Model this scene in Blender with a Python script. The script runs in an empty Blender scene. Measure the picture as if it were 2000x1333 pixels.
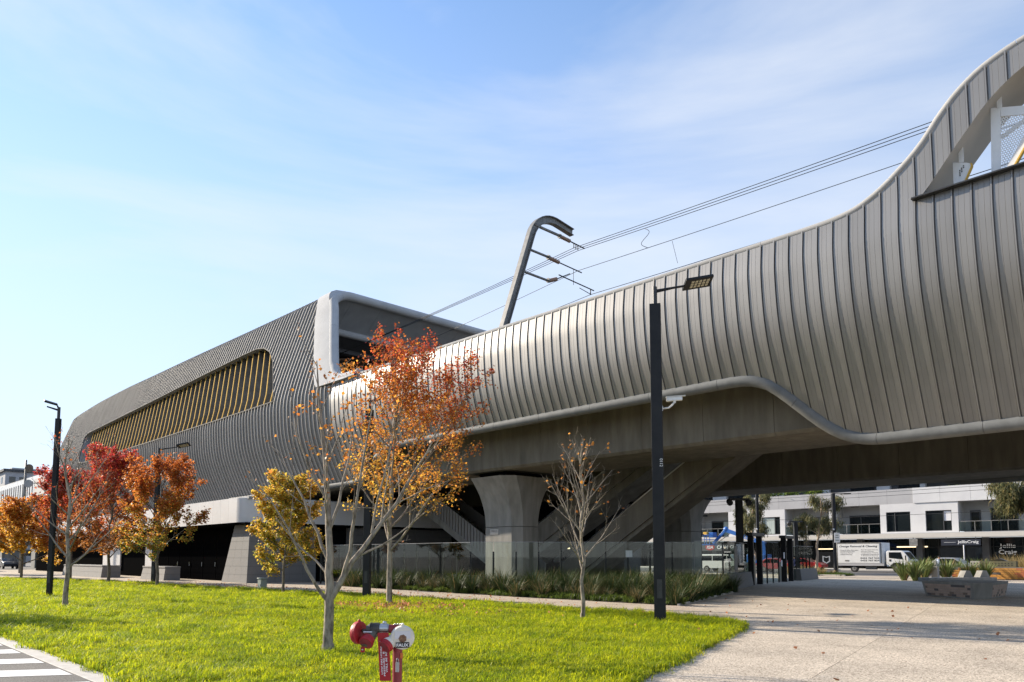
import bpy, bmesh, math, random
import numpy as np
from mathutils import Vector, Matrix

R = math.radians
SC = bpy.context.scene
COL = SC.collection

# ------------------------------------------------------------------ camera
# world: x runs along the viaduct (to the right), y away from the camera across it, z up
cam_d = bpy.data.cameras.new('camera')
cam = bpy.data.objects.new('camera', cam_d)
COL.objects.link(cam)
cam.location = (0, 0, 1.6)
cam.rotation_euler = (R(90 + 4.9), 0, R(46.0))
cam_d.sensor_width = 36.0
cam_d.lens = 36.0 * 1450 / 2000
cam_d.shift_y = (964 - 666.5) / 2000
cam_d.clip_start = 0.05
cam_d.clip_end = 6000
SC.camera = cam

# ------------------------------------------------------------------ sky, sun, exposure
SUN_EL = R(25.0)
SUN_H = Vector((-0.957, -0.29, 0)).normalized()      # horizontal direction towards the sun
SUN_V = Vector((SUN_H.x * math.cos(SUN_EL), SUN_H.y * math.cos(SUN_EL), math.sin(SUN_EL)))
world = bpy.data.worlds.new('World')
SC.world = world
world.use_nodes = True
wn, wl = world.node_tree.nodes, world.node_tree.links
wn.clear()
w_out = wn.new('ShaderNodeOutputWorld')
w_bg = wn.new('ShaderNodeBackground')
w_sky = wn.new('ShaderNodeTexSky')
w_sky.sky_type = 'NISHITA'
w_sky.sun_disc = False
w_sky.sun_elevation = SUN_EL
w_sky.sun_rotation = math.atan2(SUN_H.x, SUN_H.y)
w_sky.air_density = 1.0
w_sky.dust_density = 0.0
w_sky.ozone_density = 3.0
w_sky.altitude = 50
w_bg.inputs['Strength'].default_value = 0.15
# thin high cloud: stretched noise in sky directions, mixed over the blue
w_tc = wn.new('ShaderNodeTexCoord')
w_map = wn.new('ShaderNodeMapping')
w_map.inputs['Scale'].default_value = (0.9, 0.9, 3.2)
w_map.inputs['Rotation'].default_value = (R(14), R(-10), R(30))
w_n1 = wn.new('ShaderNodeTexNoise')
w_n1.inputs['Scale'].default_value = 1.25
w_n1.inputs['Detail'].default_value = 7
w_n1.inputs['Roughness'].default_value = 0.55
w_n1.inputs['Distortion'].default_value = 0.6
w_r1 = wn.new('ShaderNodeValToRGB')
w_r1.color_ramp.elements[0].position = 0.47
w_r1.color_ramp.elements[0].color = (0.0, 0.0, 0.0, 1)
w_r1.color_ramp.elements[1].position = 0.74
w_r1.color_ramp.elements[1].color = (0.78, 0.78, 0.78, 1)
w_mix = wn.new('ShaderNodeMixRGB')
w_mix.inputs['Color2'].default_value = (2.75, 2.98, 3.42, 1)
wl.new(w_tc.outputs['Generated'], w_map.inputs['Vector'])
wl.new(w_map.outputs['Vector'], w_n1.inputs['Vector'])
wl.new(w_n1.outputs['Fac'], w_r1.inputs['Fac'])
# thicker pale haze towards the horizon, all round
w_sep = wn.new('ShaderNodeSeparateXYZ')
w_mr = wn.new('ShaderNodeMapRange')
w_mr.interpolation_type = 'SMOOTHSTEP'
w_mr.inputs['From Min'].default_value = 0.0
w_mr.inputs['From Max'].default_value = 0.75
w_mr.inputs['To Min'].default_value = 0.88
w_mr.inputs['To Max'].default_value = 0.0
w_wisp = wn.new('ShaderNodeMixRGB')
w_wisp.inputs['Color2'].default_value = (3.25, 3.4, 3.65, 1)
wl.new(w_tc.outputs['Generated'], w_sep.inputs['Vector'])
wl.new(w_sep.outputs['Z'], w_mr.inputs['Value'])
wl.new(w_mr.outputs['Result'], w_mix.inputs['Fac'])
wl.new(w_r1.outputs['Color'], w_wisp.inputs['Fac'])
wl.new(w_mix.outputs['Color'], w_wisp.inputs['Color1'])
wl.new(w_sky.outputs['Color'], w_mix.inputs['Color1'])
wl.new(w_wisp.outputs['Color'], w_bg.inputs['Color'])
wl.new(w_bg.outputs['Background'], w_out.inputs['Surface'])

sun_d = bpy.data.lights.new('sun', 'SUN')
sun_d.energy = 5.0
sun_d.angle = R(0.55)
sun_d.color = (1.0, 0.88, 0.72)
sun = bpy.data.objects.new('sun', sun_d)
COL.objects.link(sun)
sun.location = (-60, -20, 40)
sun.rotation_euler = (-SUN_V).to_track_quat('-Z', 'Y').to_euler()

SC.view_settings.view_transform = 'Standard'
SC.view_settings.look = 'None'
SC.view_settings.exposure = 0.92
SC.view_settings.gamma = 1.0
SC.view_settings.use_curve_mapping = False
SC.render.engine = 'CYCLES'
SC.cycles.use_denoising = True
SC.cycles.max_bounces = 8
SC.cycles.diffuse_bounces = 3
SC.cycles.glossy_bounces = 3
SC.cycles.transmission_bounces = 6
SC.cycles.transparent_max_bounces = 12
SC.cycles.caustics_reflective = False
SC.cycles.caustics_refractive = False

# ------------------------------------------------------------------ materials
def mat(name, c1, c2=None, scale=4.0, rough=0.6, metal=0.0, bump=0.0, bscale=None, detail=5, spec=0.5,
        stretch=None, contrast=(0.35, 0.65), coat=0.0, rvar=0.0):
    m = bpy.data.materials.new(name)
    m.use_nodes = True
    nt = m.node_tree
    b = nt.nodes['Principled BSDF']
    b.inputs['Roughness'].default_value = rough
    b.inputs['Metallic'].default_value = metal
    b.inputs['Specular IOR Level'].default_value = spec
    b.inputs['Coat Weight'].default_value = coat
    c1 = tuple(c1) + (1,)
    b.inputs['Base Color'].default_value = c1
    if c2 is None and not bump:
        return m
    tc = nt.nodes.new('ShaderNodeTexCoord')
    mp = nt.nodes.new('ShaderNodeMapping')
    if stretch:
        mp.inputs['Scale'].default_value = stretch
    nt.links.new(tc.outputs['Object'], mp.inputs['Vector'])
    if c2 is not None:
        n = nt.nodes.new('ShaderNodeTexNoise')
        n.inputs['Scale'].default_value = scale
        n.inputs['Detail'].default_value = detail
        n.inputs['Roughness'].default_value = 0.6
        r = nt.nodes.new('ShaderNodeValToRGB')
        r.color_ramp.elements[0].position = contrast[0]
        r.color_ramp.elements[1].position = contrast[1]
        r.color_ramp.elements[0].color = c1
        r.color_ramp.elements[1].color = tuple(c2) + (1,)
        nt.links.new(mp.outputs['Vector'], n.inputs['Vector'])
        nt.links.new(n.outputs['Fac'], r.inputs['Fac'])
        nt.links.new(r.outputs['Color'], b.inputs['Base Color'])
        if rvar:
            mr = nt.nodes.new('ShaderNodeMapRange')
            mr.inputs['To Min'].default_value = max(0.02, rough - rvar)
            mr.inputs['To Max'].default_value = min(1, rough + rvar)
            nt.links.new(n.outputs['Fac'], mr.inputs['Value'])
            nt.links.new(mr.outputs['Result'], b.inputs['Roughness'])
    if bump:
        n2 = nt.nodes.new('ShaderNodeTexNoise')
        n2.inputs['Scale'].default_value = bscale or scale * 6
        n2.inputs['Detail'].default_value = 4
        bp = nt.nodes.new('ShaderNodeBump')
        bp.inputs['Strength'].default_value = bump
        bp.inputs['Distance'].default_value = 0.02
        nt.links.new(mp.outputs['Vector'], n2.inputs['Vector'])
        nt.links.new(n2.outputs['Fac'], bp.inputs['Height'])
        nt.links.new(bp.outputs['Normal'], b.inputs['Normal'])
    return m

def speckle_mat(name, base, dark, light, cell, rough=0.85, patch=(0.8, 1.15), bump=0.4):
    """exposed aggregate / gravel / asphalt: small stones of mixed tone in a matrix, with broad soft patches"""
    m = bpy.data.materials.new(name)
    m.use_nodes = True
    nt = m.node_tree
    N, L = nt.nodes.new, nt.links.new
    b = nt.nodes['Principled BSDF']
    b.inputs['Roughness'].default_value = rough
    b.inputs['Specular IOR Level'].default_value = 0.3
    tc = N('ShaderNodeTexCoord')
    v = N('ShaderNodeTexVoronoi'); v.inputs['Scale'].default_value = 1.0 / cell
    L(tc.outputs['Object'], v.inputs['Vector'])
    sep = N('ShaderNodeSeparateColor'); L(v.outputs['Color'], sep.inputs['Color'])
    r = N('ShaderNodeValToRGB')
    e = r.color_ramp.elements
    e[0].position = 0.0; e[0].color = tuple(dark) + (1,)
    e[1].position = 1.0; e[1].color = tuple(light) + (1,)
    e2 = r.color_ramp.elements.new(0.5); e2.color = tuple(base) + (1,)
    L(sep.outputs['Red'], r.inputs['Fac'])
    n = N('ShaderNodeTexNoise'); n.inputs['Scale'].default_value = 0.55; n.inputs['Detail'].default_value = 6
    L(tc.outputs['Object'], n.inputs['Vector'])
    mr = N('ShaderNodeMapRange'); mr.inputs['From Min'].default_value = 0.3; mr.inputs['From Max'].default_value = 0.7
    mr.inputs['To Min'].default_value = patch[0]; mr.inputs['To Max'].default_value = patch[1]
    L(n.outputs['Fac'], mr.inputs['Value'])
    mx = N('ShaderNodeVectorMath'); mx.operation = 'SCALE'
    L(r.outputs['Color'], mx.inputs[0]); L(mr.outputs['Result'], mx.inputs['Scale'])
    L(mx.outputs['Vector'], b.inputs['Base Color'])
    bp = N('ShaderNodeBump'); bp.inputs['Strength'].default_value = bump; bp.inputs['Distance'].default_value = cell * 0.4
    L(v.outputs['Distance'], bp.inputs['Height']); bp.invert = True
    L(bp.outputs['Normal'], b.inputs['Normal'])
    return m

def leaf_mat(name, trans=0.52, rough=0.5, attr='tint'):
    m = bpy.data.materials.new(name)
    m.use_nodes = True
    nt = m.node_tree
    N, L = nt.nodes.new, nt.links.new
    b = nt.nodes['Principled BSDF']
    out = nt.nodes['Material Output']
    b.inputs['Roughness'].default_value = rough
    b.inputs['Specular IOR Level'].default_value = 0.35
    a = N('ShaderNodeAttribute'); a.attribute_name = attr
    t = N('ShaderNodeBsdfTranslucent')
    mx = N('ShaderNodeMixShader'); mx.inputs['Fac'].default_value = trans
    L(a.outputs['Color'], b.inputs['Base Color'])
    hs = N('ShaderNodeHueSaturation'); hs.inputs['Saturation'].default_value = 1.0; hs.inputs['Value'].default_value = 1.55
    L(a.outputs['Color'], hs.inputs['Color'])
    L(hs.outputs['Color'], t.inputs['Color'])
    L(b.outputs['BSDF'], mx.inputs[1]); L(t.outputs['BSDF'], mx.inputs[2])
    L(mx.outputs['Shader'], out.inputs['Surface'])
    return m

def glass_mat(name, tint=(0.9, 0.95, 0.93), rough=0.02, alpha=0.2):
    """thin sheet glass: mostly see-through, with a Fresnel reflection of the surroundings"""
    m = bpy.data.materials.new(name)
    m.use_nodes = True
    nt = m.node_tree
    N, L = nt.nodes.new, nt.links.new
    out = nt.nodes['Material Output']
    nt.nodes.remove(nt.nodes['Principled BSDF'])
    tr = N('ShaderNodeBsdfTransparent'); tr.inputs['Color'].default_value = tuple(tint) + (1,)
    gl = N('ShaderNodeBsdfGlossy'); gl.inputs['Roughness'].default_value = rough
    lw = N('ShaderNodeLayerWeight'); lw.inputs['Blend'].default_value = 0.5      # Schlick reflection, the same from both sides
    pw = N('ShaderNodeMath'); pw.operation = 'POWER'; pw.inputs[1].default_value = 5.0
    ad = N('ShaderNodeMath'); ad.operation = 'MULTIPLY_ADD'; ad.inputs[1].default_value = 0.7; ad.inputs[2].default_value = 0.025 + alpha
    mx = N('ShaderNodeMixShader')
    L(lw.outputs['Facing'], pw.inputs[0]); L(pw.outputs['Value'], ad.inputs[0]); L(ad.outputs['Value'], mx.inputs['Fac'])
    L(tr.outputs['BSDF'], mx.inputs[1]); L(gl.outputs['BSDF'], mx.inputs[2])
    L(mx.outputs['Shader'], out.inputs['Surface'])
    return m

def emit_mat(name, c, s):
    m = bpy.data.materials.new(name)
    m.use_nodes = True
    b = m.node_tree.nodes['Principled BSDF']
    b.inputs['Base Color'].default_value = tuple(c) + (1,)
    b.inputs['Emission Color'].default_value = tuple(c) + (1,)
    b.inputs['Emission Strength'].default_value = s
    return m

M = {}
M['zinc'] = mat('zinc_cladding', (0.262, 0.254, 0.243), (0.288, 0.28, 0.268), scale=0.5, rough=0.47, metal=0.60, spec=0.2, stretch=(1, 1, 0.3))
M['zinc_dark'] = mat('zinc_cladding_dark', (0.27, 0.262, 0.25), (0.315, 0.305, 0.29), scale=1.3, rough=0.65, metal=0.15, spec=0.2, stretch=(3, 1, 0.25))
M['window_trim'] = mat('window_trim', (0.16, 0.155, 0.145), rough=0.8, spec=0.1)
M['zinc_tube'] = mat('grey_painted_tube', (0.135, 0.14, 0.138), (0.17, 0.175, 0.172), scale=2.5, rough=0.7, spec=0.2)
M['cap_cream'] = mat('cream_cap_metal', (0.34, 0.335, 0.32), (0.39, 0.38, 0.365), scale=1.5, rough=0.75, spec=0.15)
M['frame_white'] = mat('pale_frame_panel', (0.40, 0.405, 0.41), (0.45, 0.455, 0.46), scale=0.9, rough=0.8, spec=0.1)
M['soffit_grey'] = mat('grey_soffit_panel', (0.28, 0.29, 0.30), (0.33, 0.34, 0.35), scale=1.2, rough=0.6)
M['dark_metal'] = mat('dark_metal', (0.028, 0.029, 0.031), (0.045, 0.046, 0.048), scale=3, rough=0.45, metal=0.2)
M['black_post'] = mat('black_powder_coat', (0.013, 0.014, 0.016), (0.022, 0.023, 0.025), scale=2.2, rough=0.45, spec=0.22, rvar=0.06)
M['dark_ceiling'] = mat('dark_ceiling', (0.055, 0.055, 0.06), (0.075, 0.075, 0.08), scale=1, rough=0.7)
M['timber'] = mat('brown_ceiling_board', (0.20, 0.095, 0.045), (0.29, 0.15, 0.075), scale=3, rough=0.55, stretch=(6, 1, 1))
M['gold'] = mat('gold_fin_edge', (0.66, 0.40, 0.08), (0.74, 0.47, 0.11), scale=3, rough=0.8, spec=0.08)
M['fin'] = mat('grey_fin', (0.12, 0.115, 0.10), (0.17, 0.16, 0.14), scale=1.4, rough=0.75, spec=0.2)
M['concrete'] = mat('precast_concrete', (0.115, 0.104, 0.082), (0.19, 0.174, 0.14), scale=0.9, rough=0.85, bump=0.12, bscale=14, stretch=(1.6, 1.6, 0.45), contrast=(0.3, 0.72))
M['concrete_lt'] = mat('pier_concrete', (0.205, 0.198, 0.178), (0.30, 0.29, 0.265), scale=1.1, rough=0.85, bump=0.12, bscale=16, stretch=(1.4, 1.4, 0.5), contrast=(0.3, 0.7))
M['granite'] = mat('granite_block', (0.16, 0.155, 0.15), (0.23, 0.225, 0.215), scale=60, rough=0.7, detail=3)
M['granite_dk'] = mat('granite_block_dark', (0.11, 0.108, 0.105), (0.16, 0.157, 0.15), scale=55, rough=0.7, detail=3)
M['mortar'] = mat('mortar', (0.22, 0.21, 0.19), (0.30, 0.285, 0.26), scale=20, rough=0.9)
M['canopy'] = mat('white_canopy_panel', (0.60, 0.585, 0.57), (0.66, 0.645, 0.63), scale=0.7, rough=0.45)
M['black_slat'] = mat('black_slat', (0.004, 0.004, 0.0045), (0.007, 0.007, 0.0075), scale=3, rough=1.0, spec=0.0)
M['void'] = mat('dark_interior', (0.007, 0.007, 0.007), rough=1.0, spec=0.0)
M['glass'] = glass_mat('fence_glass', tint=(0.86, 0.91, 0.88), alpha=0.012)
M['glass_dark'] = mat('window_glass', (0.012, 0.016, 0.018), rough=0.06, spec=0.8)
M['steel'] = mat('galvanised_steel', (0.16, 0.158, 0.15), (0.25, 0.246, 0.235), scale=5, rough=0.6, metal=0.25)
M['stainless'] = mat('stainless_steel', (0.5, 0.5, 0.5), rough=0.28, metal=0.95)
M['porcelain'] = mat('brown_insulator', (0.26, 0.15, 0.10), (0.36, 0.24, 0.17), scale=8, rough=0.35)
M['wire'] = mat('wire', (0.05, 0.048, 0.045), rough=0.5, metal=0.5)
M['white_paint'] = mat('white_paint', (0.78, 0.78, 0.77), (0.70, 0.70, 0.68), scale=2, rough=0.4)
M['road_white'] = mat('road_marking', (0.70, 0.69, 0.66), (0.52, 0.51, 0.48), scale=5, rough=0.75, contrast=(0.5, 0.75))
M['asphalt'] = speckle_mat('asphalt', (0.105, 0.098, 0.09), (0.06, 0.057, 0.053), (0.18, 0.168, 0.15), 0.011)
M['road_far'] = mat('road_asphalt', (0.085, 0.082, 0.078), (0.11, 0.106, 0.10), scale=1.2, rough=0.85)
M['aggregate'] = speckle_mat('exposed_aggregate', (0.50, 0.425, 0.335), (0.18, 0.148, 0.11), (0.74, 0.645, 0.52), 0.017, patch=(0.74, 1.14))
M['gravel'] = speckle_mat('compacted_gravel', (0.44, 0.365, 0.275), (0.26, 0.21, 0.155), (0.56, 0.485, 0.385), 0.014, patch=(0.85, 1.1))
M['kerb'] = mat('kerb_concrete', (0.40, 0.375, 0.335), (0.50, 0.475, 0.43), scale=6, rough=0.85, bump=0.15)
M['soil'] = mat('garden_soil', (0.05, 0.038, 0.026), (0.09, 0.07, 0.045), scale=9, rough=0.95, bump=0.4)
M['lawn'] = mat('lawn_ground', (0.07, 0.10, 0.012), (0.11, 0.15, 0.02), scale=3.0, rough=0.95, bump=0.5, bscale=30)
M['bark'] = mat('pale_bark', (0.095, 0.078, 0.06), (0.34, 0.29, 0.23), scale=11, rough=0.9, bump=0.6, bscale=34, stretch=(1, 1, 0.45), contrast=(0.30, 0.56), spec=0.2)
M['bark_dk'] = mat('grey_bark', (0.10, 0.08, 0.062), (0.18, 0.15, 0.118), scale=7, rough=0.9, bump=0.3, bscale=40)
M['bark_euc'] = mat('gum_bark', (0.30, 0.22, 0.15), (0.45, 0.36, 0.27), scale=3, rough=0.8, stretch=(1, 1, 0.3))
M['leaf'] = leaf_mat('autumn_leaf')
M['strap'] = leaf_mat('strappy_leaf', trans=0.12, rough=0.6)
M['grass'] = leaf_mat('grass_blade', trans=0.5, rough=0.5)
M['red'] = mat('red_enamel', (0.40, 0.012, 0.016), (0.27, 0.016, 0.016), scale=16, rough=0.5, contrast=(0.45, 0.75), bump=0.15, bscale=90)
M['red_dk'] = mat('faded_maroon_enamel', (0.22, 0.018, 0.022), (0.30, 0.05, 0.05), scale=14, rough=0.5, contrast=(0.4, 0.75))
M['cap_white'] = mat('ivory_plastic', (0.74, 0.70, 0.60), (0.68, 0.63, 0.52), scale=7, rough=0.45)
M['brass'] = mat('bronze_casting', (0.065, 0.06, 0.055), (0.11, 0.10, 0.085), scale=12, rough=0.5, metal=0.35)
M['orange'] = mat('orange_tag', (0.62, 0.16, 0.03), rough=0.5)
M['black'] = mat('black_print', (0.008, 0.008, 0.008), rough=0.5)
M['white'] = mat('white_print', (0.82, 0.82, 0.81), rough=0.5)
M['paper'] = mat('sticker', (0.66, 0.66, 0.68), rough=0.5)
M['rubber'] = mat('rubber', (0.015, 0.015, 0.016), rough=0.8)
M['lift_blue'] = mat('blue_paint', (0.02, 0.12, 0.42), (0.025, 0.14, 0.46), scale=3, rough=0.4)
M['box_green'] = mat('grey_green_paint', (0.22, 0.25, 0.22), (0.26, 0.29, 0.26), scale=4, rough=0.5)
M['render_lt'] = mat('pale_render', (0.56, 0.56, 0.57), (0.62, 0.62, 0.62), scale=0.5, rough=0.8)
M['render_gr'] = mat('grey_render', (0.36, 0.36, 0.37), (0.41, 0.41, 0.42), scale=0.5, rough=0.8)
M['recess'] = mat('recess_wall', (0.30, 0.30, 0.30), (0.34, 0.34, 0.335), scale=0.6, rough=0.85)
M['charcoal'] = mat('charcoal_panel', (0.045, 0.047, 0.052), (0.06, 0.062, 0.066), scale=1, rough=0.6)
M['navy'] = mat('navy_sign', (0.018, 0.022, 0.035), rough=0.45)
M['curtain'] = mat('curtain', (0.30, 0.36, 0.34), (0.42, 0.47, 0.45), scale=1.0, rough=0.9, stretch=(9, 9, 0.2))
M['beige'] = mat('beige_awning', (0.50, 0.475, 0.43), (0.54, 0.515, 0.47), scale=0.6, rough=0.6)
M['lamp_lit'] = emit_mat('lit_lamp', (1.0, 0.78, 0.48), 1.1)
M['tube_lit'] = emit_mat('lit_tube', (1.0, 0.93, 0.82), 3.5)
M['skin'] = mat('skin', (0.50, 0.30, 0.21), rough=0.6)
M['shirt'] = mat('blue_shirt', (0.34, 0.42, 0.58), rough=0.85)
M['jean'] = mat('dark_trousers', (0.03, 0.035, 0.05), rough=0.85)
M['hair'] = mat('dark_hair', (0.015, 0.012, 0.01), rough=0.7)
M['olive'] = mat('olive_metal', (0.085, 0.08, 0.045), (0.12, 0.112, 0.065), scale=8, rough=0.6)

def sheet_variation(m, amount=0.14, streak=0.95):
    """every sheet its own slight tone, with faint vertical rain streaks"""
    nt = m.node_tree; N, L = nt.nodes.new, nt.links.new
    b = nt.nodes['Principled BSDF']; src = b.inputs['Base Color'].links[0].from_socket
    oi = N('ShaderNodeObjectInfo'); tc = N('ShaderNodeTexCoord'); mp = N('ShaderNodeMapping'); mp.inputs['Scale'].default_value = (3.5, 3.5, 0.35)
    nz = N('ShaderNodeTexNoise'); nz.inputs['Scale'].default_value = 1.0; nz.inputs['Detail'].default_value = 6
    L(tc.outputs['Object'], mp.inputs['Vector']); L(mp.outputs['Vector'], nz.inputs['Vector'])
    mr = N('ShaderNodeMapRange'); mr.inputs['To Min'].default_value = 1 - amount / 2; mr.inputs['To Max'].default_value = 1 + amount / 2
    m2 = N('ShaderNodeMapRange'); m2.inputs['From Min'].default_value = 0.35; m2.inputs['From Max'].default_value = 0.62; m2.inputs['To Min'].default_value = streak; m2.inputs['To Max'].default_value = 1.03
    L(oi.outputs['Random'], mr.inputs['Value']); L(nz.outputs['Fac'], m2.inputs['Value'])
    mu = N('ShaderNodeMath'); mu.operation = 'MULTIPLY'; L(mr.outputs['Result'], mu.inputs[0]); L(m2.outputs['Result'], mu.inputs[1])
    vm = N('ShaderNodeVectorMath'); vm.operation = 'SCALE'; L(src, vm.inputs[0]); L(mu.outputs['Value'], vm.inputs['Scale'])
    L(vm.outputs['Vector'], b.inputs['Base Color'])
for k_ in ('zinc', 'zinc_dark', 'concrete', 'concrete_lt'):
    sheet_variation(M[k_], 0.12 if 'zinc' in k_ else 0.10, 0.965 if 'zinc' in k_ else 0.82)

# ------------------------------------------------------------------ mesh helpers
class MB:
    def __init__(s):
        s.v, s.f = [], []
    def add(s, vs, fs):
        o = len(s.v)
        s.v += [tuple(p) for p in vs]
        s.f += [tuple(i + o for i in f) for f in fs]
        return s
    def box(s, x0, x1, y0, y1, z0, z1):
        if x1 < x0: x0, x1 = x1, x0
        if y1 < y0: y0, y1 = y1, y0
        return s.add([(x0, y0, z0), (x1, y0, z0), (x1, y1, z0), (x0, y1, z0), (x0, y0, z1), (x1, y0, z1), (x1, y1, z1), (x0, y1, z1)],
                     [(3, 2, 1, 0), (4, 5, 6, 7), (0, 1, 5, 4), (1, 2, 6, 5), (2, 3, 7, 6), (3, 0, 4, 7)])
    def obox(s, c, ax, ay, az):
        """box from a centre and three half-axis vectors"""
        c, ax, ay, az = Vector(c), Vector(ax), Vector(ay), Vector(az)
        vs = [c + ax * i + ay * j + az * k for k in (-1, 1) for (i, j) in ((-1, -1), (1, -1), (1, 1), (-1, 1))]
        return s.add(vs, [(3, 2, 1, 0), (4, 5, 6, 7), (0, 1, 5, 4), (1, 2, 6, 5), (2, 3, 7, 6), (3, 0, 4, 7)])
    def bar(s, a, b, w, h, up=(0, 0, 1)):
        a, b = Vector(a), Vector(b)
        d = (b - a); l = d.length; d.normalize()
        u = Vector(up)
        r = d.cross(u)
        if r.length < 1e-4: r = d.cross(Vector((1, 0, 0)))
        r.normalize(); u = r.cross(d)
        return s.obox((a + b) / 2, d * l / 2, r * w / 2, u * h / 2)
    def prism(s, poly, z0, z1, top=None):
        """vertical prism from an xy polygon (counter-clockwise); top = other polygon for a taper"""
        n = len(poly); top = top or poly
        vs = [(p[0], p[1], z0) for p in poly] + [(p[0], p[1], z1) for p in top]
        fs = [tuple(range(n - 1, -1, -1)), tuple(range(n, 2 * n))] + [(i, (i + 1) % n, n + (i + 1) % n, n + i) for i in range(n)]
        return s.add(vs, fs)
    def extr(s, poly, vec):
        """extrude a planar 3D polygon along vec"""
        n = len(poly); vec = Vector(vec)
        vs = [Vector(p) for p in poly] + [Vector(p) + vec for p in poly]
        fs = [tuple(range(n - 1, -1, -1)), tuple(range(n, 2 * n))] + [(i, (i + 1) % n, n + (i + 1) % n, n + i) for i in range(n)]
        return s.add(vs, fs)
    def tube(s, pts, rad, sides=8, cap=True, ref=(0, 0, 1)):
        pts = [Vector(p) for p in pts]
        n = len(pts)
        rad = rad if isinstance(rad, (list, tuple)) else [rad] * n
        o = len(s.v)
        u = None
        for i, p in enumerate(pts):
            d = (pts[min(i + 1, n - 1)] - pts[max(i - 1, 0)])
            if d.length < 1e-7: d = Vector((0, 0, 1))
            d.normalize()
            if u is None:
                u = d.cross(Vector(ref))
                if u.length < 1e-3: u = d.cross(Vector((1, 0, 0)))
            else:
                u = u - d * u.dot(d)
                if u.length < 1e-4: u = d.cross(Vector((1, 0, 0)))
            u.normalize(); w = d.cross(u)
            for k in range(sides):
                a = 2 * math.pi * k / sides
                s.v.append(tuple(p + (u * math.cos(a) + w * math.sin(a)) * rad[i]))
        for i in range(n - 1):
            for k in range(sides):
                a = o + i * sides + k; b = o + i * sides + (k + 1) % sides
                s.f.append((a, b, b + sides, a + sides))
        if cap:
            s.f.append(tuple(o + k for k in range(sides - 1, -1, -1)))
            s.f.append(tuple(o + (n - 1) * sides + k for k in range(sides)))
        return s
    def cyl(s, a, b, r, sides=16, r2=None):
        return s.tube([a, b], [r, r if r2 is None else r2], sides)
    def grid(s, rows, close=False):
        """quads through equally long rows of points"""
        o = len(s.v); m = len(rows[0])
        for r_ in rows: s.v += [tuple(p) for p in r_]
        for i in range(len(rows) - 1):
            for k in range(m if close else m - 1):
                a = o + i * m + k; b = o + i * m + (k + 1) % m
                s.f.append((a, b, b + m, a + m))
        return s
    def sphere(s, c, r, seg=12, rings=8, sq=(1, 1, 1)):
        c = Vector(c)
        rows = []
        for i in range(rings + 1):
            t = math.pi * i / rings
            rr = max(math.sin(t), 0.001)
            rows.append([(c.x + r * sq[0] * rr * math.cos(2 * math.pi * k / seg), c.y + r * sq[1] * rr * math.sin(2 * math.pi * k / seg), c.z - r * sq[2] * math.cos(t)) for k in range(seg)])
        return s.grid(rows, close=True)
    def mesh(s, name):
        me = bpy.data.meshes.new(name)
        me.from_pydata(s.v, [], s.f)
        me.validate()
        return me
    def build(s, name, m, parent=None, smooth=False, bevel=0.0, seg=2, auto=None):
        me = s.mesh(name)
        me.materials.append(M[m] if isinstance(m, str) else m)
        if smooth:
            me.shade_smooth()
            if auto: me.set_sharp_from_angle(angle=R(auto))
        return link(name, me, parent, bevel, seg)

def link(name, me, parent=None, bevel=0.0, seg=2):
    o = bpy.data.objects.new(name, me)
    COL.objects.link(o)
    if parent is not None:
        o.parent = parent
        o.matrix_parent_inverse = Matrix.Translation(-Vector(parent.location)) if parent.parent is None else Matrix()
    if bevel:
        b = o.modifiers.new('bevel', 'BEVEL'); b.width = bevel; b.segments = seg; b.limit_method = 'ANGLE'; b.angle_limit = R(40)
    return o

# parts are modelled in world coordinates; only the root Empty carries a location
def tag(o, label=None, cat=None, group=None, kind=None):
    if label: o['label'] = label
    if cat: o['category'] = cat
    if group: o['group'] = group
    if kind: o['kind'] = kind
    return o

def thing(name, label, cat, loc=(0, 0, 0), group=None):
    o = bpy.data.objects.new(name, None)
    o.empty_display_size = 0.3
    o.location = loc
    COL.objects.link(o)
    return tag(o, label, cat, group)

def copy_tree(o, parent=None):
    c = o.copy(); COL.objects.link(c)
    if parent is not None: c.parent = parent
    for ch in [k for k in o.children]:
        copy_tree(ch, c)
    return c

def struct(o):
    o['kind'] = 'structure'
    return o

def text(body, m, parent, origin, right, up, height=None, width=None, bold=0.0, shear=0.0, thick=0.003, name='lettering', align='CENTER', spacing=1.0):
    """flat lettering as a thin mesh: origin = centre of the word, right/up = unit vectors of its plane"""
    cu = bpy.data.curves.new('t', 'FONT')
    cu.body = body; cu.align_x = 'LEFT'; cu.offset = bold; cu.shear = shear; cu.space_character = spacing
    cu.resolution_u = 3
    ob = bpy.data.objects.new('t', cu)
    COL.objects.link(ob)
    me = bpy.data.meshes.new_from_object(ob)
    bpy.data.objects.remove(ob); bpy.data.curves.remove(cu)
    n = len(me.vertices)
    co = np.empty(n * 3); me.vertices.foreach_get('co', co); co = co.reshape(-1, 3)
    x0, x1 = co[:, 0].min(), co[:, 0].max(); y0, y1 = co[:, 1].min(), co[:, 1].max()
    sy = height / (y1 - y0) if height else None
    sx = width / (x1 - x0) if width else sy
    if sy is None: sy = sx
    right, up = Vector(right).normalized(), Vector(up).normalized()
    nrm = right.cross(up)
    cx = {'CENTER': (x0 + x1) / 2, 'LEFT': x0, 'RIGHT': x1}[align]
    A = (co[:, 0] - cx) * sx; B = (co[:, 1] - (y0 + y1) / 2) * sy
    P = np.array(origin)[None] + A[:, None] * np.array(right)[None] + B[:, None] * np.array(up)[None] + np.array(nrm)[None] * thick
    me.vertices.foreach_set('co', P.ravel())
    me.materials.clear(); me.materials.append(M[m])
    me.update()
    return link(name, me, parent)

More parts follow.
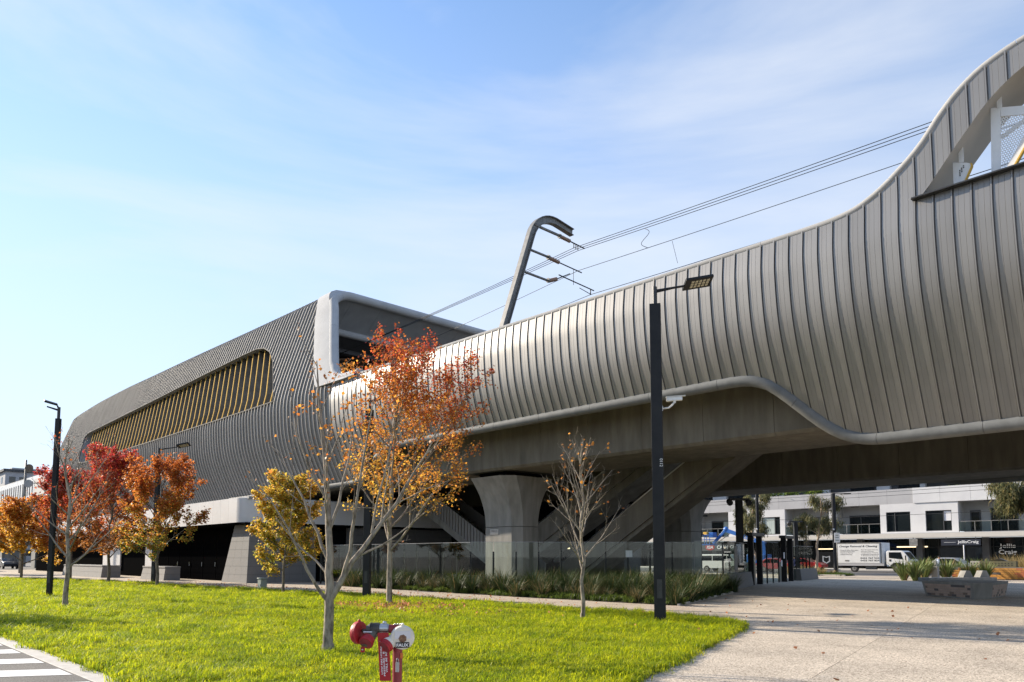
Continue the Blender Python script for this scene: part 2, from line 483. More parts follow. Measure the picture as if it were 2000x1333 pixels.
def interp(pts, x):
    if x <= pts[0][0]: return pts[0][1]
    for (a, b), (c, d) in zip(pts, pts[1:]):
        if x <= c: return b + (d - b) * (x - a) / (c - a)
    return pts[-1][1]

def smooth_interp(pts, x):
    """monotone-ish cubic through the points (Catmull-Rom)"""
    n = len(pts)
    if x <= pts[0][0]: return pts[0][1]
    if x >= pts[-1][0]: return pts[-1][1]
    for i in range(n - 1):
        if x <= pts[i + 1][0]: break
    (x0, y0), (x1, y1) = pts[i], pts[i + 1]
    def slope(j):
        if j == 0 or j == n - 1: return 0.0 if j == 0 else 0.0
        a = (pts[j][1] - pts[j - 1][1]) / (pts[j][0] - pts[j - 1][0]); b = (pts[j + 1][1] - pts[j][1]) / (pts[j + 1][0] - pts[j][0])
        return 0.0 if a * b <= 0 else 2 * a * b / (a + b)
    h = x1 - x0; t = (x - x0) / h
    m0, m1 = slope(i) * h, slope(i + 1) * h
    return (2 * t ** 3 - 3 * t ** 2 + 1) * y0 + (t ** 3 - 2 * t ** 2 + t) * m0 + (-2 * t ** 3 + 3 * t ** 2) * y1 + (t ** 3 - t ** 2) * m1

def lerp(a, b, t): return a + (b - a) * t
# ================================================================== the ground
def sheet(name, poly, z, m):
    mb = MB(); mb.add([(p[0], p[1], z) for p in poly], [tuple(range(len(poly)))])
    return mb.build(name, m)

struct(sheet('verge', [(-95, -12), (-24, -12), (-24, 2.86), (-95, 2.86)], 0.008, 'lawn'))
struct(sheet('ground', [(-2500, -2500), (2500, -2500), (2500, 2500), (-2500, 2500)], -0.034, 'road_far'))

def ccw_ok(poly, x, y):
    inside = False
    n = len(poly)
    for i in range(n):
        x0, y0 = poly[i]; x1, y1 = poly[(i + 1) % n]
        if (y0 > y) != (y1 > y) and x < (x1 - x0) * (y - y0) / (y1 - y0) + x0: inside = not inside
    return inside

LAWN = [(-4.1, 3.16), (-5.83, 7.91), (-7.2, 11.8), (-8.64, 15.86), (-9.6, 16.5), (-11.16, 16.95), (-15.24, 16.75), (-25.72, 16.3), (-37.6, 14.95),
        (-51.9, 14.15), (-62.7, 11.2), (-76, 8.2), (-95, 6), (-95, 3.16)]
GARDEN = [(-13.88, 20.98), (-17.48, 31.0), (-18.3, 31.6), (-26.9, 22.75), (-36, 22.6), (-36, 21.7), (-30.52, 21.4), (-21.74, 20.99)]

# plaza of exposed-aggregate slabs with saw-cut joints
plaza = MB().add([(-60, 2.0, -0.022), (40, 2.0, -0.022), (40, 64, -0.022), (-60, 64, -0.022)], [(0, 1, 2, 3)]).build('plaza', 'kerb')
struct(plaza)
slab_me = MB().box(-2.246, 2.246, -2.246, 2.246, -0.02, 0.0).mesh('paving_slab')
slab_me.materials.append(M['aggregate'])
SU = Vector((math.cos(R(12)), math.sin(R(12)), 0)); SV = Vector((-SU.y, SU.x, 0))
SLAB0 = Vector((-4.9 + 2.25, 12.2, 0))
for i in range(-14, 12):
    for j in range(-5, 13):
        c = SLAB0 + SU * (i * 4.5) + SV * (j * 4.5)
        if not (-38 < c.x < 34 and 3 < c.y < 60): continue
        if ccw_ok(LAWN, c.x, c.y) and all(ccw_ok(LAWN, *(c + SU * a * 2.3 + SV * b * 2.3).xy) for a in (-1, 1) for b in (-1, 1)): continue
        o = link('paving_slab', slab_me, plaza)
        o.location = c; o.rotation_euler = (0, 0, R(12))

# gravel path between lawn and garden
struct(sheet('gravel_path', [(-95, 5), (-76, 7.5), (-62.7, 10.6), (-37.6, 14.3), (-15, 16.2), (-9.2, 15.9), (-10.5, 18.6), (-13.88, 21.02), (-21.74, 21.1), (-36, 21.8),
                             (-40, 24), (-60, 22), (-110, 22), (-110, 5)], 0.006, 'gravel'))
lawn_o = struct(sheet('lawn', LAWN, 0.022, 'lawn'))
struct(sheet('garden_bed', GARDEN, 0.03, 'soil'))
ged = MB()
for a, b in ((GARDEN[0], GARDEN[1]),):
    ged.bar((a[0], a[1], 0.02), (b[0], b[1], 0.02), 0.06, 0.10)
struct(ged.build('garden_edging', 'kerb', bevel=0.01))

# asphalt crossing in the near left corner, its kerb and stripes
path = struct(sheet('asphalt_path', [(-24, -9), (-3, -9), (-3.6, 2.86), (-24, 2.86)], 0.010, 'asphalt'))
kb = struct(MB().box(-95, -3.8, 2.86, 3.15, -0.02, 0.018).build('kerb', 'kerb', bevel=0.012))
for k, (x0, x1) in enumerate(((-18.3, -17.65), (-16.8, -16.1), (-15.32, -14.62), (-13.72, -13.04), (-12.2, -11.48), (-10.7, -10.0), (-9.2, -8.5))):
    dy = -5.2; dx = -0.67 * -dy * 0.9
    m = MB().add([(x0, 2.82, 0.0145), (x1, 2.82, 0.0145), (x1 + dx, 2.82 + dy, 0.0145), (x0 + dx, 2.82 + dy, 0.0145)], [(3, 2, 1, 0)])
    m.f = [tuple(reversed(f)) for f in m.f]
    m.build('painted_stripe', 'road_white', path)

# street behind the viaduct: road, kerbs, footpath in front of the shops
struct(sheet('street', [(-160, 66), (120, 66), (120, 90), (-160, 90)], 0.012, 'road_far'))
struct(MB().box(-160, 120, 90, 99.5, -0.02, 0.14).build('footpath', 'kerb', bevel=0.02))
struct(sheet('plaza_apron', [(-60, 58), (40, 58), (40, 66), (-60, 66)], 0.008, 'gravel'))

# ================================================================== viaduct
def g_low(z):
    """how far the skin stands back (y) at height z: upright above, leaning in below, one smooth bend"""
    h = 9.3 - z
    return 22.93 + 0.5 * (h + math.sqrt(h * h + 1.69)) / 2
def g_via(z):
    return g_low(z) + (0.17 * (1 - math.exp(-(z - 11) ** 2)) if z > 11 else 0)
def g_sta(z):
    y = g_low(z)
    if z > 11.6:
        t = z - 11.6
        y += 0.36 * t * t / (t + 1.0)
    return y

CAP = [(-44, 12.22), (-11.0, 12.2), (-9.6, 12.22), (-8.75, 12.32), (-8.08, 12.58), (-7.18, 13.2), (-6.59, 13.75), (-6.16, 14.3), (-5.61, 14.85), (-4.96, 15.27), (-3.99, 15.58), (-2.6, 15.8), (0, 15.85),
       (2.6, 15.8), (4.0, 15.58), (5.0, 15.27), (5.6, 14.85), (6.2, 14.3), (6.6, 13.75), (7.2, 13.2), (8.1, 12.58), (9.0, 12.3), (12, 12.2)]
LOWA = [(-6.75, 12.07), (-6.41, 12.45), (-5.93, 13.05), (-5.42, 13.65), (-4.93, 14.2), (-4.48, 14.55), (-4.03, 14.80), (-2.6, 15.02), (0, 15.08), (2.6, 15.02), (4.0, 14.8), (4.5, 14.55), (5.0, 14.2),
        (5.4, 13.65), (5.9, 13.05), (6.4, 12.45), (6.75, 12.07)]
TUBE = [(-57.5, 6.25), (-39.5, 6.3), (-38.6, 6.45), (-37.3, 7.0), (-35.8, 7.6), (-34.5, 7.92), (-33.5, 7.97), (-13.4, 7.97), (-12.75, 7.93), (-12.1, 7.72), (-11.45, 7.2), (-10.85, 6.58), (-10.2, 6.0), (-9.6, 5.68), (-9.0, 5.56), (-8.4, 5.54), (12, 5.6)]
cap_z = lambda x: smooth_interp(CAP, x)
low_z = lambda x: smooth_interp(LOWA, x)
tube_z = lambda x: smooth_interp(TUBE, x)
SILL = 12.03

# station end frame and window edges lean back along x as they rise
FR_X0, FR_K = -39.8, 0.61
def fr_x(z): return FR_X0 - FR_K * (z - 12.3)

PITCH = 0.485
RIB = 0.026
def strip(mb, xa, xb, za, zb, g, n, off=0.0):
    """skin strip between two x, each with its own (zlo, zhi)"""
    rows = []
    for i in range(n + 1):
        t = i / n
        z0 = lerp(za[0], za[1], t); z1 = lerp(zb[0], zb[1], t)
        rows.append([(xa, g(z0) - off, z0), (xb, g(z1) - off, z1)])
    return rows

def panel_mesh(x0, x1, lo, hi, g, n=14, rib=RIB, name='cladding_panel'):
    """one standing-seam tray: a pan with two shallow swages and the upstand on its left edge"""
    w = x1 - x0
    prof = [(0.0, rib), (0.040, rib), (0.044, -0.05), (0.074, -0.05), (0.078, 0.0), (w * 0.38, 0.0), (w * 0.39, -0.006), (w * 0.40, 0.0), (w * 0.68, 0.0), (w * 0.69, -0.006), (w * 0.70, 0.0), (w - 0.012, 0.0), (w - 0.004, -0.02)]  # deep groove added beside the upstand to draw a dark shadow line
    mb = MB(); rows = []
    for i in range(n + 1):
        t = i / n
        row = []
        for (dx, off) in prof:
            x = x0 + dx
            z = lerp(lo(x), hi(x), t)
            row.append((x, g(z) - off, z))
        # left cheek of the upstand
        z = lerp(lo(x0), hi(x0), t)
        rows.append([(x0, g(z) + 0.02, z)] + row)
    mb.grid(rows)
    return mb

via = thing('viaduct_noise_wall', 'ribbed grey metal wall along the viaduct deck rising into an arch', 'viaduct wall', (-15, 24, 8))
XS = [12 - PITCH * k for k in range(108)]           # down to about x = -39.9
XS = [x for x in XS if x > -40.4]
NCL = 0
for a, b in zip(XS[1:], XS):
    mid = (a + b) / 2
    if -6.75 < mid < 6.75:
        mb = panel_mesh(a, b, lambda x: tube_z(x), lambda x: SILL, g_via, 26)
        mb.build('cladding_panel', 'zinc', via, smooth=True, auto=25)
        mb = panel_mesh(a, b, lambda x: max(low_z(x), 12.07), lambda x: cap_z(x), g_via, 10)
        mb.build('cladding_panel', 'zinc', via, smooth=True, auto=25)
    elif mid > -40:
        mb = panel_mesh(a, b, tube_z, cap_z, g_via, 28)
        mb.build('cladding_panel', 'zinc', via, smooth=True, auto=25)

def sweep_segments(name, m, parent, path, r, seglen, sides=12, gap=0.012, smooth=True):
    """a tube along a path, cut into jointed lengths"""
    pts = [Vector(p) for p in path]
    acc = [0.0]
    for p, q in zip(pts, pts[1:]): acc.append(acc[-1] + (q - p).length)
    def at_len(l):
        for i in range(len(pts) - 1):
            if l <= acc[i + 1] or i == len(pts) - 2:
                return pts[i].lerp(pts[i + 1], (l - acc[i]) / max(acc[i + 1] - acc[i], 1e-6))
    n = max(1, round(acc[-1] / seglen))
    for k in range(n):
        l0, l1 = acc[-1] * k / n + gap / 2, acc[-1] * (k + 1) / n - gap / 2
        ps = [at_len(l0)] + [p for p, l in zip(pts, acc) if l0 + 0.03 < l < l1 - 0.03] + [at_len(l1)]
        MB().tube(ps, r, sides).build(name, m, parent, smooth=smooth, auto=50)

# rounded lower tube and upper cap
xs = np.arange(12, -57.6, -0.3)
sweep_segments('lower_tube', 'zinc_tube', via, [(x, g_via(tube_z(x)) + 0.12, tube_z(x) - 0.13) for x in xs if x > -57.4] +
               [(-57.7, g_via(6.25) + 0.12, 6.0), (-57.95, g_via(6.25) + 0.12, 5.6)], 0.21, 3.0, 14)
capx = [x for x in np.arange(12, -37.9, -0.2)]
sweep_segments('cap_rail', 'cap_cream', via, [(x, g_via(12.2) + 0.10, cap_z(x) + 0.02) for x in capx], 0.125, 4.2, 12)
# back face and soffit of the arch, dark sill of the opening
bk = MB()
ax = list(np.arange(-6.75, 6.76, 0.27))
bk.grid([[(x, 23.1, max(low_z(x), 12.07)) for x in ax], [(x, 24.75, max(low_z(x), 12.07)) for x in ax]])
bk.grid([[(x, 24.75, max(low_z(x), 12.07)) for x in ax], [(x, 24.75, cap_z(x)) for x in ax]])
bk.build('arch_soffit', mat('arch_soffit_paint', (0.40, 0.38, 0.345), (0.45, 0.43, 0.39), scale=1, rough=0.5), via, smooth=True, auto=40)
MB().box(-6.95, 6.95, 22.92, 23.3, 12.035, 12.085).build('opening_sill', 'dark_metal', via, bevel=0.01)
# inner face of the wall (what the trains see)
ix = list(np.arange(12, -40.1, -0.5))
MB().grid([[(x, 24.75, 8.5) for x in ix], [(x, 23.75, 10.4) for x in ix], [(x, 23.6, 12.0) for x in ix], [(x, 23.5, 12.2 if abs(x) < 6.9 else cap_z(x)) for x in ix]]).build('inner_lining', 'soffit_grey', via)

# pierced white panels inside the arch opening
def pierced_panel(pts, holes, name='pierced_panel', y=23.5):
    """pts: outline in (x, z); holes: list of (x, z) of slots, modelled as real holes by bridging a slotted grid"""
    p = MB(); p.extr([(x, y, z) for x, z in pts], (0, 0.05, 0))
    root = thing('pierced_screen_panel', 'small white slotted metal panel at the foot of the arch opening', 'screen panel', (-5.7, y, 12.1), 'white panels in the arch opening')
    o = p.build('panel_plate', 'white_paint', root, bevel=0.006)
    e = MB()
    for (a, b) in zip(pts, pts[1:] + pts[:1]):
        if a[0] != b[0] and abs((b[1] - a[1]) / (b[0] - a[0])) > 0.9 and a[1] < b[1]:
            e.bar((a[0] + 0.02, y + 0.03, a[1]), (b[0] + 0.02, y + 0.03, b[1]), 0.12, 0.03)
    e.build('gold_edge', 'gold', root)
    return root

def slot_mesh(x0, x1, z0, z1, y, inside, hole):
    """perforated sheet: a lattice of thin webs between hexagon-like slots"""
    mb = MB(); p = 0.062
    r = 0
    z = z0
    while z < z1:
        x = x0 + (p / 2 if r % 2 else 0)
        while x < x1:
            c = (x + p / 2, z + p / 2)
            if inside(*c):
                if hole(*c):
                    # ring of four quads round a small lozenge hole
                    o = [(x, z), (x + p, z), (x + p, z + p), (x, z + p)]
                    h = [(c[0] - p * .3, c[1] - p * .32), (c[0] + p * .3, c[1] - p * .32), (c[0] + p * .3, c[1] + p * .32), (c[0] - p * .3, c[1] + p * .32)]
                    mb.add([(a, y, b) for a, b in o + h], [(0, 1, 5, 4), (1, 2, 6, 5), (2, 3, 7, 6), (3, 0, 4, 7)])
                else:
                    mb.add([(x, y, z), (x + p, y, z), (x + p, y, z + p), (x, y, z + p)], [(0, 1, 2, 3)])
            x += p
        z += p; r += 1
    return mb

PY = 23.5
# small panel by the foot of the arch: (px 1860-1895, 315-360)
small = [(-5.97, 12.09), (-5.80, 12.09), (-5.50, 12.70), (-5.52, 12.78), (-5.60, 12.84), (-5.96, 12.99)]
pp_ = pierced_panel(small, None)
for k in range(3):
    for j in range(4):
        if j < 4 - k: MB().box(-5.80 + k * 0.05, -5.775 + k * 0.05, 23.485, 23.5, 12.66 + 0.05 * (k - j), 12.69 + 0.05 * (k - j)).build('slot', 'black', pp_)
# tall panel: frame bars round a pierced sheet
tall = thing('pierced_screen_panel', 'white perforated metal panel with gold lower edge hung in the arch opening', 'screen panel', (-4.2, PY, 12.1), 'white panels in the arch opening')
A0, A1, A2, A3 = (-4.95, 12.11), (-4.62, 12.11), (-3.45, 14.0), (-4.95, 14.06)
A2b = (-3.30, 14.0)
fr = MB()
fr.extr([(-5.03, PY, 12.09), (-4.80, PY, 12.09), (-4.72, PY, 14.10), (-4.95, PY, 14.18)], (0, 0.04, 0))
fr.extr([(-4.72, PY, 13.84), (-2.9, PY, 13.0 + .2), (-2.9, PY, 13.45), (-4.72, PY, 14.10)], (0, 0.04, 0))
fr.extr([(-4.80, PY, 12.09), (-4.62, PY, 12.09), (-3.6, PY, 13.75), (-3.85, PY, 13.72)], (0, 0.04, 0))
fr.extr([(-4.05, PY + 0.001, 13.42), (-3.85, PY + 0.001, 13.74), (-4.0, PY + 0.001, 13.79), (-4.2, PY + 0.001, 13.84)], (0, 0.038, 0))
fr.build('panel_frame', 'white_paint', tall)
sm = slot_mesh(-4.79, -3.75, 12.15, 14.0, PY + 0.02, lambda x, z: z > 12.10 + (x + 4.80) * 1.70 and z < 14.05 - (x + 4.72) * .36, lambda x, z: True)
sm.build('pierced_sheet', 'white_paint', tall)
MB().bar((-4.60, PY + 0.03, 12.09), (-3.58, PY + 0.03, 13.74), 0.14, 0.04).build('gold_edge', 'gold', tall)
MB().bar((-4.75, PY + 0.06, 13.25), (-4.0, PY + 0.06, 13.6), 0.04, 0.12).build('rear_strut', 'white_paint', tall)
for (x, z0, z1) in ((-4.80, 14.1, 14.5), (-5.80, 12.9, 13.35)):
    MB().extr([(x, PY, z0), (x + 0.12, PY, z0), (x + 0.12, PY, z1 + 0.06), (x, PY, z1)], (0, 0.03, 0)).build('hanger_plate', 'white_paint', tall if z0 > 13 else pp_)
# far wall of the viaduct, mirrored about the middle of the deck
far = thing('far_noise_wall', 'far side grey metal wall of the viaduct seen from below', 'viaduct wall', (-15, 43, 8))
fx = list(np.arange(12, -40, -0.5))
MB().grid([[(x, 67 - g_via(lerp(tube_z(x + 2.2), 12.2, t)), lerp(tube_z(x + 2.2), 12.2, t)) for x in fx] for t in np.linspace(0, 1, 9)]).build('wall_skin', 'zinc', far, smooth=True)
MB().tube([(x, 67 - g_via(tube_z(x + 2.2)) - 0.12, tube_z(x + 2.2) - 0.13) for x in fx], 0.21, 12).build('lower_tube', 'zinc_tube', far, smooth=True, auto=50)

# concrete: deck slab, two lines of trough girders cast in segments, piers
deck = thing('viaduct_deck', 'concrete deck slab joining the two girder lines of the viaduct', 'bridge deck', (-14, 33, 8.3))
MB().box(12, -110, 24.7, 42.3, 8.22, 8.6).build('slab', 'concrete', deck)
def girder(name, label, y0, y1, zb, zt, xs_, cat='girder'):
    t = thing(name, label, cat, (-14, (y0 + y1) / 2, zb))
    for a, b in zip(xs_, xs_[1:]):
        p = [(a + 0.008, y0, zt), (a + 0.008, y0 + 0.06, zb + 0.12), (a + 0.008, y0 + 0.2, zb), (a + 0.008, y1 - 0.2, zb), (a + 0.008, y1 - 0.06, zb + 0.12), (a + 0.008, y1, zt)]
        MB().extr(p, (b - a - 0.016, 0, 0)).build('girder_segment', 'concrete', t)
    return t
gx = [-110 + 2.95 * k for k in range(42)]
girder('near_girder', 'concrete trough girder under the ribbed wall, sunlit along its face', 25.5, 30.0, 6.02, 8.21, gx)
girder('far_girder', 'shaded concrete trough girder on the far line of piers', 38.2, 42.5, 5.42, 8.21, gx)

def pier(label, cx, cy, top, plate=None):
    t = thing('viaduct_pier', label, 'pier', (cx, cy, 0), 'concrete piers under the viaduct')
    def ring(hx, hy, c, z):
        return [(cx + a, cy + b, z) for a, b in ((-hx + c, -hy), (hx - c, -hy), (hx, -hy + c), (hx, hy - c), (hx - c, hy), (-hx + c, hy), (-hx, hy - c), (-hx, -hy + c))]
    rows = [ring(1.42, 0.98, 0.42, z) for z in (-0.02, 3.16)]
    MB().grid(rows, close=True).build('pier_shaft', 'concrete_lt', t)
    rows = []
    for i in range(13):
        u = i / 12
        k = u ** 2.1
        rows.append(ring(1.42 + 0.30 * k, 0.98 + 0.95 * k, 0.42 + 0.15 * k, 3.185 + (top - 3.185) * u))
    mb = MB().grid(rows, close=True)
    n = len(mb.v); mb.f.append(tuple(range(n - 8, n)))
    mb.build('pier_head', 'concrete_lt', t, smooth=True, auto=22)
    MB().box(cx - 1.0, cx + 1.0, cy - 1.4, cy + 1.4, top - 0.01, top + 0.4).build('bearing_gap', 'void', t)  # black block paints in the shade of the gap under the girder
    if plate:
        s = MB().box(cx - 0.62, cx + 0.02, cy - 1.0, cy - 0.975, 2.78, 3.06).build('number_plate', 'kerb', t)
        text('PIER25', 'charcoal', s, (cx - 0.30, cy - 1.0, 2.96), (1, 0, 0), (0, 0, 1), height=0.10, width=0.44, thick=0.004)
    return t
pier('flared concrete pier with number plate under the near girder', -28.6, 27.6, 5.75, True)
pier('flared shaded concrete pier on the far girder line', -26.75, 40.4, 5.2)
pier('flared concrete pier further along beside the station walls', -62, 27.6, 5.75)
# ================================================================== station building
sta = thing('station_building', 'long elevated station hall wrapped in dark ribbed metal with one slanted window band', 'station', (-72, 34, 0))
TOPZ = 19.1
def top_z(x):
    return TOPZ + smooth_interp(TOPD, x)
TOPD = [(-122, -2.2), (-117, -0.9), (-111, 0.0), (-105, 0.4), (-98, 0.7), (-90, 0.75), (-80, 0.6), (-70, 0.45), (-56, 0.15), (-44, 0.0), (-30, 0.0)]
END_X = -108.0                                        # from here the hall rounds away in plan
def plan_off(x):
    t = END_X - x
    return 0.0 if t <= 0 else 0.05 * t * t
# window band outline on the skin, (x, z): leaning ends, rounded corners
WPOLY = [(-47.2, 12.17), (-48.45, 14.08), (-49.75, 15.72), (-50.96, 16.67), (-52.34, 17.26), (-53.76, 17.5), (-55.97, 17.5), (-63.9, 17.25), (-75.99, 16.8), (-92.1, 16.3), (-97.0, 16.14), (-97.9, 15.69), (-96.89, 14.03),
         (-96.3, 12.95), (-95.6, 12.45), (-94.46, 12.26), (-91.29, 12.17), (-70.94, 12.13), (-57.19, 12.12)]
def win_range(x):
    zs = []
    for (x0, z0), (x1, z1) in zip(WPOLY, WPOLY[1:] + WPOLY[:1]):
        if (x0 > x) != (x1 > x): zs.append(z0 + (z1 - z0) * (x - x0) / (x1 - x0))
    if len(zs) < 2 or max(zs) - min(zs) < 0.12: return None
    return min(zs), max(zs)
W_R = -47.2

def end_top(x):
    """top of the skin under the leaning end frame"""
    z = 12.3 + (FR_X0 - 1.25 - x) / FR_K
    return z

def sta_bottom(x):
    if x > -57.4: return tube_z(x)
    return 5.3

def gs(x):
    return lambda z: g_sta(z) + plan_off(x)

sx_ = [XS[-1] - PITCH * k for k in range(0, 160)]
sx_ = [x for x in sx_ if x > -124]
RIBS = 0.10
def station_panel(a, b, lo, hi, n):
    off = lambda x: plan_off(x)
    w = b - a
    prof = [(0.0, RIBS), (0.05, RIBS), (0.05, 0.0), (w * 0.5, 0.0), (w - 0.012, 0.0), (w - 0.004, -0.02)]
    rows = []
    for i in range(n + 1):
        t = i / n
        z = lerp(lo(a), hi(a), t)
        row = [(a, g_sta(z) + off(a) + 0.02, z)]
        for dx, o in prof:
            x = a + dx; z = lerp(lo(x), hi(x), t)
            row.append((x, g_sta(z) + off(x) - o, z))
        rows.append(row)
    if hi(a) > top_z(a) - 0.05:                      # roll over on to the roof
        for (dy, dz, k) in ((0.12, 0.30, .85), (0.38, 0.62, .6), (0.85, 0.88, .3), (1.6, 1.0, 0)):
            tz = top_z(a)
            row = [(a, g_sta(tz) + off(a) + dy + 0.02, tz + dz)]
            for dx, o in prof:
                x = a + dx; tx_ = top_z(x)
                row.append((x, g_sta(tx_) + off(x) + dy - o * k, tx_ + dz + o * (1 - k)))
            rows.append(row)
    MB().grid(rows).build('cladding_panel', 'zinc_dark', sta, smooth=True, auto=25)

for a, b in zip(sx_[1:], sx_):
    mid = (a + b) / 2
    top = lambda x: min(top_z(x), max(end_top(x), 12.1))
    w = win_range(mid)
    if w is None:
        if top(a) > sta_bottom(a) + 0.3: station_panel(a, b, sta_bottom, top, 22)
    else:
        def wl_(x):
            r = win_range(x); return (r or w)[0]
        def wh_(x):
            r = win_range(x); return (r or w)[1]
        station_panel(a, b, sta_bottom, wl_, 12)
        station_panel(a, b, wh_, top, 8)

# window trim, following the opening
wx = [x for x in [W_R - 0.12, W_R - .2] + list(np.arange(W_R - 0.3, -97.9, -0.2)) if win_range(x)]
lowp = [(x, gs(x)(win_range(x)[0]) - 0.06, win_range(x)[0]) for x in wx]
hip = [(x, gs(x)(win_range(x)[1]) - 0.06, win_range(x)[1]) for x in wx]
win = MB().tube(hip[::-1] + lowp + [hip[-1]], 0.06, 8, cap=False).build('window_band', 'window_trim', sta, smooth=True)
# deep reveal above and below
for edge, dz in ((hip, -0.02), (lowp, 0.02)):
    MB().grid([[(x, y, z) for x, y, z in edge], [(x, y + 1.1, z + dz) for x, y, z in edge]]).build('window_reveal', 'soffit_grey', win)
MB().grid([[lowp[0], hip[0]], [(lowp[0][0], lowp[0][1] + 1.1, lowp[0][2]), (hip[0][0], hip[0][1] + 1.1, hip[0][2])]]).build('window_reveal', 'soffit_grey', win)
MB().grid([[lowp[-1], hip[-1]], [(lowp[-1][0], lowp[-1][1] + 1.1, lowp[-1][2]), (hip[-1][0], hip[-1][1] + 1.1, hip[-1][2])]]).build('window_reveal', 'soffit_grey', win)
# bent fins with gold front edges; each leans, then stands upright in its lower third
random.seed(5)
xf = W_R - 0.5
while xf > -95.5:
    zk = 13.2
    def fin_pt(z, depth):
        x = xf - (0.55 * (z - zk) if z > zk else 0.05 * (z - zk))
        return (x, g_sta(z) + plan_off(x) + 0.34 + depth, z)
    zt = 17.6
    while zt > 12.5:
        p = fin_pt(zt, 0); r = win_range(p[0])
        if r and zt <= r[1] + 0.05: break
        zt -= 0.1
    r0 = win_range(xf)
    zb = (r0[0] if r0 else 12.4) - 0.05
    if zt - zb > 0.8:
        zs = [zb] + ([zk] if zt > zk + 0.2 else []) + [zt]
        th = 0.035; dp = 0.46
        mb = MB(); rows = []
        for z in zs:
            a = Vector(fin_pt(z, 0)); c = Vector(fin_pt(z, dp))
            rows.append([a + Vector((-th, 0, 0)), c + Vector((-th, 0, 0)), c + Vector((th, 0, 0)), a + Vector((th, 0, 0))])
        mb.grid(rows, close=True)
        mb.build('fin', 'fin', win)
        MB().grid([[Vector(fin_pt(z, 0)) + Vector((-0.04, -0.05, 0)), Vector(fin_pt(z, 0)) + Vector((-0.04, 0.0, 0)), Vector(fin_pt(z, 0)) + Vector((0.04, 0.0, 0)), Vector(fin_pt(z, 0)) + Vector((0.04, -0.05, 0))] for z in zs], close=True).build('fin_edge', 'gold', win)
    xf -= 1.02
# raking structural columns behind the fins
for k in range(9):
    x = -50.2 - k * 5.2
    MB().tube([(x + 1.6, 24.9, 11.9), (x - 1.2, 25.9, 17.0)], 0.12, 8).build('raking_column', 'soffit_grey', sta, smooth=True)
# hall: inner wall lining, far wall, ceiling, roof, floor
lining_x = [x for x in np.arange(-45.0, -107, -1.0)]
MB().grid([[(x, g_sta(z) + 0.75, z) for x in lining_x] for z in (8.8, 10.5, 12.0)]).build('inner_lining', 'soffit_grey', sta)
MB().box(-104, -42.5, 24.0, 43.0, 8.62, 9.6).build('platform_slab', 'concrete', sta)
MB().box(-104, -46.0, 42.2, 42.6, 9.6, 18.2).build('far_wall', 'dark_ceiling', sta)
MB().box(-104, -47.6, 26.6, 42.2, 17.55, 17.75).build('ceiling', 'dark_ceiling', sta)
rx_ = list(np.arange(-45.6, -123.9, -1.0))
MB().grid([[(x, g_sta(top_z(x)) + plan_off(x) + 1.55, top_z(x) + 0.985) for x in rx_], [(x, max(41.5, g_sta(top_z(x)) + plan_off(x) + 1.6), top_z(x) + 0.985) for x in rx_]]).build('roof', 'zinc_dark', sta)
MB().grid([[(x, 41.6, 6) for x in rx_], [(x, 41.6, top_z(x) + 0.98) for x in rx_]]).build('far_skin', 'zinc_dark', sta)
# brown faceted ceiling boards with lit strips, over the platform
for k in range(22):
    x = -49.0 - k * 2.3
    for (y0, y1, z0, z1) in ((26.7, 28.6, 15.6, 16.5), (28.62, 30.6, 16.5, 16.9), (30.62, 32.4, 16.9, 16.6)):
        MB().add([(x, y0, z0), (x, y1, z1), (x - 2.22, y1, z1 + 0.25), (x - 2.22, y0, z0 + 0.25), (x, y0, z0 + .05), (x, y1, z1 + .05), (x - 2.22, y1, z1 + 0.3), (x - 2.22, y0, z0 + 0.3)],
                 [(0, 1, 2, 3), (7, 6, 5, 4), (0, 4, 5, 1), (1, 5, 6, 2), (2, 6, 7, 3), (3, 7, 4, 0)]).build('ceiling_board', 'timber', sta)
for (x, y, z, l) in ((-50.2, 27.6, 15.93, 0.55), (-56, 28.0, 16.1, 0.5), (-62, 28, 16.1, 0.5), (-68, 28, 16.1, 0.5), (-53, 31.4, 16.7, 0.6), (-74, 28, 16.1, 0.5), (-80, 28, 16.1, 0.5)):
    MB().box(x - l, x + l, y - 0.1, y + 0.1, z - 0.09, z - 0.05).build('ceiling_lamp', 'lamp_lit', sta)
MB().box(-50.5, -49.0, 33.2, 33.35, 16.95, 17.0).build('ceiling_lamp', 'tube_lit', sta)
MB().box(-54, -50.8, 36.0, 36.1, 16.95, 17.0).build('ceiling_lamp', 'tube_lit', sta)

# end frame: pale bullnose that comes along the wall cap, turns up, and turns again over the mouth
FZT = TOPZ + 0.45
path = []
for x in np.arange(-37.0, -38.7, -0.3): path.append((x, 12.36))
cz = 13.45
for a in np.linspace(0, 1, 9):                        # lower corner
    ang = a * R(90 - 30)
    path.append((-38.76 - 1.7 * math.sin(ang), 12.36 + 1.7 * (1 - math.cos(ang))))
z = path[-1][1] + 0.3
while z < FZT - 1.0:
    path.append((fr_x(z), z)); z += 0.4
pts3 = [Vector((x, g_sta(z) + 0.25, z)) for x, z in path]
# upper corner into the roof edge
top0 = pts3[-1]
for a in np.linspace(0.15, 1, 8):
    ang = a * R(90)
    pts3.append(Vector((fr_x(FZT - 1.0 + 1.25 * math.sin(ang)), top0.y + 1.5 * (1 - math.cos(ang)) + 0.35 * math.sin(ang), FZT - 1.0 + 1.25 * math.sin(ang))))
last = pts3[-1]
for y in np.arange(last.y + 0.8, 42.0, 0.8): pts3.append(Vector((last.x, y, last.z)))
frame = None
sweep_segments('frame_bullnose', 'frame_white', sta, pts3, 0.31, 4.0, 16)
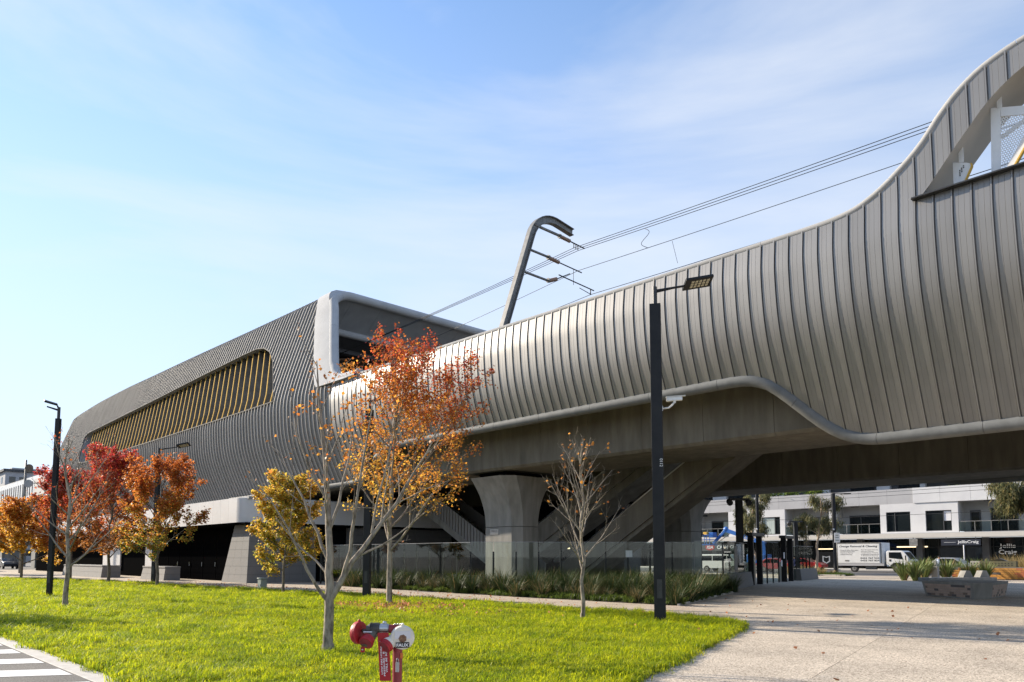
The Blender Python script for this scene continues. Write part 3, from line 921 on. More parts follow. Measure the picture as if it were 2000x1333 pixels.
# flat pale band between bullnose and cladding
rows = []
npth = len(path)
for i, (x, z) in enumerate(path):
    # direction of the path in (x, z) and its outward side (left of the leg, below the cap)
    xa, za = path[max(0, i - 1)]; xb, zb = path[min(npth - 1, i + 1)]
    tx, tz = xb - xa, zb - za; l_ = math.hypot(tx, tz); tx, tz = tx / l_, tz / l_
    ox, oz = -tz, tx
    if oz > 0: ox, oz = -ox, -oz
    k = max(0.0, min(1.0, (i - 2) / 9.0)); k = k * k * (3 - 2 * k)
    wd = 0.16 + 1.4 * k
    x2, z2 = x + ox * wd, max(z + oz * wd, 12.17)
    xm_, zm_ = x + ox * wd * .5, max(z + oz * wd * .5, 12.2)
    rows.append([(x + ox * .02, g_sta(z) - 0.05, z), (xm_, g_sta(zm_) - 0.165, zm_), (x2, g_sta(z2) - 0.165, z2), (x2 + ox * .02, g_sta(z2) + 0.05, z2 + oz * .02)])
wd = 1.56
for (dy, dz) in ((0.03, 0.08), (0.12, 0.30), (0.38, 0.62), (0.85, 0.88), (1.6, 1.0), (2.6, 1.03)):
    x = fr_x(TOPZ + dz); y = g_sta(TOPZ) + dy - 0.16
    rows.append([(x, y, TOPZ + dz + .06), (x - wd * .5, y, TOPZ + dz + 0.06), (x - wd, y, TOPZ + dz + 0.06), (x - wd - .02, y + 0.1, TOPZ + dz - .1)])
MB().grid(rows).build('frame_band', 'frame_white', sta, smooth=True, auto=35)
cr_ = []
for (dy, dz) in ((0.0, 0.0), (0.12, 0.30), (0.38, 0.62), (0.85, 0.88), (1.6, 1.0), (2.6, 1.03)):
    x = fr_x(TOPZ + dz); y = g_sta(TOPZ) + dy - 0.16
    cr_.append([(x - 0.05, y, TOPZ + dz + .055), (x + 0.25, y + 0.12, TOPZ + dz - 0.05), (x + 0.32, y + 0.3, TOPZ + dz - 0.3)])
MB().grid(cr_).build('frame_corner', 'frame_white', sta, smooth=True)
# mouth: outer soffit band, inner pale nose, dark ceiling behind
xm, zm = last.x, last.z
ys = [26.2] + list(np.arange(27.4, 42.1, 2.45)) + [42.0]
for a, b in zip(ys, ys[1:]):
    MB().grid([[(xm - 0.1, a, zm - 0.2), (xm - 0.1, b - 0.012, zm - 0.2)], [(xm - 1.3, a, zm - 0.95), (xm - 1.3, b - 0.012, zm - 0.95)], [(xm - 2.3, a, zm - 1.75), (xm - 2.3, b - 0.012, zm - 1.75)]]).build('mouth_soffit', 'soffit_grey', sta, smooth=True)
MB().tube([(xm - 1.9 + 2.2, 25.1, 14.0), (xm - 1.95 + .6, 25.55, 16.6), (xm - 2.3, 25.75, zm - 2.6), (xm - 2.4, 26.2, zm - 2.05), (xm - 2.4, 27.0, zm - 1.9), (xm - 2.4, 42, zm - 1.9)], 0.26, 12).build('inner_nose', 'frame_white', sta, smooth=True, auto=60)
MB().grid([[(xm - 2.4, 25.9, zm - 2.1), (xm - 2.4, 42, zm - 2.1)], [(xm - 4.2, 25.9, zm - 2.6), (xm - 4.2, 42, zm - 2.6)]]).build('mouth_soffit', 'dark_ceiling', sta)
MB().grid([[(fr_x(z) - 0.1, g_sta(z) + 0.45, z) for z in (12.2, 14, 16, 18, 19)], [(fr_x(z) - 4.5, g_sta(z) + 1.0, z) for z in (12.2, 14, 16, 18, 19)]]).build('mouth_cheek', 'soffit_grey', sta)
MB().box(-60, xm - 4.0, 27.8, 33.0, 16.95, 17.3).build('ceiling_raft', 'dark_ceiling', sta)

# ------------------------------------------------------------------ street level under the hall
can = thing('entrance_canopy', 'pale panelled canopy band wrapping the station entrance', 'canopy', (-45, 24, 3.7))
def can_panel(pts, m='canopy'):
    """pts: plan polyline of a panel face, z 3.72..5.22"""
    mb = MB()
    mb.grid([[(x, y, 3.72) for x, y in pts], [(x, y, 5.22) for x, y in pts]])
    mb.grid([[(x, y, 5.22) for x, y in pts], [(x - 0.05, y + 0.3, 5.26) for x, y in pts]])
    return mb.build('canopy_panel', m, can, smooth=True, auto=30)
x = -44.6
while x > -103:
    can_panel([(x, 19.5), (x - 1.19, 19.5)]); x -= 1.2
arc = [(-44.6 + 1.1 * math.sin(R(a)), 20.6 - 1.1 * math.cos(R(a))) for a in range(0, 91, 15)]
can_panel(arc)
y = 20.61
while y < 37:
    can_panel([(-43.5, y), (-43.5, y + 2.19)]); y += 2.2
MB().box(-103, -43.56, 19.6, 38, 3.60, 3.71).build('canopy_soffit', 'void', can)
MB().box(-103, -43.6, 19.8, 38, 5.16, 5.3).build('canopy_top', 'soffit_grey', can)

def block_wall(root, x0, x1, y0, y1, z0, z1, batter=(0, 0), bw=0.8, bh=0.42, m='granite', faces='xy'):
    """battered pier of stone blocks: a mortar core with each block standing proud"""
    cx = (x0 + x1) / 2; cy = (y0 + y1) / 2
    H = z1 - z0
    def ins(z): return batter[0] * (z - z0) / H, batter[1] * (z - z0) / H
    g_ = 0.012
    core = MB()
    a, b = ins(z0), ins(z1)
    core.prism([(x0 + a[0] + .02, y0 + .02), (x1 - .02, y0 + .02), (x1 - .02, y1 - .02), (x0 + a[0] + .02, y1 - .02)], z0, z1 - 0.01,
               [(x0 + b[0] + .02, y0 + .02 + b[1]), (x1 - .02, y0 + .02 + b[1]), (x1 - .02, y1 - .02), (x0 + b[0] + .02, y1 - .02)])
    core.build('core', 'charcoal', root)
    rows = max(1, round(H / bh)); h = H / rows
    for r in range(rows):
        za, zb = z0 + r * h + g_ / 2, z0 + (r + 1) * h - g_ / 2
        (ia, ja), (ib, jb) = ins(za), ins(zb)
        # front (low y) face, running along x
        L = x1 - x0 - ia; n = max(1, round(L / bw))
        for k in range(n):
            t0, t1 = k / n, (k + 1) / n
            xa0, xa1 = lerp(x0 + ia, x1, t0) + g_ / 2, lerp(x0 + ia, x1, t1) - g_ / 2
            xb0, xb1 = lerp(x0 + ib, x1, t0) + g_ / 2, lerp(x0 + ib, x1, t1) - g_ / 2
            MB().add([(xa0, y0 + ja, za), (xa1, y0 + ja, za), (xa1, y0 + ja + .06, za), (xa0, y0 + ja + .06, za), (xb0, y0 + jb, zb), (xb1, y0 + jb, zb), (xb1, y0 + jb + .06, zb), (xb0, y0 + jb + .06, zb)],
                     [(3, 2, 1, 0), (4, 5, 6, 7), (0, 1, 5, 4), (1, 2, 6, 5), (2, 3, 7, 6), (3, 0, 4, 7)]).build('stone_block', m, root)
        # end (high x) face, running along y
        L = y1 - y0; n = max(1, round(L / bw))
        for k in range(n):
            t0, t1 = k / n, (k + 1) / n
            ya0, ya1 = lerp(y0 + ja, y1, t0) + g_ / 2, lerp(y0 + ja, y1, t1) - g_ / 2
            yb0, yb1 = lerp(y0 + jb, y1, t0) + g_ / 2, lerp(y0 + jb, y1, t1) - g_ / 2
            MB().add([(x1 - .06, ya0, za), (x1, ya0, za), (x1, ya1, za), (x1 - .06, ya1, za), (x1 - .06, yb0, zb), (x1, yb0, zb), (x1, yb1, zb), (x1 - .06, yb1, zb)],
                     [(3, 2, 1, 0), (4, 5, 6, 7), (0, 1, 5, 4), (1, 2, 6, 5), (2, 3, 7, 6), (3, 0, 4, 7)]).build('stone_block', m, root)

p1_ = thing('stone_pier', 'tapered granite block pier carrying the canopy corner', 'pier', (-45.6, 21.8, 0))
block_wall(p1_, -47.6, -43.9, 19.95, 24.6, 0.0, 3.6, batter=(1.5, 0.12), bw=0.95, bh=0.52)
p2_ = thing('stone_pier', 'granite block wall pier behind the bare trees under the canopy end', 'pier', (-44.5, 29, 0))
block_wall(p2_, -45.6, -43.9, 27.0, 36.0, 0.0, 3.6, batter=(0.4, 0), bw=1.1, bh=0.52, m='granite_dk')
# black slatted doors
drs = thing('slatted_doors', 'black vertical slat doors beside the granite pier', 'doors', (-52, 20.6, 0))
MB().box(-103, -46.1, 20.86, 21.0, 0.0, 3.6).build('door_backing', 'void', drs)
slat_me = MB().box(-0.045, 0.045, -0.05, 0.0, 0.06, 3.58).mesh('slat'); slat_me.materials.append(M['black_slat'])
for k in range(110):
    o = link('slat', slat_me, drs); o.location = (-46.15 - k * 0.16 - (0.1 if k % 14 == 0 else 0), 20.86, 0)
for k in range(5):
    MB().tube([(-48.3 - k * 2.3, 20.74, 0.95), (-48.3 - k * 2.3, 20.74, 1.25)], 0.018, 6).build('pull_handle', 'stainless', drs)
MB().box(-64.5, -62, 20.7, 20.8, 0.0, 3.6).build('pale_panel', 'canopy', drs)
MB().box(-76, -71, 20.7, 20.8, 0.6, 3.6).build('pale_panel', 'canopy', drs)
# shade of the space below the hall, put into near-black walls
und = thing('undercroft_wall', 'black wall standing in for the shade under the station hall', 'wall', (-60, 44, 0))
MB().box(-103, -47, 43.5, 43.8, 0, 8.2).build('wall_face', 'void', und)
MB().box(-103, -44.0, 24.9, 25.2, 0, 3.6).build('wall_face', 'void', und)
MB().box(-44.4, -44.2, 24.6, 27.0, 0, 3.6).build('wall_face', 'black_slat', und)
# stone seats by the doors
for (lab, x0, x1, y0, y1, h) in (('short granite block seat under the orange maples', -57.6, -52.9, 18.2, 19.3, 0.95), ('long granite block seat wall behind the bare young maple', -75, -63.5, 17.2, 18.6, 0.95)):
    s_ = thing('granite_bench', lab, 'seat', ((x0 + x1) / 2, (y0 + y1) / 2, 0))
    block_wall(s_, x0, x1, y0, y1, 0.0, h - 0.1, batter=(0.25, 0.1), bw=1.2, bh=0.42)
    MB().box(x0 + 0.2, x1 + 0.02, y0 + 0.06, y1 + 0.02, h - 0.1, h).build('seat_slab', 'granite', s_, bevel=0.01)

# ------------------------------------------------------------------ stairs between the girder lines
def stair(label, x0, z0, x1, z1, y0, y1, thick=0.75, balus=1.05, rail=True, ribbed=False, dark=False):
    t = thing('stair_flight', label, 'stairs', ((x0 + x1) / 2, (y0 + y1) / 2, 0), 'stairs to the platforms')
    cm_ = 'concrete_lt' if not dark else 'concrete'  # the shaded flight takes darker concrete, its shade put into the colour
    MB().extr([(x0, y0 + .12, z0 - thick), (x1, y0 + .12, z1 - thick), (x1, y0 + .12, z1), (x0, y0 + .12, z0)], (0, y1 - y0 - .24, 0)).build('flight_slab', cm_, t)
    n = max(2, int(abs(z1 - z0) / 0.17)); st = MB()
    for k in range(n):
        xa, xb = lerp(x0, x1, k / n), lerp(x0, x1, (k + 1) / n); zt = lerp(z0, z1, (k + 1) / n)
        st.box(xa, xb, y0 + .2, y1 - .2, zt - 0.2, zt)
    s_ = st.build('steps', 'concrete', t); s_['kind'] = 'stuff'
    for y in (y0, y1 - 0.1):
        MB().extr([(x0, y, z0 - 0.25), (x1, y, z1 - 0.25), (x1, y, z1 + balus), (x0, y, z0 + balus)], (0, 0.1, 0)).build('side_wall', 'zinc' if ribbed else cm_, t)
        if rail: MB().tube([(x0, y + 0.05, z0 + balus + 0.06), (x1, y + 0.05, z1 + balus + 0.06)], 0.045, 8).build('handrail', 'stainless', t, smooth=True)
    if ribbed:
        for k in range(int(abs(x1 - x0) / 0.3)):
            u = k * 0.3 / abs(x1 - x0); x = lerp(x0, x1, u); z = lerp(z0, z1, u)
            MB().box(x, x + 0.04, y0 - 0.05, y0 - 0.001, z - 0.2, z + balus - 0.02).build('rib', 'zinc', t)
    return t
stair('concrete stair flight rising right behind the pier, its side lit by the sun', -36.2, 0.2, -21.5, 8.2, 33.0, 35.2)
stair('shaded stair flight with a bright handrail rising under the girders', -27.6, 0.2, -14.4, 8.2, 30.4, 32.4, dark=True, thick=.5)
stair('ribbed stair flight rising left behind the tall maple', -31.2, 0.2, -46, 8.2, 30.8, 33.0, ribbed=True, rail=False)
# ================================================================== overhead line equipment
CR = Vector((math.cos(R(46)), math.sin(R(46)), 0)); CF = Vector((-math.sin(R(46)), math.cos(R(46)), 0)); UP = Vector((0, 0, 1))
mast = thing('catenary_mast', 'curved grey steel mast with three insulated arms standing behind the ribbed wall', 'catenary mast', (-26.2, 23.9, 8.6))
def sweep_profile(pts, prof, nrm=Vector((1, 0, 0))):
    """sweep a closed 2D profile (a: across, along nrm; b: in the plane of the path) along a path"""
    rows = []
    for i, p in enumerate(pts):
        d = (pts[min(i + 1, len(pts) - 1)] - pts[max(i - 1, 0)]).normalized()
        b = d.cross(nrm).normalized()
        rows.append([p + nrm * u + b * v for u, v in prof])
    mb = MB().grid(rows, close=True)
    n = len(prof)
    mb.f.append(tuple(range(n))); mb.f.append(tuple(range(len(mb.v) - n, len(mb.v))))
    return mb
mp_ = [Vector((-26.2, 24.0, 10.6)), Vector((-26.2, 24.75, 13.0)), Vector((-26.2, 26.65, 18.3))]
for a in np.linspace(0, 1, 10):
    ang = R(lerp(68, -6, a))
    prev = mp_[-1]
    mp_.append(prev + Vector((0, math.cos(ang), math.sin(ang))) * 0.27)
mp_.append(mp_[-1] + Vector((0, 1.15 * math.cos(R(-7)), 1.15 * math.sin(R(-7)))))
H = [(-.15, -.19), (.15, -.19), (.15, -.155), (.02, -.155), (.02, .155), (.15, .155), (.15, .19), (-.15, .19), (-.15, .155), (-.02, .155), (-.02, -.155), (-.15, -.155)]
sweep_profile(mp_, H).build('mast_beam', 'steel', mast, smooth=True, auto=35)
def insulator(a, b, parent):
    a, b = Vector(a), Vector(b)
    n = 7; rad = []; pts = []
    for k in range(n * 2 + 1):
        pts.append(a.lerp(b, k / (n * 2))); rad.append(0.11 if k % 2 else 0.065)
    MB().tube(pts, rad, 10).build('insulator', 'porcelain', parent, smooth=True)
def rod(a, b, r, parent, nm='rod', m='wire', sides=6): MB().tube([a, b], r, sides).build(nm, m, parent, smooth=True)
X = -26.2
rod((X, 26.9, 18.95), (X, 28.85, 18.95), 0.075, mast, 'bracket_arm', 'steel', 8); insulator((X, 28.95, 18.93), (X, 29.75, 18.9), mast); rod((X, 29.75, 18.9), (X, 30.95, 18.85), 0.035, mast)
rod((X, 26.45, 17.5), (X, 27.95, 17.5), 0.065, mast, 'bracket_arm', 'steel', 8); insulator((X, 28.05, 17.48), (X, 28.85, 17.44), mast); rod((X, 28.85, 17.44), (X, 30.7, 17.38), 0.032, mast)
rod((X, 26.0, 16.2), (X, 27.95, 16.2), 0.065, mast, 'bracket_arm', 'steel', 8); insulator((X, 28.0, 16.2), (X, 28.65, 16.48), mast); rod((X, 28.65, 16.48), (X, 29.7, 17.05), 0.032, mast)
rod((X, 28.8, 16.75), (X, 31.75, 16.62), 0.032, mast); rod((X, 31.45, 16.62), (X, 31.45, 16.30), 0.03, mast); rod((X, 31.45, 16.34), (X, 30.5, 16.46), 0.02, mast)
rod((X, 30.0, 17.4), (X, 30.0, 16.5), 0.014, mast)
for k in range(3): rod((X, 30.05 + k * 0.17, 18.86), (X, 30.05 + k * 0.17, 18.6), 0.025, mast, 'clamp')
for (y, z) in ((28.88, 18.93), (27.98, 17.49), (27.95, 16.22)): MB().tube([(X, y - .03, z), (X, y + .05, z)], 0.13, 10).build('flange', 'steel', mast)

def wire_thing(label, pts, r):
    w = MB(); P = [Vector(p) for p in pts]; out = []
    for a, b in zip(P, P[1:]):
        sag = 0.012 * (b - a).length
        for k in range(12):
            t = k / 12; q = a.lerp(b, t); q.z -= sag * 4 * t * (1 - t) * 0.35; out.append(q)
    out.append(P[-1])
    o = w.tube(out, r, 5).build('overhead_wire', 'wire', smooth=True)
    return tag(o, label, 'wire', 'overhead line wires')
for k in range(3):
    wire_thing(('uppermost', 'middle', 'lowest')[k] + ' strand of the three parallel feeder wires above the viaduct', [(12, 30.1 + k * .17, 17.7 - k * .09), (X, 30.05 + k * .17, 18.62 - k * .03), (-43.5, 28.2 + k * .04, 16.7), (-62, 27.9 + k * 0.02, 16.2)], 0.016)
wire_thing('single messenger wire hung below the feeder strands', [(12, 30.4, 16.85), (X, 30.4, 17.42), (-43.5, 31.2, 16.6), (-62, 31.2, 16.2)], 0.015)
wire_thing('single contact wire running lowest above the wall cap', [(12, 31.4, 16.15), (X, 31.45, 16.32), (-43.5, 32.2, 15.9), (-62, 32.2, 15.7)], 0.017)
for (x, z0, z1) in ((-20.1, 16.2, 17.22), (-9.5, 16.75, 16.98)):
    o = MB().tube([(x, 30.9, z0), (x, 30.45, z1)], 0.01, 5).build('dropper_wire', 'wire'); tag(o, 'thin upright dropper between messenger and contact wire', 'wire', 'droppers')
cur = []
for k in range(15):
    t = k / 14; cur.append((-21.6 + 0.25 * math.sin(t * 7), 30.3, lerp(18.28, 17.22, t)))
tag(MB().tube(cur, 0.014, 5).build('jumper_wire', 'wire', smooth=True), 'curly jumper cable hanging from the feeder wires', 'wire')

# ================================================================== lamp posts
def lamp_post(label, loc, arm_dir, h=7.75, group='black square lamp posts', face=R(46 - 13), arm=0.75, w=(0.27, 0.2), head=1.0):
    x, y, _ = loc
    t = thing('lamp_post', label, 'lamp post', loc, group)
    fx_ = Vector((math.cos(face), math.sin(face), 0)); fy_ = Vector((-fx_.y, fx_.x, 0))
    MB().obox((x, y, h / 2 + 0.02), fx_ * w[0] / 2, fy_ * w[1] / 2, UP * (h / 2)).build('post', 'black_post', t, bevel=0.012)
    MB().obox((x, y, 0.045), fx_ * 0.24, fy_ * 0.21, UP * 0.03).build('footing', 'kerb', t, bevel=0.02)
    # thin lighter spine strip down one face, inspection hatch, cable cap
    MB().obox(Vector((x, y, 0.85)) + fy_ * -(w[1] / 2 + 0.004), fx_ * 0.06, fy_ * 0.005, UP * 0.22).build('hatch', 'dark_metal', t)
    MB().cyl((x, y, h + 0.02), (x, y, h + 0.46), 0.055, 12).build('spigot', 'dark_metal', t, smooth=True, auto=40)
    d = Vector(arm_dir).normalized(); p = Vector((x, y, h + 0.36))
    e = p + d * arm + UP * 0.16
    MB().tube([p, e], [0.035, 0.028], 8).build('arm', 'black_post', t, smooth=True, auto=40)
    MB().extr([p + UP * 0.02, p + d * 0.4 + UP * 0.1, p + d * 0.4 + UP * 0.05, p - UP * 0.06], d.cross(UP) * 0.015).build('gusset', 'black_post', t)
    s = d.cross(UP)
    u = (d + UP * 0.21).normalized(); s = (s * math.cos(R(20)) + (UP - u * UP.dot(u)) * math.sin(R(20))).normalized(); nn = s.cross(u) * -1
    hd = MB().obox(e + u * 0.36 * head + UP * 0.03, u * 0.36 * head, s * 0.2 * head, nn * 0.035).build('lamp_head', 'black_post', t, bevel=0.012)
    led = MB()
    for a in range(5):
        for b in range(3):
            led.obox(e + u * (0.2 + a * 0.1) * head + UP * 0.03 + s * (b - 1) * 0.09 * head - (nn if nn.z > 0 else -nn) * 0.036, u * 0.036 * head, s * 0.034 * head, nn * 0.004)
    o = led.build('lens_array', mat('lens', (0.55, 0.50, 0.36), rough=0.25), hd) if 'lens' not in bpy.data.materials else led.build('lens_array', bpy.data.materials['lens'], hd)
    return t
L1 = lamp_post('tall black square lamp post at the lawn corner with a security camera', (-10.33, 14.85, 0), CR + CF * 0.12)
lamp_post('black lamp post on the lawn edge with a leaning bare maple close by', (-32.2, 7.0, 0), -CR * 0.75 - CF * 0.65, h=6.85, face=R(46 - 5), arm=0.06, w=(0.17, 0.15), head=0.62)
lamp_post('slim black lamp post rising behind the orange maple by the ribbed hall', (-45.0, 14.95, 0), CR, h=7.45, arm=1.05, w=(0.24, 0.2))
lamp_post('black lamp post rising beside the tall red topped maple', (-23.97, 15.57, 0), CF, h=7.2)
text('0112', 'white', L1, Vector((-10.33, 14.85, 3.85)) + (-Vector((-math.sin(R(33)), math.cos(R(33)), 0))) * 0.1 + Vector((math.cos(R(33)), math.sin(R(33)), 0)) * 0.09, (0, 0, -1), (math.cos(R(33)), math.sin(R(33)), 0), height=0.07, thick=0.006, name='post_number')
# security camera on its bracket
cc = thing('security_camera', 'white bullet security camera on a bracket of the lamp post', 'security camera', (-10.2, 15.0, 5.3))
b0 = Vector((-10.33, 14.85, 5.18)) + CR * 0.13
MB().tube([b0, b0 + CR * 0.16 + UP * 0.02, b0 + CR * 0.24 + UP * 0.08, b0 + CR * 0.30 + UP * 0.16], 0.022, 8).build('bracket', 'white_paint', cc, smooth=True)
MB().obox(b0 + UP * 0.0, CR * 0.012, CF * 0.05, UP * 0.06).build('wall_plate', 'white_paint', cc)
bc = b0 + CR * 0.30 + UP * 0.24
ca = (CR + CF * -0.15 + UP * 0.04).normalized(); cs = ca.cross(UP).normalized(); cu = cs.cross(ca)
MB().obox(bc, ca * 0.19, cs * 0.05, cu * 0.05).build('housing', 'white_paint', cc, bevel=0.012)
MB().extr([bc - ca * 0.20 + cs * 0.065 + cu * 0.052, bc + ca * 0.27 + cs * 0.065 + cu * 0.052, bc + ca * 0.27 - cs * 0.065 + cu * 0.052, bc - ca * 0.20 - cs * 0.065 + cu * 0.052], cu * 0.012).build('sun_shield', 'white_paint', cc)
MB().cyl(bc + ca * 0.185, bc + ca * 0.2, 0.034, 14).build('camera_lens', 'black', cc)
MB().obox(bc - cu * 0.07, ca * 0.03, cs * 0.03, cu * 0.03).build('swivel', 'white_paint', cc)

# ================================================================== glass fence and station gate
fen = thing('glass_fence', 'frameless glass fence on short black posts behind the strappy garden', 'fence', (-26.5, 23.5, 0))
def glass_run(root, a, b, n, z0, z1, post=1.85, gap=0.02, thick=0.012, postw=0.09):
    a, b = Vector(a), Vector(b); d = (b - a) / n; u = d.normalized(); s = u.cross(UP)
    for k in range(n):
        p, q = a + d * k + u * gap, a + d * (k + 1) - u * gap
        MB().obox((p + q) / 2 + UP * (z0 + z1) / 2, (q - p) / 2, s * thick / 2, UP * (z1 - z0) / 2).build('glass_pane', 'glass', root)
        MB().bar(p + UP * (z1 + 0.006), q + UP * (z1 + 0.006), thick * 1.6, 0.014).build('glass_top_edge', 'frame_white', root)
        if post: MB().obox(a + d * k + s * -0.06 + UP * post / 2, u * postw / 2, s * 0.04, UP * post / 2).build('post', 'black_post', root, bevel=0.006)
FA, FB, FC, FD = (-40, 22.7, 0), (-26.5, 22.9, 0), (-18.63, 32.12, 0), (-21.05, 38.8, 0)
glass_run(fen, FA, FB, 13, 0.12, 2.28)
FC0 = tuple(Vector(FC).lerp(Vector(FB), 0.12))
glass_run(fen, FB, FC0, 10, 0.12, 2.30)
gate = thing('station_gateway', 'station gateway of concrete plinths, glass panes and black portal frames', 'gateway', (-22, 44, 0))
def plinth(a, b, h=0.78, w=0.32, inset=0.1):
    a, b = Vector(a), Vector(b); u = (b - a).normalized(); s = u.cross(UP)
    base = [a - s * w, b - s * w, b + s * w, a + s * w]
    top = [a - s * (w - inset) + u * 0.05, b - s * (w - inset) - u * 0.12, b + s * (w - inset) - u * 0.12, a + s * (w - inset) + u * 0.05]
    area = sum(base[i].x * base[(i + 1) % 4].y - base[(i + 1) % 4].x * base[i].y for i in range(4))
    if area < 0: base.reverse(); top.reverse()
    MB().prism([p.xy for p in base], 0, h, [p.xy for p in top]).build('plinth', 'granite_dk', gate, bevel=0.01)
plinth(FC0, FC); plinth(FC, FD)
glass_run(gate, FC0, FC, 1, 0.78, 2.36, post=0)
glass_run(gate, FC, FD, 4, 0.78, 2.36, post=2.3, postw=0.07)
gd = (Vector((-24.06, 54.1, 0)) - Vector(FD)).normalized(); gs_ = gd.cross(UP)
def portal(t0, t1, h=2.95):
    a, b = Vector(FD) + gd * t0, Vector(FD) + gd * t1
    for p in (a, b): MB().obox(p + UP * h / 2, gd * 0.09, gs_ * 0.16, UP * h / 2).build('portal_post', 'black_post', gate, bevel=0.01)
    MB().bar(a - gd * 0.3 + UP * (h - 0.05), b + gd * 0.5 + UP * (h - 0.05), 0.4, 0.18).build('portal_beam', 'dark_metal', gate, bevel=0.01)
portal(0.7, 2.3); portal(7.6, 9.2)
glass_run(gate, tuple(Vector(FD) + gd * 0.3 + gs_ * -1.2), tuple(Vector(FD) + gd * 0.35), 1, 0.06, 2.1, post=0)
glass_run(gate, tuple(Vector(FD) + gd * 2.5), tuple(Vector(FD) + gd * 6.3), 3, 0.06, 2.5, post=0)
for k in range(4):
    p = Vector(FD) + gd * (2.5 + k * 1.27); MB().obox(p + UP * 1.2, gd * 0.025, gs_ * 0.04, UP * 1.2).build('glazing_bar', 'black_post', gate)
glass_run(gate, tuple(Vector(FD) + gd * 9.3), tuple(Vector(FD) + gd * 10.6), 1, 0.06, 2.3, post=0)
plinth(tuple(Vector(FD) + gd * 10.7), (-24.06, 54.1, 0)); glass_run(gate, tuple(Vector(FD) + gd * 10.8), (-24.06, 54.1, 0), 5, 0.78, 2.35, post=2.3, postw=0.06)
for t0 in (1.5, 8.3):
    p = Vector(FD) + gd * t0 + gs_ * -0.25
    MB().obox(p + UP * 0.65, gd * 0.16, gs_ * 0.22, UP * 0.65).build('ticket_reader', 'stainless', gate, bevel=0.03)
    MB().obox(p + UP * 1.42, gd * 0.14, gs_ * 0.05, UP * 0.22).build('reader_screen', 'paper', gate, bevel=0.01)
for (t0, z) in ((0.9, 1.5), (6.6, 1.2), (7.2, 1.7)):
    p = Vector(FD) + gd * t0 + gs_ * 0.12
    MB().obox(p + UP * z, gd * 0.12, gs_ * 0.008, UP * 0.2).build('notice', 'paper', gate)
ip = Vector(FC).lerp(Vector(FD), 0.42) + gs_ * 0.3
MB().obox(Vector(FC).lerp(Vector(FD), 0.40) + (Vector(FD) - Vector(FC)).normalized().cross(UP) * 0.08 + UP * 1.55, (Vector(FD) - Vector(FC)).normalized() * 0.42, gs_ * 0.02, UP * 0.62).build('information_board', 'steel', gate, bevel=0.01)
# bench tiles dot sign on the fence glass
MB().obox(Vector(FB).lerp(Vector(FC), 0.62) + UP * 1.75, (Vector(FC) - Vector(FB)).normalized() * 0.16, (Vector(FC) - Vector(FB)).normalized().cross(UP) * 0.004, UP * 0.16).build('safety_sticker', 'paper', fen)

def spot_pole(label, loc, h, w=0.3, heads=2, ang=0):
    x, y, _ = loc
    t = thing('light_pole', label, 'light pole', loc, 'short black light poles by the station gate')
    MB().obox((x, y, h / 2), CR * w / 2, CF * w / 2, UP * h / 2).build('post', 'black_post', t, bevel=0.01)
    MB().bar(Vector((x, y, h + 0.06)) - CR * 0.55, Vector((x, y, h + 0.06)) + CR * 0.55, 0.16, 0.12).build('cross_arm', 'dark_metal', t)
    for k in range(heads):
        c = Vector((x, y, h - 0.08)) + CR * (-0.55 if k == 0 else 0.5) - CF * 0.1
        MB().tube([c + CF * 0.2 + UP * 0.05, c - CF * 0.12 - UP * 0.08], [0.13, 0.17], 12).build('spotlight', 'dark_metal', t, smooth=True, auto=40)
    MB().bar(Vector((x, y, h * 0.72)) - CR * 0.3, Vector((x, y, h * 0.72)) + CR * 0.3, 0.1, 0.05).build('side_arm', 'dark_metal', t)
    return t
spot_pole('square black pole with two spotlights behind the glass fence', (-20.97, 37.88, 0), 4.75, 0.34)
spot_pole('black pole beside the shaded pier with small side arms', (-27.2, 43.8, 0), 4.3, 0.24, 0)
spot_pole('black pole with a floodlight past the station gateway', (-27.25, 58.15, 0), 4.4, 0.3, 1)

# ================================================================== fire hydrant in the near lawn corner
HC = CF * 5.2 + CR * (-0.79)
def hl(x, z, d=0.0):
    """hydrant frame: x right (mm), z height (m), d towards the camera (mm)"""
    return HC + CR * (x / 1000) - CF * (d / 1000) + UP * z
hyd = thing('fire_hydrant', 'maroon standpipe fire hydrant with ivory cap and red handwheel', 'fire hydrant', HC)
MB().tube([hl(0, 0), hl(0, 0.99)], 0.033, 20).build('standpipe', 'red_dk', hyd, smooth=True, auto=50)
MB().tube([hl(0, 0.98), hl(0, 1.02), hl(0, 1.06), hl(-8, 1.095), hl(-30, 1.105)], [0.035, 0.037, 0.036, 0.034, 0.031], 18).build('elbow', 'red_dk', hyd, smooth=True, auto=50)
MB().tube([hl(40, 1.10), hl(-60, 1.105)], 0.03, 18).build('cross_pipe', 'red_dk', hyd, smooth=True, auto=50)
MB().tube([hl(-62, 1.106), hl(-68, 1.106), hl(-70, 1.106), hl(-118, 1.106), hl(-120, 1.106), hl(-126, 1.106)], [0.03, 0.03, 0.036, 0.036, 0.03, 0.03], 20).build('clamp_coupling', 'stainless', hyd, smooth=True, auto=30)
MB().tube([hl(-80, 1.142), hl(-104, 1.146)], 0.012, 8).build('clamp_bolt', 'stainless', hyd, smooth=True)
vb = MB()
vb.tube([hl(-124, 1.106), hl(-150, 1.105), hl(-196, 1.10), hl(-212, 1.096)], [0.036, 0.04, 0.037, 0.03], 18)
for k in range(5): vb.tube([hl(-132 - k * 13, 1.106), hl(-137 - k * 13, 1.106)], 0.0425, 16)
vb.tube([hl(-150, 1.10), hl(-180, 1.06, 15), hl(-196, 1.03, 28)], [0.036, 0.036, 0.038], 16)
vb.build('valve_body', 'brass', hyd, smooth=True, auto=40)
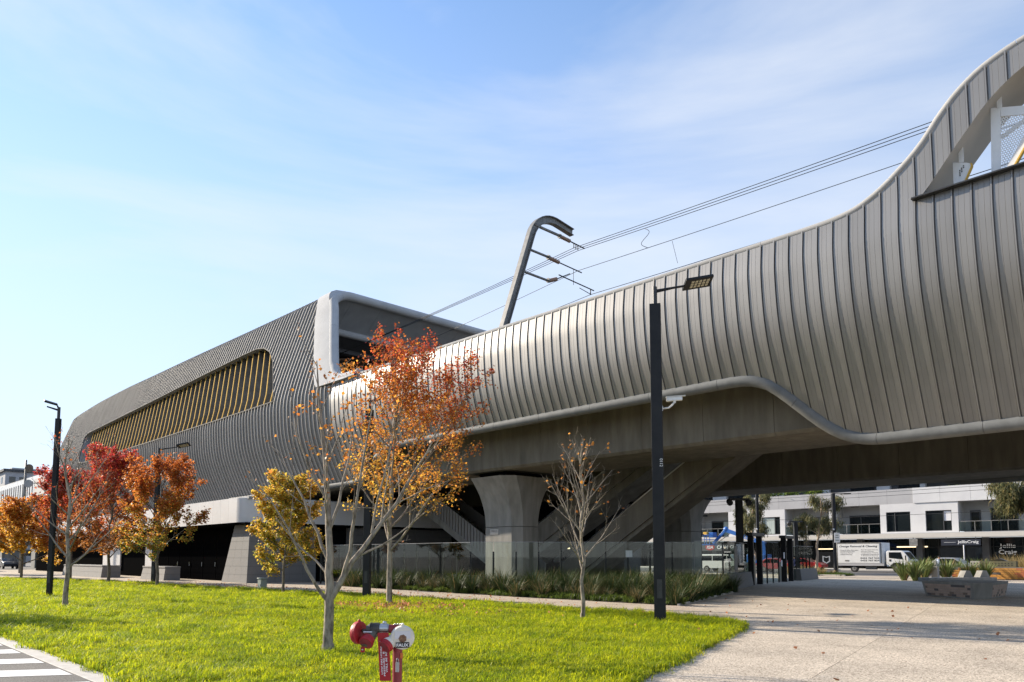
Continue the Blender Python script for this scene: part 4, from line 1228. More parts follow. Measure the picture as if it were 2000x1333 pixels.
MB().tube([hl(-210, 1.094), hl(-245, 1.09, 4)], 0.013, 10).build('valve_stem', 'brass', hyd, smooth=True)
ax_ = (CR * 0.90 - CF * 0.44 + UP * 0.05).normalized()
c0 = hl(-262, 1.078, 0)
hw = MB().tube([c0 - ax_ * 0.034, c0 - ax_ * 0.032, c0 - ax_ * 0.024, c0 + ax_ * 0.006, c0 + ax_ * 0.010, c0 + ax_ * 0.009, c0 + ax_ * 0.000], [0.055, 0.072, 0.078, 0.078, 0.074, 0.066, 0.02], 28)
hw.build('handwheel', 'red', hyd, smooth=True, auto=40)
MB().sphere(hl(-268, 1.16), 0.011, 10, 8).build('handwheel_knob', 'red', hyd, smooth=True)
# lower left outlet with cap
a2 = (-CR * 0.28 - UP * 0.62 - CF * 0.72).normalized(); c2 = hl(-205, 1.025, 38)
MB().tube([c2 - a2 * 0.03, c2 - a2 * 0.028, c2 + a2 * 0.0, c2 + a2 * 0.002, c2 + a2 * 0.022], [0.04, 0.047, 0.047, 0.052, 0.050], 22).build('outlet_collar', 'red', hyd, smooth=True, auto=30)
MB().tube([c2 + a2 * 0.0225, c2 + a2 * 0.012], [0.043, 0.041], 22).build('outlet_mouth', 'red_dk', hyd)
s2 = a2.cross(CR).normalized()
MB().extr([c2 + a2 * 0.021 - CR * 0.036 + s2 * -0.012, c2 + a2 * 0.021 + CR * 0.038 + s2 * -0.006, c2 + a2 * 0.021 + CR * 0.002 + s2 * -0.036], a2 * 0.004).build('blank_plate', 'olive', hyd)
MB().obox(c2 - a2 * 0.02 + UP * 0.044 - CF * 0.01, CR * 0.03, (UP * 0.5 - CF).normalized() * 0.016, (UP + CF * 0.5).normalized() * 0.003).build('outlet_label', 'paper', hyd)
MB().obox(hl(-232, 0.968, 45), CR * 0.014, CF * 0.004, UP * 0.018).build('seal_tag', 'red', hyd)
MB().sphere(hl(-232, 0.968, 50), 0.007, 8, 6).build('seal', 'stainless', hyd, smooth=True)
# right: ivory blank cap facing the camera
a3 = (-CF * 0.97 + CR * 0.20 - UP * 0.12).normalized(); c3 = hl(38, 1.047, 34)
MB().tube([c3 - a3 * 0.05, c3 - a3 * 0.045, c3 - a3 * 0.02, c3 - a3 * 0.002, c3 + a3 * 0.010, c3 + a3 * 0.013], [0.06, 0.078, 0.083, 0.083, 0.078, 0.07], 36).build('blank_cap', 'cap_white', hyd, smooth=True, auto=35)
MB().tube([c3 - a3 * 0.12, c3 - a3 * 0.04], 0.05, 20).build('cap_neck', 'red_dk', hyd, smooth=True, auto=50)
r3 = UP.cross(a3).normalized(); u3 = a3.cross(r3)
MB().tube([c3 + u3 * 0.086 - a3 * 0.03, c3 + u3 * 0.086 + a3 * 0.004], 0.011, 12).build('cap_lug', 'cap_white', hyd, smooth=True, auto=40)
st = MB().obox(c3 + a3 * 0.0145 + u3 * 0.022, r3 * 0.054, u3 * 0.026, a3 * 0.001).build('worn_label', 'paper', hyd)
MB().tube([c3 + a3 * 0.0150 + u3 * -0.002, c3 + a3 * 0.0175 + u3 * -0.002], [0.029, 0.027], 7).build('peeled_patch', mat('rust_patch', (0.28, 0.17, 0.10), (0.12, 0.05, 0.03), scale=60, rough=0.7), hyd)
fx_s = MB().obox(c3 + a3 * 0.0152 - u3 * 0.047, r3 * 0.046, u3 * 0.019, a3 * 0.0012).build('sticker', 'black', hyd)
text('FAUX', 'white', fx_s, c3 + a3 * 0.0168 - u3 * 0.047, r3, u3, height=0.023, width=0.082, bold=0.03, thick=0.0008)
# angled outlet between
a4 = (-CR * 0.55 - UP * 0.55 - CF * 0.63).normalized(); c4 = hl(-68, 0.998, 46)
MB().tube([c4 - a4 * 0.075, c4 - a4 * 0.03, c4 - a4 * 0.012], [0.036, 0.044, 0.047], 22).build('outlet_neck', 'cap_white', hyd, smooth=True, auto=40)
MB().tube([c4 - a4 * 0.0115, c4 - a4 * 0.008, c4 + a4 * 0.012, c4 + a4 * 0.013, c4 + a4 * 0.026], [0.046, 0.05, 0.05, 0.047, 0.047], 24).build('outlet_cap', 'red', hyd, smooth=True, auto=30)
MB().tube([c4 + a4 * 0.0265, c4 + a4 * 0.014], [0.041, 0.038], 24).build('outlet_mouth', 'red_dk', hyd)
for k in range(6):
    p = hl(-30 + k * 9, 1.133 + 0.004 * (k % 2), 6); MB().tube([p, p + CR * 0.008 + UP * 0.002], 0.005, 6).build('chain_link', 'stainless', hyd, smooth=True)
# red notice plate hanging beside the pipe
pu = (UP - CR * 0.065).normalized(); pr = CR
pc = hl(-84, 0.92, 42)
pl = MB().obox(pc, pr * 0.0385, CF * 0.0015, pu * 0.163).build('notice_plate', 'red', hyd, bevel=0.001)
for k, (tx, ln, dz) in enumerate((('LOW FIRE HYDRANT', 0.225, 0.02), ('PRESSURE - B', 0.165, -0.03), ('WILL BE RE', 0.14, -0.035))):
    text(tx, 'white', pl, pc - CF * 0.003 + pr * (-0.019 + k * 0.0165) - pu * (0.118 - 0.012 * (k == 2) + 0.012 * (k == 1)), pu, -pr, height=0.0115, width=ln, bold=0.02, align='LEFT', thick=0.0006)
MB().obox(hl(-90, 0.715, 44), CR * 0.025, CF * 0.001, UP * 0.035).build('orange_tag', 'orange', hyd)
MB().obox(hl(32, 0.925, 26), CR * 0.009, CF * 0.003, UP * 0.018).build('orange_tag', 'orange', hyd)
MB().obox(hl(6, 0.85, 38), CR * 0.012, CF * 0.008, UP * 0.034).build('padlock', 'kerb', hyd, bevel=0.003)
MB().tube([hl(0, 0.88, 38), hl(-1, 0.9, 38), hl(6, 0.91, 38), hl(12, 0.9, 38), hl(11, 0.88, 38)], 0.003, 6).build('padlock_shackle', 'stainless', hyd, smooth=True)

# ================================================================== small things on the lawn
ub = thing('utility_pillar', 'small grey green cable pillar at the path edge', 'utility pillar', (-32.98, 15.75, 0))
MB().box(-33.16, -32.8, 15.6, 15.9, 0.0, 0.58).build('cabinet', 'box_green', ub, bevel=0.02)
MB().box(-33.19, -32.77, 15.57, 15.93, 0.585, 0.64).build('lid', 'box_green', ub, bevel=0.015)
MB().box(-32.85, -32.83, 15.585, 15.6, 0.25, 0.35).build('latch', 'dark_metal', ub)
for (x, y, lab) in ((-22.5, 6.9, 'flat concrete pit lid sunk in the lawn near the bare maple'), (-30.6, 9.6, 'concrete strip lid in the lawn before the yellow maple')):
    tag(MB().box(x - 0.55, x + 0.55, y - 0.3, y + 0.3, 0.0, 0.045).build('pit_lid', 'kerb', bevel=0.01), lab, 'pit lid', 'pit lids in the lawn')

# ================================================================== concrete seats on the plaza
def brick_face(root, a, b, ta, tb, rows, m_list, bw=0.235, inset=(0.14, 0.10), seed=1, proud=0.006):
    """bricks on the sloping face between ground edge a-b and top edge ta-tb"""
    rnd = random.Random(seed)
    a, b, ta, tb = map(Vector, (a, b, ta, tb))
    nrm = (b - a).cross(ta - a).normalized()
    L = (b - a).length
    P = lambda u, v: a.lerp(b, u).lerp(ta.lerp(tb, u), v)
    u0, u1 = inset[0] / L, 1 - inset[0] / L
    v0, v1 = 0.08, 0.84
    q = MB().add([P(u0, v0) + nrm * .003, P(u1, v0) + nrm * .003, P(u1, v1) + nrm * .003, P(u0, v1) + nrm * .003], [(0, 1, 2, 3)]); q.build('mortar_bed', 'mortar', root)
    n = (u1 - u0) * L / bw
    for r in range(rows):
        va, vb_ = lerp(v0, v1, (r + 0.06) / rows), lerp(v0, v1, (r + 0.94) / rows)
        u = u0 - (0.5 * bw / L if r % 2 else 0)
        while u < u1 - 0.01:
            ua, ub_ = max(u0, u) + 0.004 / L, min(u1, u + bw / L) - 0.008 / L
            if ub_ - ua > 0.03 / L:
                k = nrm * (proud + rnd.uniform(0.003, 0.008))
                c = [P(ua, va), P(ub_, va), P(ub_, vb_), P(ua, vb_)]
                MB().add([p + nrm * .002 for p in c] + [p + k for p in c], [(3, 2, 1, 0), (4, 5, 6, 7), (0, 1, 5, 4), (1, 2, 6, 5), (2, 3, 7, 6), (3, 0, 4, 7)]).build('brick', rnd.choice(m_list), root)
            u += bw / L
M['brick_tan'] = mat('tan_brick', (0.34, 0.255, 0.20), (0.40, 0.31, 0.25), scale=18, rough=0.85)
M['brick_pink'] = mat('pinkish_brick', (0.38, 0.28, 0.225), (0.43, 0.33, 0.27), scale=18, rough=0.85)
M['brick_brown'] = mat('brown_brick', (0.17, 0.125, 0.10), (0.22, 0.165, 0.13), scale=18, rough=0.85)
M['brick_grey'] = mat('dark_brick', (0.085, 0.078, 0.075), (0.12, 0.11, 0.105), scale=18, rough=0.85)
M['brick_orange'] = mat('orange_brick', (0.42, 0.20, 0.045), (0.50, 0.25, 0.06), scale=9, rough=0.8)
M['brick_rust'] = mat('rust_brick', (0.33, 0.10, 0.04), (0.40, 0.14, 0.05), scale=9, rough=0.8)
tan = ['brick_tan'] * 3 + ['brick_pink'] * 4 + ['brick_brown'] * 1 + ['brick_grey'] * 1
se = thing('concrete_seat', 'tapered pale concrete seat with inset brick panels on the plaza', 'seat', (-9.0, 34, 0))
gb = [(-10.40, 33.90), (-8.26, 32.30), (-7.90, 33.15), (-8.0, 35.8), (-10.3, 35.9)]
cx_, cy_ = -9.0, 34.2
gt = [(cx_ + (x - cx_) * 1.10, cy_ + (y - cy_) * 1.10) for x, y in gb]
MB().prism(gb, 0.0, 0.62, gt).build('seat_body', 'concrete_lt', se, bevel=0.015)
brick_face(se, (*gb[0], 0), (*gb[1], 0), (*gt[0], .62), (*gt[1], .62), 5, tan, seed=3)
brick_face(se, (*gb[2], 0), (*gb[3], 0), (*gt[2], .62), (*gt[3], .62), 5, tan, seed=4)
for k in range(3):
    p = Vector((*gt[0], 0.622)).lerp(Vector((*gt[1], 0.622)), 0.3 + 0.3 * k); MB().obox(p + Vector((0.02, 0.06, 0.006)), (0.05, -0.035, 0), (0.012, 0.018, 0), (0, 0, 0.012)).build('skate_stop', 'steel', se)
s2_ = thing('concrete_seat', 'low concrete ledge seat with wedge shaped dividers in front of the flax', 'seat', (-14.8, 54.7, 0))
dd = (Vector((-13.2, 57.2, 0)) - Vector((-15.95, 52.8, 0))); L2_ = dd.length; du = dd.normalized(); dn = Vector((-du.y, du.x, 0))
o_ = Vector((-15.95, 52.8, 0))
MB().obox(o_ + dd / 2 + dn * 0.5 + UP * 0.13, du * L2_ / 2, dn * 0.5, UP * 0.13).build('ledge', 'concrete_lt', s2_, bevel=0.02)
for t in (0.55, 0.80):
    p = o_ + dd * t + dn * 0.3
    MB().extr([p + UP * 0.26, p + du * 0.8 + UP * 0.26, p + du * 0.55 + UP * 0.7, p + du * 0.25 + UP * 0.7], dn * 0.5).build('wedge', 'concrete_lt', s2_, bevel=0.015)
bw_ = thing('brick_wall_planter', 'long low wall of orange, rust and black bricks on the plaza', 'wall', (-14, 61, 0))
wa, wb = Vector((-17.0, 61.4, 0)), Vector((-3.0, 60.5, 0)); wu = (wb - wa).normalized(); wn_ = Vector((wu.y, -wu.x, 0))
MB().obox((wa + wb) / 2 - wn_ * 0.3 + UP * 0.44, (wb - wa) / 2, wn_ * 0.28, UP * 0.44).build('wall_core', 'granite_dk', bw_, bevel=0.01)
rnd = random.Random(9)
bl = (wb - wa).length; k = 0
for r in range(5):
    x = 0.0
    while x < bl:
        w_ = rnd.uniform(0.28, 0.6)
        e_ = min(bl, x + w_)
        MB().obox(wa + wu * (x + e_) / 2 - wn_ * 0.01 + UP * (0.12 + r * 0.158), wu * ((e_ - x) / 2 - 0.008), wn_ * (0.02 + rnd.random() * 0.006), UP * 0.072).build('brick', rnd.choice(['brick_orange'] * 5 + ['brick_rust'] * 2 + ['brick_grey']), bw_)
        x = e_
mo = thing('model_building', 'olive metal model of a building with punched windows on the brick wall', 'model', (-14.9, 61.2, 0.88))
ma = wa + wu * 1.2
MB().obox(ma + wu * 0.3 - wn_ * 0.3 + UP * 1.10, wu * 0.3, wn_ * 0.22, UP * 0.21).build('end_block', 'cap_cream', mo)
MB().obox(ma + wu * 1.75 - wn_ * 0.3 + UP * 1.10, wu * 1.10, wn_ * 0.2, UP * 0.21).build('main_block', 'olive', mo)
for k in range(13):
    for j in range(2):
        p = ma + wu * (0.08 + k * 0.2 + (0.12 if k > 2 else 0)) - wn_ * (0.078 if k < 3 else 0.098) + UP * (1.0 + j * 0.15)
        MB().obox(p, wu * 0.035, wn_ * 0.006, UP * 0.04).build('window', 'black', mo)
MB().extr([ma + wu * 1.1 + UP * 1.312 - wn_ * 0.5, ma + wu * 2.3 + UP * 1.312 - wn_ * 0.5, ma + wu * 1.9 + UP * 1.50 - wn_ * 0.3], wn_ * 0.35).build('roof', 'steel', mo)
dfn = thing('drinking_fountain', 'concrete drinking fountain with a pointed metal bowl by the flax', 'drinking fountain', (-17.0, 57.6, 0))
MB().prism([(-17.2, 57.4), (-16.8, 57.4), (-16.8, 57.8), (-17.2, 57.8)], 0, 0.95).build('pedestal', 'cap_cream', dfn, bevel=0.02)
MB().obox((-17.0, 57.6, 1.12), (0.12, 0, 0), (0, 0.12, 0), (0, 0, 0.22)).build('head', 'cap_cream', dfn, bevel=0.02)
MB().add([(-17.75, 57.2, 1.0), (-17.2, 57.3, 1.02), (-17.2, 57.8, 1.02), (-17.4, 57.5, 0.78)], [(0, 1, 2), (0, 3, 1), (1, 3, 2), (2, 3, 0)]).build('bowl', 'stainless', dfn)
# ================================================================== vegetation
def color_attr(me, cols):
    a = me.color_attributes.new('tint', 'FLOAT_COLOR', 'POINT')
    c = np.ones((len(me.vertices), 4), dtype=np.float32); c[:, :3] = cols
    a.data.foreach_set('color', c.ravel())

LEAF_V = np.array([(0, 0, 0), (0.26, 0.16, 0.03), (0.52, 0.50, 0.10), (0.24, 0.58, 0.02), (0, 1.0, -0.06), (-0.24, 0.58, 0.02), (-0.52, 0.50, 0.10), (-0.26, 0.16, 0.03), (0, 0.42, -0.05)])
LEAF_F = np.array([(8, 0, 1), (8, 1, 2), (8, 2, 3), (8, 3, 4), (8, 4, 5), (8, 5, 6), (8, 6, 7), (8, 7, 0)])
LEAF_V4 = np.array([(0, 0, 0), (0.5, 0.45, 0.09), (0, 1.0, -0.05), (-0.5, 0.45, 0.09), (0, 0.45, -0.05)])
LEAF_F4 = np.array([(4, 0, 1), (4, 1, 2), (4, 2, 3), (4, 3, 0)])
LEAF_N = np.array([(0, 0, 0), (0.11, 0.4, 0.0), (0.0, 1.0, -0.08), (-0.11, 0.4, 0.0)])
LEAF_NF = np.array([(0, 1, 2), (0, 2, 3)])
def leaves_mesh(name, pos, sizes, cols, rng, V=LEAF_V4, F=LEAF_F4, droop=0.45):
    n = len(pos); k = len(V)
    az = rng.uniform(0, 2 * np.pi, n)
    tilt = rng.normal(droop, 0.55, n)
    roll = rng.normal(0, 0.6, n)
    # leaf axes: forward f (tip direction), right r, up u
    f = np.stack([np.cos(az) * np.cos(tilt), np.sin(az) * np.cos(tilt), -np.sin(tilt)], 1)
    r0 = np.stack([-np.sin(az), np.cos(az), np.zeros(n)], 1)
    u0 = np.cross(r0, f)
    r = r0 * np.cos(roll)[:, None] + u0 * np.sin(roll)[:, None]
    u = np.cross(r, f)
    P = pos[:, None, :] + sizes[:, None, None] * (V[None, :, 0:1] * r[:, None] + V[None, :, 1:2] * f[:, None] + V[None, :, 2:3] * u[:, None])
    vs = P.reshape(-1, 3)
    fs = (F[None] + (np.arange(n) * k)[:, None, None]).reshape(-1, 3)
    me = bpy.data.meshes.new(name)
    me.vertices.add(len(vs)); me.vertices.foreach_set('co', vs.astype(np.float32).ravel())
    me.loops.add(len(fs) * 3); me.loops.foreach_set('vertex_index', fs.astype(np.int32).ravel())
    me.polygons.add(len(fs)); me.polygons.foreach_set('loop_start', np.arange(0, len(fs) * 3, 3, dtype=np.int32)); 
    me.update(calc_edges=True)
    color_attr(me, np.repeat(cols, k, 0))
    return me

RED, CRIM, ORG, AMB, YEL, YGR, GRN, BRN = [np.array(c) for c in ((.35, .056, .028), (.34, .038, .038), (.44, .14, .032), (.51, .24, .04), (.58, .38, .06), (.31, .285, .045), (.11, .145, .035), (.23, .105, .045))]
def pick(rng, n, stops, t, jit=0.22):
    """colour per leaf from stops [(t, colour)], with jitter along the ramp and in value"""
    t = np.clip(t + rng.normal(0, jit, n), 0, 1)
    ts = np.array([s[0] for s in stops]); cs = np.array([s[1] for s in stops])
    c = np.stack([np.interp(t, ts, cs[:, k]) for k in range(3)], 1)
    return c * rng.uniform(0.65, 1.2, n)[:, None]

class Tree:
    def __init__(s, seed, base):
        s.r = random.Random(seed); s.rng = np.random.default_rng(seed)
        s.base = Vector(base); s.mb = MB(); s.twigs = []
    def tube(s, pts, r0, r1, sides):
        n = len(pts); s.mb.tube(pts, [max(0.0022, lerp(r0, r1, (i / (n - 1)) ** 0.9)) for i in range(n)], sides, cap=False)
    def curve(s, p, d, length, n, up=0.0, wob=0.12):
        pts = [Vector(p)]; d = Vector(d).normalized()
        for i in range(n):
            d = (d + Vector((s.r.gauss(0, wob), s.r.gauss(0, wob), s.r.gauss(0, wob) + up))).normalized()
            pts.append(pts[-1] + d * length / n)
        return pts
    def ramify(s, pts, r0, level, density=1.0, spread=0.75, up=0.06, start=0.3, ratio=0.45, minlen=0.18, maxlevel=3):
        """grow side branches from a branch; twigs collect places for leaves"""
        L = sum((b - a).length for a, b in zip(pts, pts[1:]))
        if level >= maxlevel or L < minlen:
            s.twigs.append((pts, level)); return
        n = max(2, int(L * (3.4 if level == 1 else 5.0) * density))
        ph = s.r.uniform(0, 6.28)
        for k in range(n):
            t = start + (1 - start) * (k + s.r.random() * 0.8) / n
            f = t * (len(pts) - 1); i = min(int(f), len(pts) - 2)
            p = pts[i].lerp(pts[i + 1], f - i); d = (pts[i + 1] - pts[i]).normalized()
            a = d.cross(UP)
            if a.length < 0.05: a = Vector((1, 0, 0))
            a.normalize(); b = d.cross(a)
            ph += 2.4 + s.r.gauss(0, 0.35)
            side = a * math.cos(ph) + b * math.sin(ph)
            dd = (d + side * spread * s.r.uniform(0.7, 1.25) + UP * up * 2).normalized()
            l = L * ratio * (1.15 - 0.75 * t) * s.r.uniform(0.65, 1.3) + 0.08
            q = s.curve(p, dd, l, 4 if level == 1 else 3, up, 0.10)
            rr = max(0.0022, r0 * (1 - 0.75 * t) * 0.5)
            s.tube(q, rr, rr * 0.3, 4 if level == 1 else 3)
            s.ramify(q, rr, level + 1, density, spread, up, 0.25, ratio, minlen, maxlevel)
        s.twigs.append((pts[len(pts) // 2:], level))
    def leaf_points(s, n, jit=0.06, lv=(1, 2, 3), weight=None):
        tw = [t for t in s.twigs if t[1] in lv]
        w = np.array([sum((b - a).length for a, b in zip(t[0], t[0][1:])) * (weight(t[0][-1]) if weight else 1) for t in tw]) + 1e-6
        idx = s.rng.choice(len(tw), n, p=w / w.sum())
        out = np.empty((n, 3))
        for j, i in enumerate(idx):
            pts = tw[i][0]; f = s.r.random() ** 0.6 * (len(pts) - 1); k = min(int(f), len(pts) - 2)
            out[j] = pts[k].lerp(pts[k + 1], f - k)
        return out + s.rng.normal(0, jit, (n, 3))
    def finish(s, name, label, group, leaf_pos=None, sizes=None, cols=None, bark='bark', V=LEAF_V4, F=LEAF_F4, droop=0.45, cat='tree'):
        t = thing(name, label, cat, s.base, group)
        s.mb.build('trunk', bark, t, smooth=True)
        if leaf_pos is not None and len(leaf_pos):
            me = leaves_mesh('crown', leaf_pos, sizes, cols, s.rng, V, F, droop); me.materials.append(M['leaf']); link('crown', me, t)
        return t

def maple(seed, base, H, R_, z0, nl, r0, label, group, nleaf, lsize, stops, tfun, lean=Vector((0, 0, 0)), density=1.0, top=0.4, bark='bark', angle=(48, 22), leader=1.0, keep=None, maxlevel=3, jit=0.07, up=0.05, lvl=(1, 2, 3)):
    """young maple: straight leader, limbs climbing at a steep angle, crown an uneven egg"""
    T = Tree(seed, base); b = T.base
    tr = [b.copy() - UP * 0.05]
    n = 9
    for i in range(1, n + 1):
        tr.append(b + Vector((T.r.gauss(0, 0.035) * i / 3, T.r.gauss(0, 0.035) * i / 3, H * leader * i / n)))
    T.tube(tr, r0, 0.012, 9)
    T.mb.tube([b - UP * 0.05, b + UP * 0.06, b + UP * 0.22], [r0 * 1.5, r0 * 1.2, r0 * 1.0], 9, cap=False)
    az = T.r.uniform(0, 6.28)
    for k in range(nl):
        u = (k + T.r.random() * 0.5) / nl
        z = lerp(z0, H * leader * 0.93, u ** 0.9)
        f = z / (H * leader) * n; i = min(int(f), n - 1); p = tr[i].lerp(tr[i + 1], f - i)
        az += 2.399 + T.r.gauss(0, 0.3)
        hd = Vector((math.cos(az), math.sin(az), 0))
        ang = R(lerp(angle[0], angle[1], u) + T.r.gauss(0, 5))
        ln = R_ * (1 - u * (1 - top)) / max(0.35, math.sin(ang)) * T.r.uniform(0.72, 1.12) * (1 + hd.dot(lean))
        ln = min(ln, (H - z) / max(0.3, math.cos(ang)) * 1.06)
        d = hd * math.sin(ang) + UP * math.cos(ang)
        pts = T.curve(p, d, ln, 7, up, 0.06)
        rr = r0 * (1 - 0.7 * z / H) * 0.55
        T.tube(pts, rr, 0.004, 5)
        T.ramify(pts, rr, 1, density, 0.7, up, 0.22, 0.42, 0.16, maxlevel)
    lp = ls = lc = None
    if nleaf:
        lp = T.leaf_points(nleaf, jit, lvl, keep)
        rel = lp - np.array(b)
        t = tfun(rel, T.rng)
        lc = pick(T.rng, nleaf, stops, t); ls = T.rng.uniform(0.6, 1.25, nleaf) * lsize
    return T.finish('maple_tree', label, group, lp, ls, lc, bark)

G1 = 'autumn maples along the path'
# tall maple with red top, amber below, by the path
def t5f(rel, rng):
    side = rel @ np.array(CR)
    return np.clip((rel[:, 2] - 2.6) / 6.4 + 0.05 * side, 0, 1)
maple(11, (-19.85, 13.74, 0), 8.5, 2.55, 1.7, 30, 0.10, 'tall slender maple with crimson top and amber lower leaves beside the path', G1, 15500, 0.08,
      [(0, YEL), (.3, AMB), (.55, AMB * .6 + ORG * .4), (.75, ORG), (.92, RED * .6 + ORG * .4), (1, RED)], t5f, lean=Vector(CR) * 0.38, density=0.85, top=0.42, angle=(50, 20),
      keep=lambda p: 0.3 + max(0.0, min(1.3, (p.z - 2.0) / 2.0)) * (1.0 if (p - Vector((-19.85, 13.74, 0))).dot(CR) > -0.8 else 0.75))
# small yellow-green maple
maple(12, (-28.52, 14.53, 0), 4.75, 1.8, 0.75, 24, 0.06, 'small dense maple turning from green to yellow before the granite pier', G1, 15000, 0.102,
      [(0, GRN * 1.2), (.3, YGR * 1.15), (.65, YEL), (1, AMB)], lambda rel, rng: np.clip(0.47 + 0.28 * (np.hypot(rel[:, 0], rel[:, 1]) - 0.9) + 0.06 * (rel[:, 2] - 2.5), 0, 1), top=0.5, density=1.1, bark='bark_dk', angle=(72, 25))
# orange maple, red maples and yellow ones further along
maple(13, (-39.9, 13.42, 0), 6.4, 2.35, 1.15, 27, 0.085, 'rounded orange maple standing before the black slatted doors', G1, 16000, 0.11,
      [(0, GRN * 1.2), (.25, YGR), (.5, AMB * .9), (.8, ORG), (1, ORG * .9 + RED * .1)], lambda rel, rng: np.clip(0.12 + (rel[:, 2] - 1.2) / 6.0 + 0.08 * (np.hypot(rel[:, 0], rel[:, 1]) - 1.2), 0, 1), top=0.5, density=1.0, bark='bark_dk', angle=(66, 24))
maple(14, (-47.8, 13.36, 0), 7.5, 2.8, 1.2, 28, 0.10, 'full maple with a crimson crown top over brown orange leaves', G1, 16500, 0.12,
      [(0, BRN * 1.2), (.3, BRN * .6 + AMB * .5), (.6, ORG * .9), (.85, ORG * .5 + RED * .6), (1, CRIM * 1.2)], lambda rel, rng: np.clip((rel[:, 2] - 1.0) / 6.2, 0, 1), top=0.5, density=1.0, bark='bark_dk', angle=(66, 24))
maple(15, (-56.7, 13.5, 0), 7.2, 2.9, 1.2, 26, 0.10, 'red maple seen through the branches of the bare young tree', G1, 15000, 0.145,
      [(0, AMB * .9), (.45, ORG), (.8, ORG * .5 + RED * .6), (1, CRIM * 1.15 + .02)], lambda rel, rng: np.clip((rel[:, 2] - 0.6) / 6.5, 0, 1), top=0.5, density=0.95, bark='bark_dk', angle=(66, 24))
maple(16, (-61.5, 11.6, 0), 5.5, 2.9, 1.0, 26, 0.10, 'amber maple with low spreading limbs past the red maples', G1, 15000, 0.145,
      [(0, YEL), (.5, AMB), (1, ORG)], lambda rel, rng: np.clip((rel[:, 2] - 1.0) / 6.0, 0, 1), top=0.5, density=0.95, bark='bark_dk', angle=(66, 24))
maple(17, (-73, 11.2, 0), 5.6, 3.0, 1.2, 22, 0.11, 'golden maple at the far end of the lawn', G1, 12000, 0.16,
      [(0, YGR), (.4, YEL), (1, AMB)], lambda rel, rng: np.clip((rel[:, 2] - 0.5) / 6.0, 0, 1), top=0.5, density=0.95, bark='bark_dk', angle=(66, 24))
maple(18, (-86, 12.4, 0), 5.6, 2.8, 1.3, 18, 0.11, 'furthest golden green maple beyond the lawn', G1, 9000, 0.18,
      [(0, GRN * 1.2), (.5, YGR), (1, AMB)], lambda rel, rng: np.clip((rel[:, 2] - 0.5) / 6.0, 0, 1), top=0.5, density=0.9, bark='bark_dk')
# just outside the frame on the left: casts the shade on the near left of the lawn
maple(19, (-31.0, 0.4, 0), 6.2, 2.1, 1.8, 16, 0.09, 'russet maple on the verge by the crossing', G1, 4500, 0.12,
      [(0, AMB), (.5, ORG), (1, RED)], lambda rel, rng: np.clip((rel[:, 2] - 1.0) / 6.0, 0, 1), top=0.5, density=0.95, bark='bark_dk', angle=(66, 24))
# nearly bare trees
G2 = 'bare young maples on the lawn'
maple(21, (-12.15, 14.17, 0), 4.5, 1.35, 1.15, 19, 0.058, 'slim bare maple with a few orange leaves beside the lamp post', G2, 90, 0.085,
      [(0, ORG), (1, AMB)], lambda rel, rng: rng.random(len(rel)), top=0.45, density=1.15, angle=(52, 18), keep=lambda p: 0.1 + max(0, p.z - 2.0) ** 2, maxlevel=3, lvl=(2, 3), jit=0.03)
maple(22, (-25.95, 6.08, 0), 5.2, 1.95, 1.2, 17, 0.085, 'bare grey maple with wide limbs close to the lawn lamp post', G2, 120, 0.075,
      [(0, ORG), (1, RED)], lambda rel, rng: rng.random(len(rel)), top=0.45, density=0.9, angle=(56, 24), keep=lambda p: max(0.05, p.z - 2.5), maxlevel=3, lvl=(2, 3), jit=0.03)
# the near multi-stemmed tree
T = Tree(31, (-10.85, 6.33, 0)); b = T.base
def sp(l, z, d=0.0): return b + CR * l + UP * z + CF * d
stems = [([sp(0, -.05), sp(-.005, .3), (sp(.005, .62)), sp(0, .95)], .088, .074, 0),
         ([sp(0, .9), sp(-.02, 1.35, .03), sp(-.03, 1.9, .05), sp(-.06, 2.5, .05), sp(-.10, 3.1, .0), sp(-.16, 3.7, -.05), sp(-.22, 4.3, -.1), sp(-.26, 4.85, -.1)], .078, .008, 1),
         ([sp(-.02, .88), sp(-.22, 1.2, -.1), sp(-.40, 1.6, -.2), sp(-.60, 2.05, -.3), sp(-.86, 2.5, -.4), sp(-1.18, 2.85, -.5)], .036, .005, 1),
         ([sp(.02, .92), sp(.22, 1.3, .1), sp(.50, 1.75, .25), sp(.82, 2.25, .4), sp(1.15, 2.8, .5), sp(1.5, 3.4, .6), sp(1.75, 3.95, .65)], .062, .006, 1),
         ([sp(.2, 1.28, .1), sp(.33, 1.7, .05), sp(.40, 2.3, .0), sp(.50, 3.0, -.05), sp(.62, 3.7, -.1), sp(.74, 4.4, -.1)], .04, .006, 1),
         ([sp(-.03, 1.55, .04), sp(-.25, 2.0, .2), sp(-.52, 2.55, .3), sp(-.85, 3.1, .4), sp(-1.2, 3.6, .5)], .034, .005, 1),
         ([sp(-.04, 2.0, .05), sp(.1, 2.5, .15), sp(.22, 3.2, .25), sp(.28, 3.9, .3), sp(.30, 4.6, .35)], .030, .005, 1),
         ([sp(-.02, 1.3, .03), sp(-.3, 1.55, .25), sp(-.7, 1.85, .45), sp(-1.1, 2.3, .6)], .024, .004, 1),
         ([sp(.4, 1.6, .2), sp(.8, 1.8, .35), sp(1.25, 2.15, .5), sp(1.6, 2.7, .6)], .022, .004, 1),
         ([sp(-.06, 2.5, .05), sp(-.3, 3.0, -.2), sp(-.5, 3.6, -.3), sp(-.6, 4.3, -.4)], .024, .004, 1),
         ([sp(.62, 2.0, .32), sp(.72, 2.6, .3), sp(.9, 3.3, .3), sp(1.0, 4.0, .3)], .024, .004, 1)]
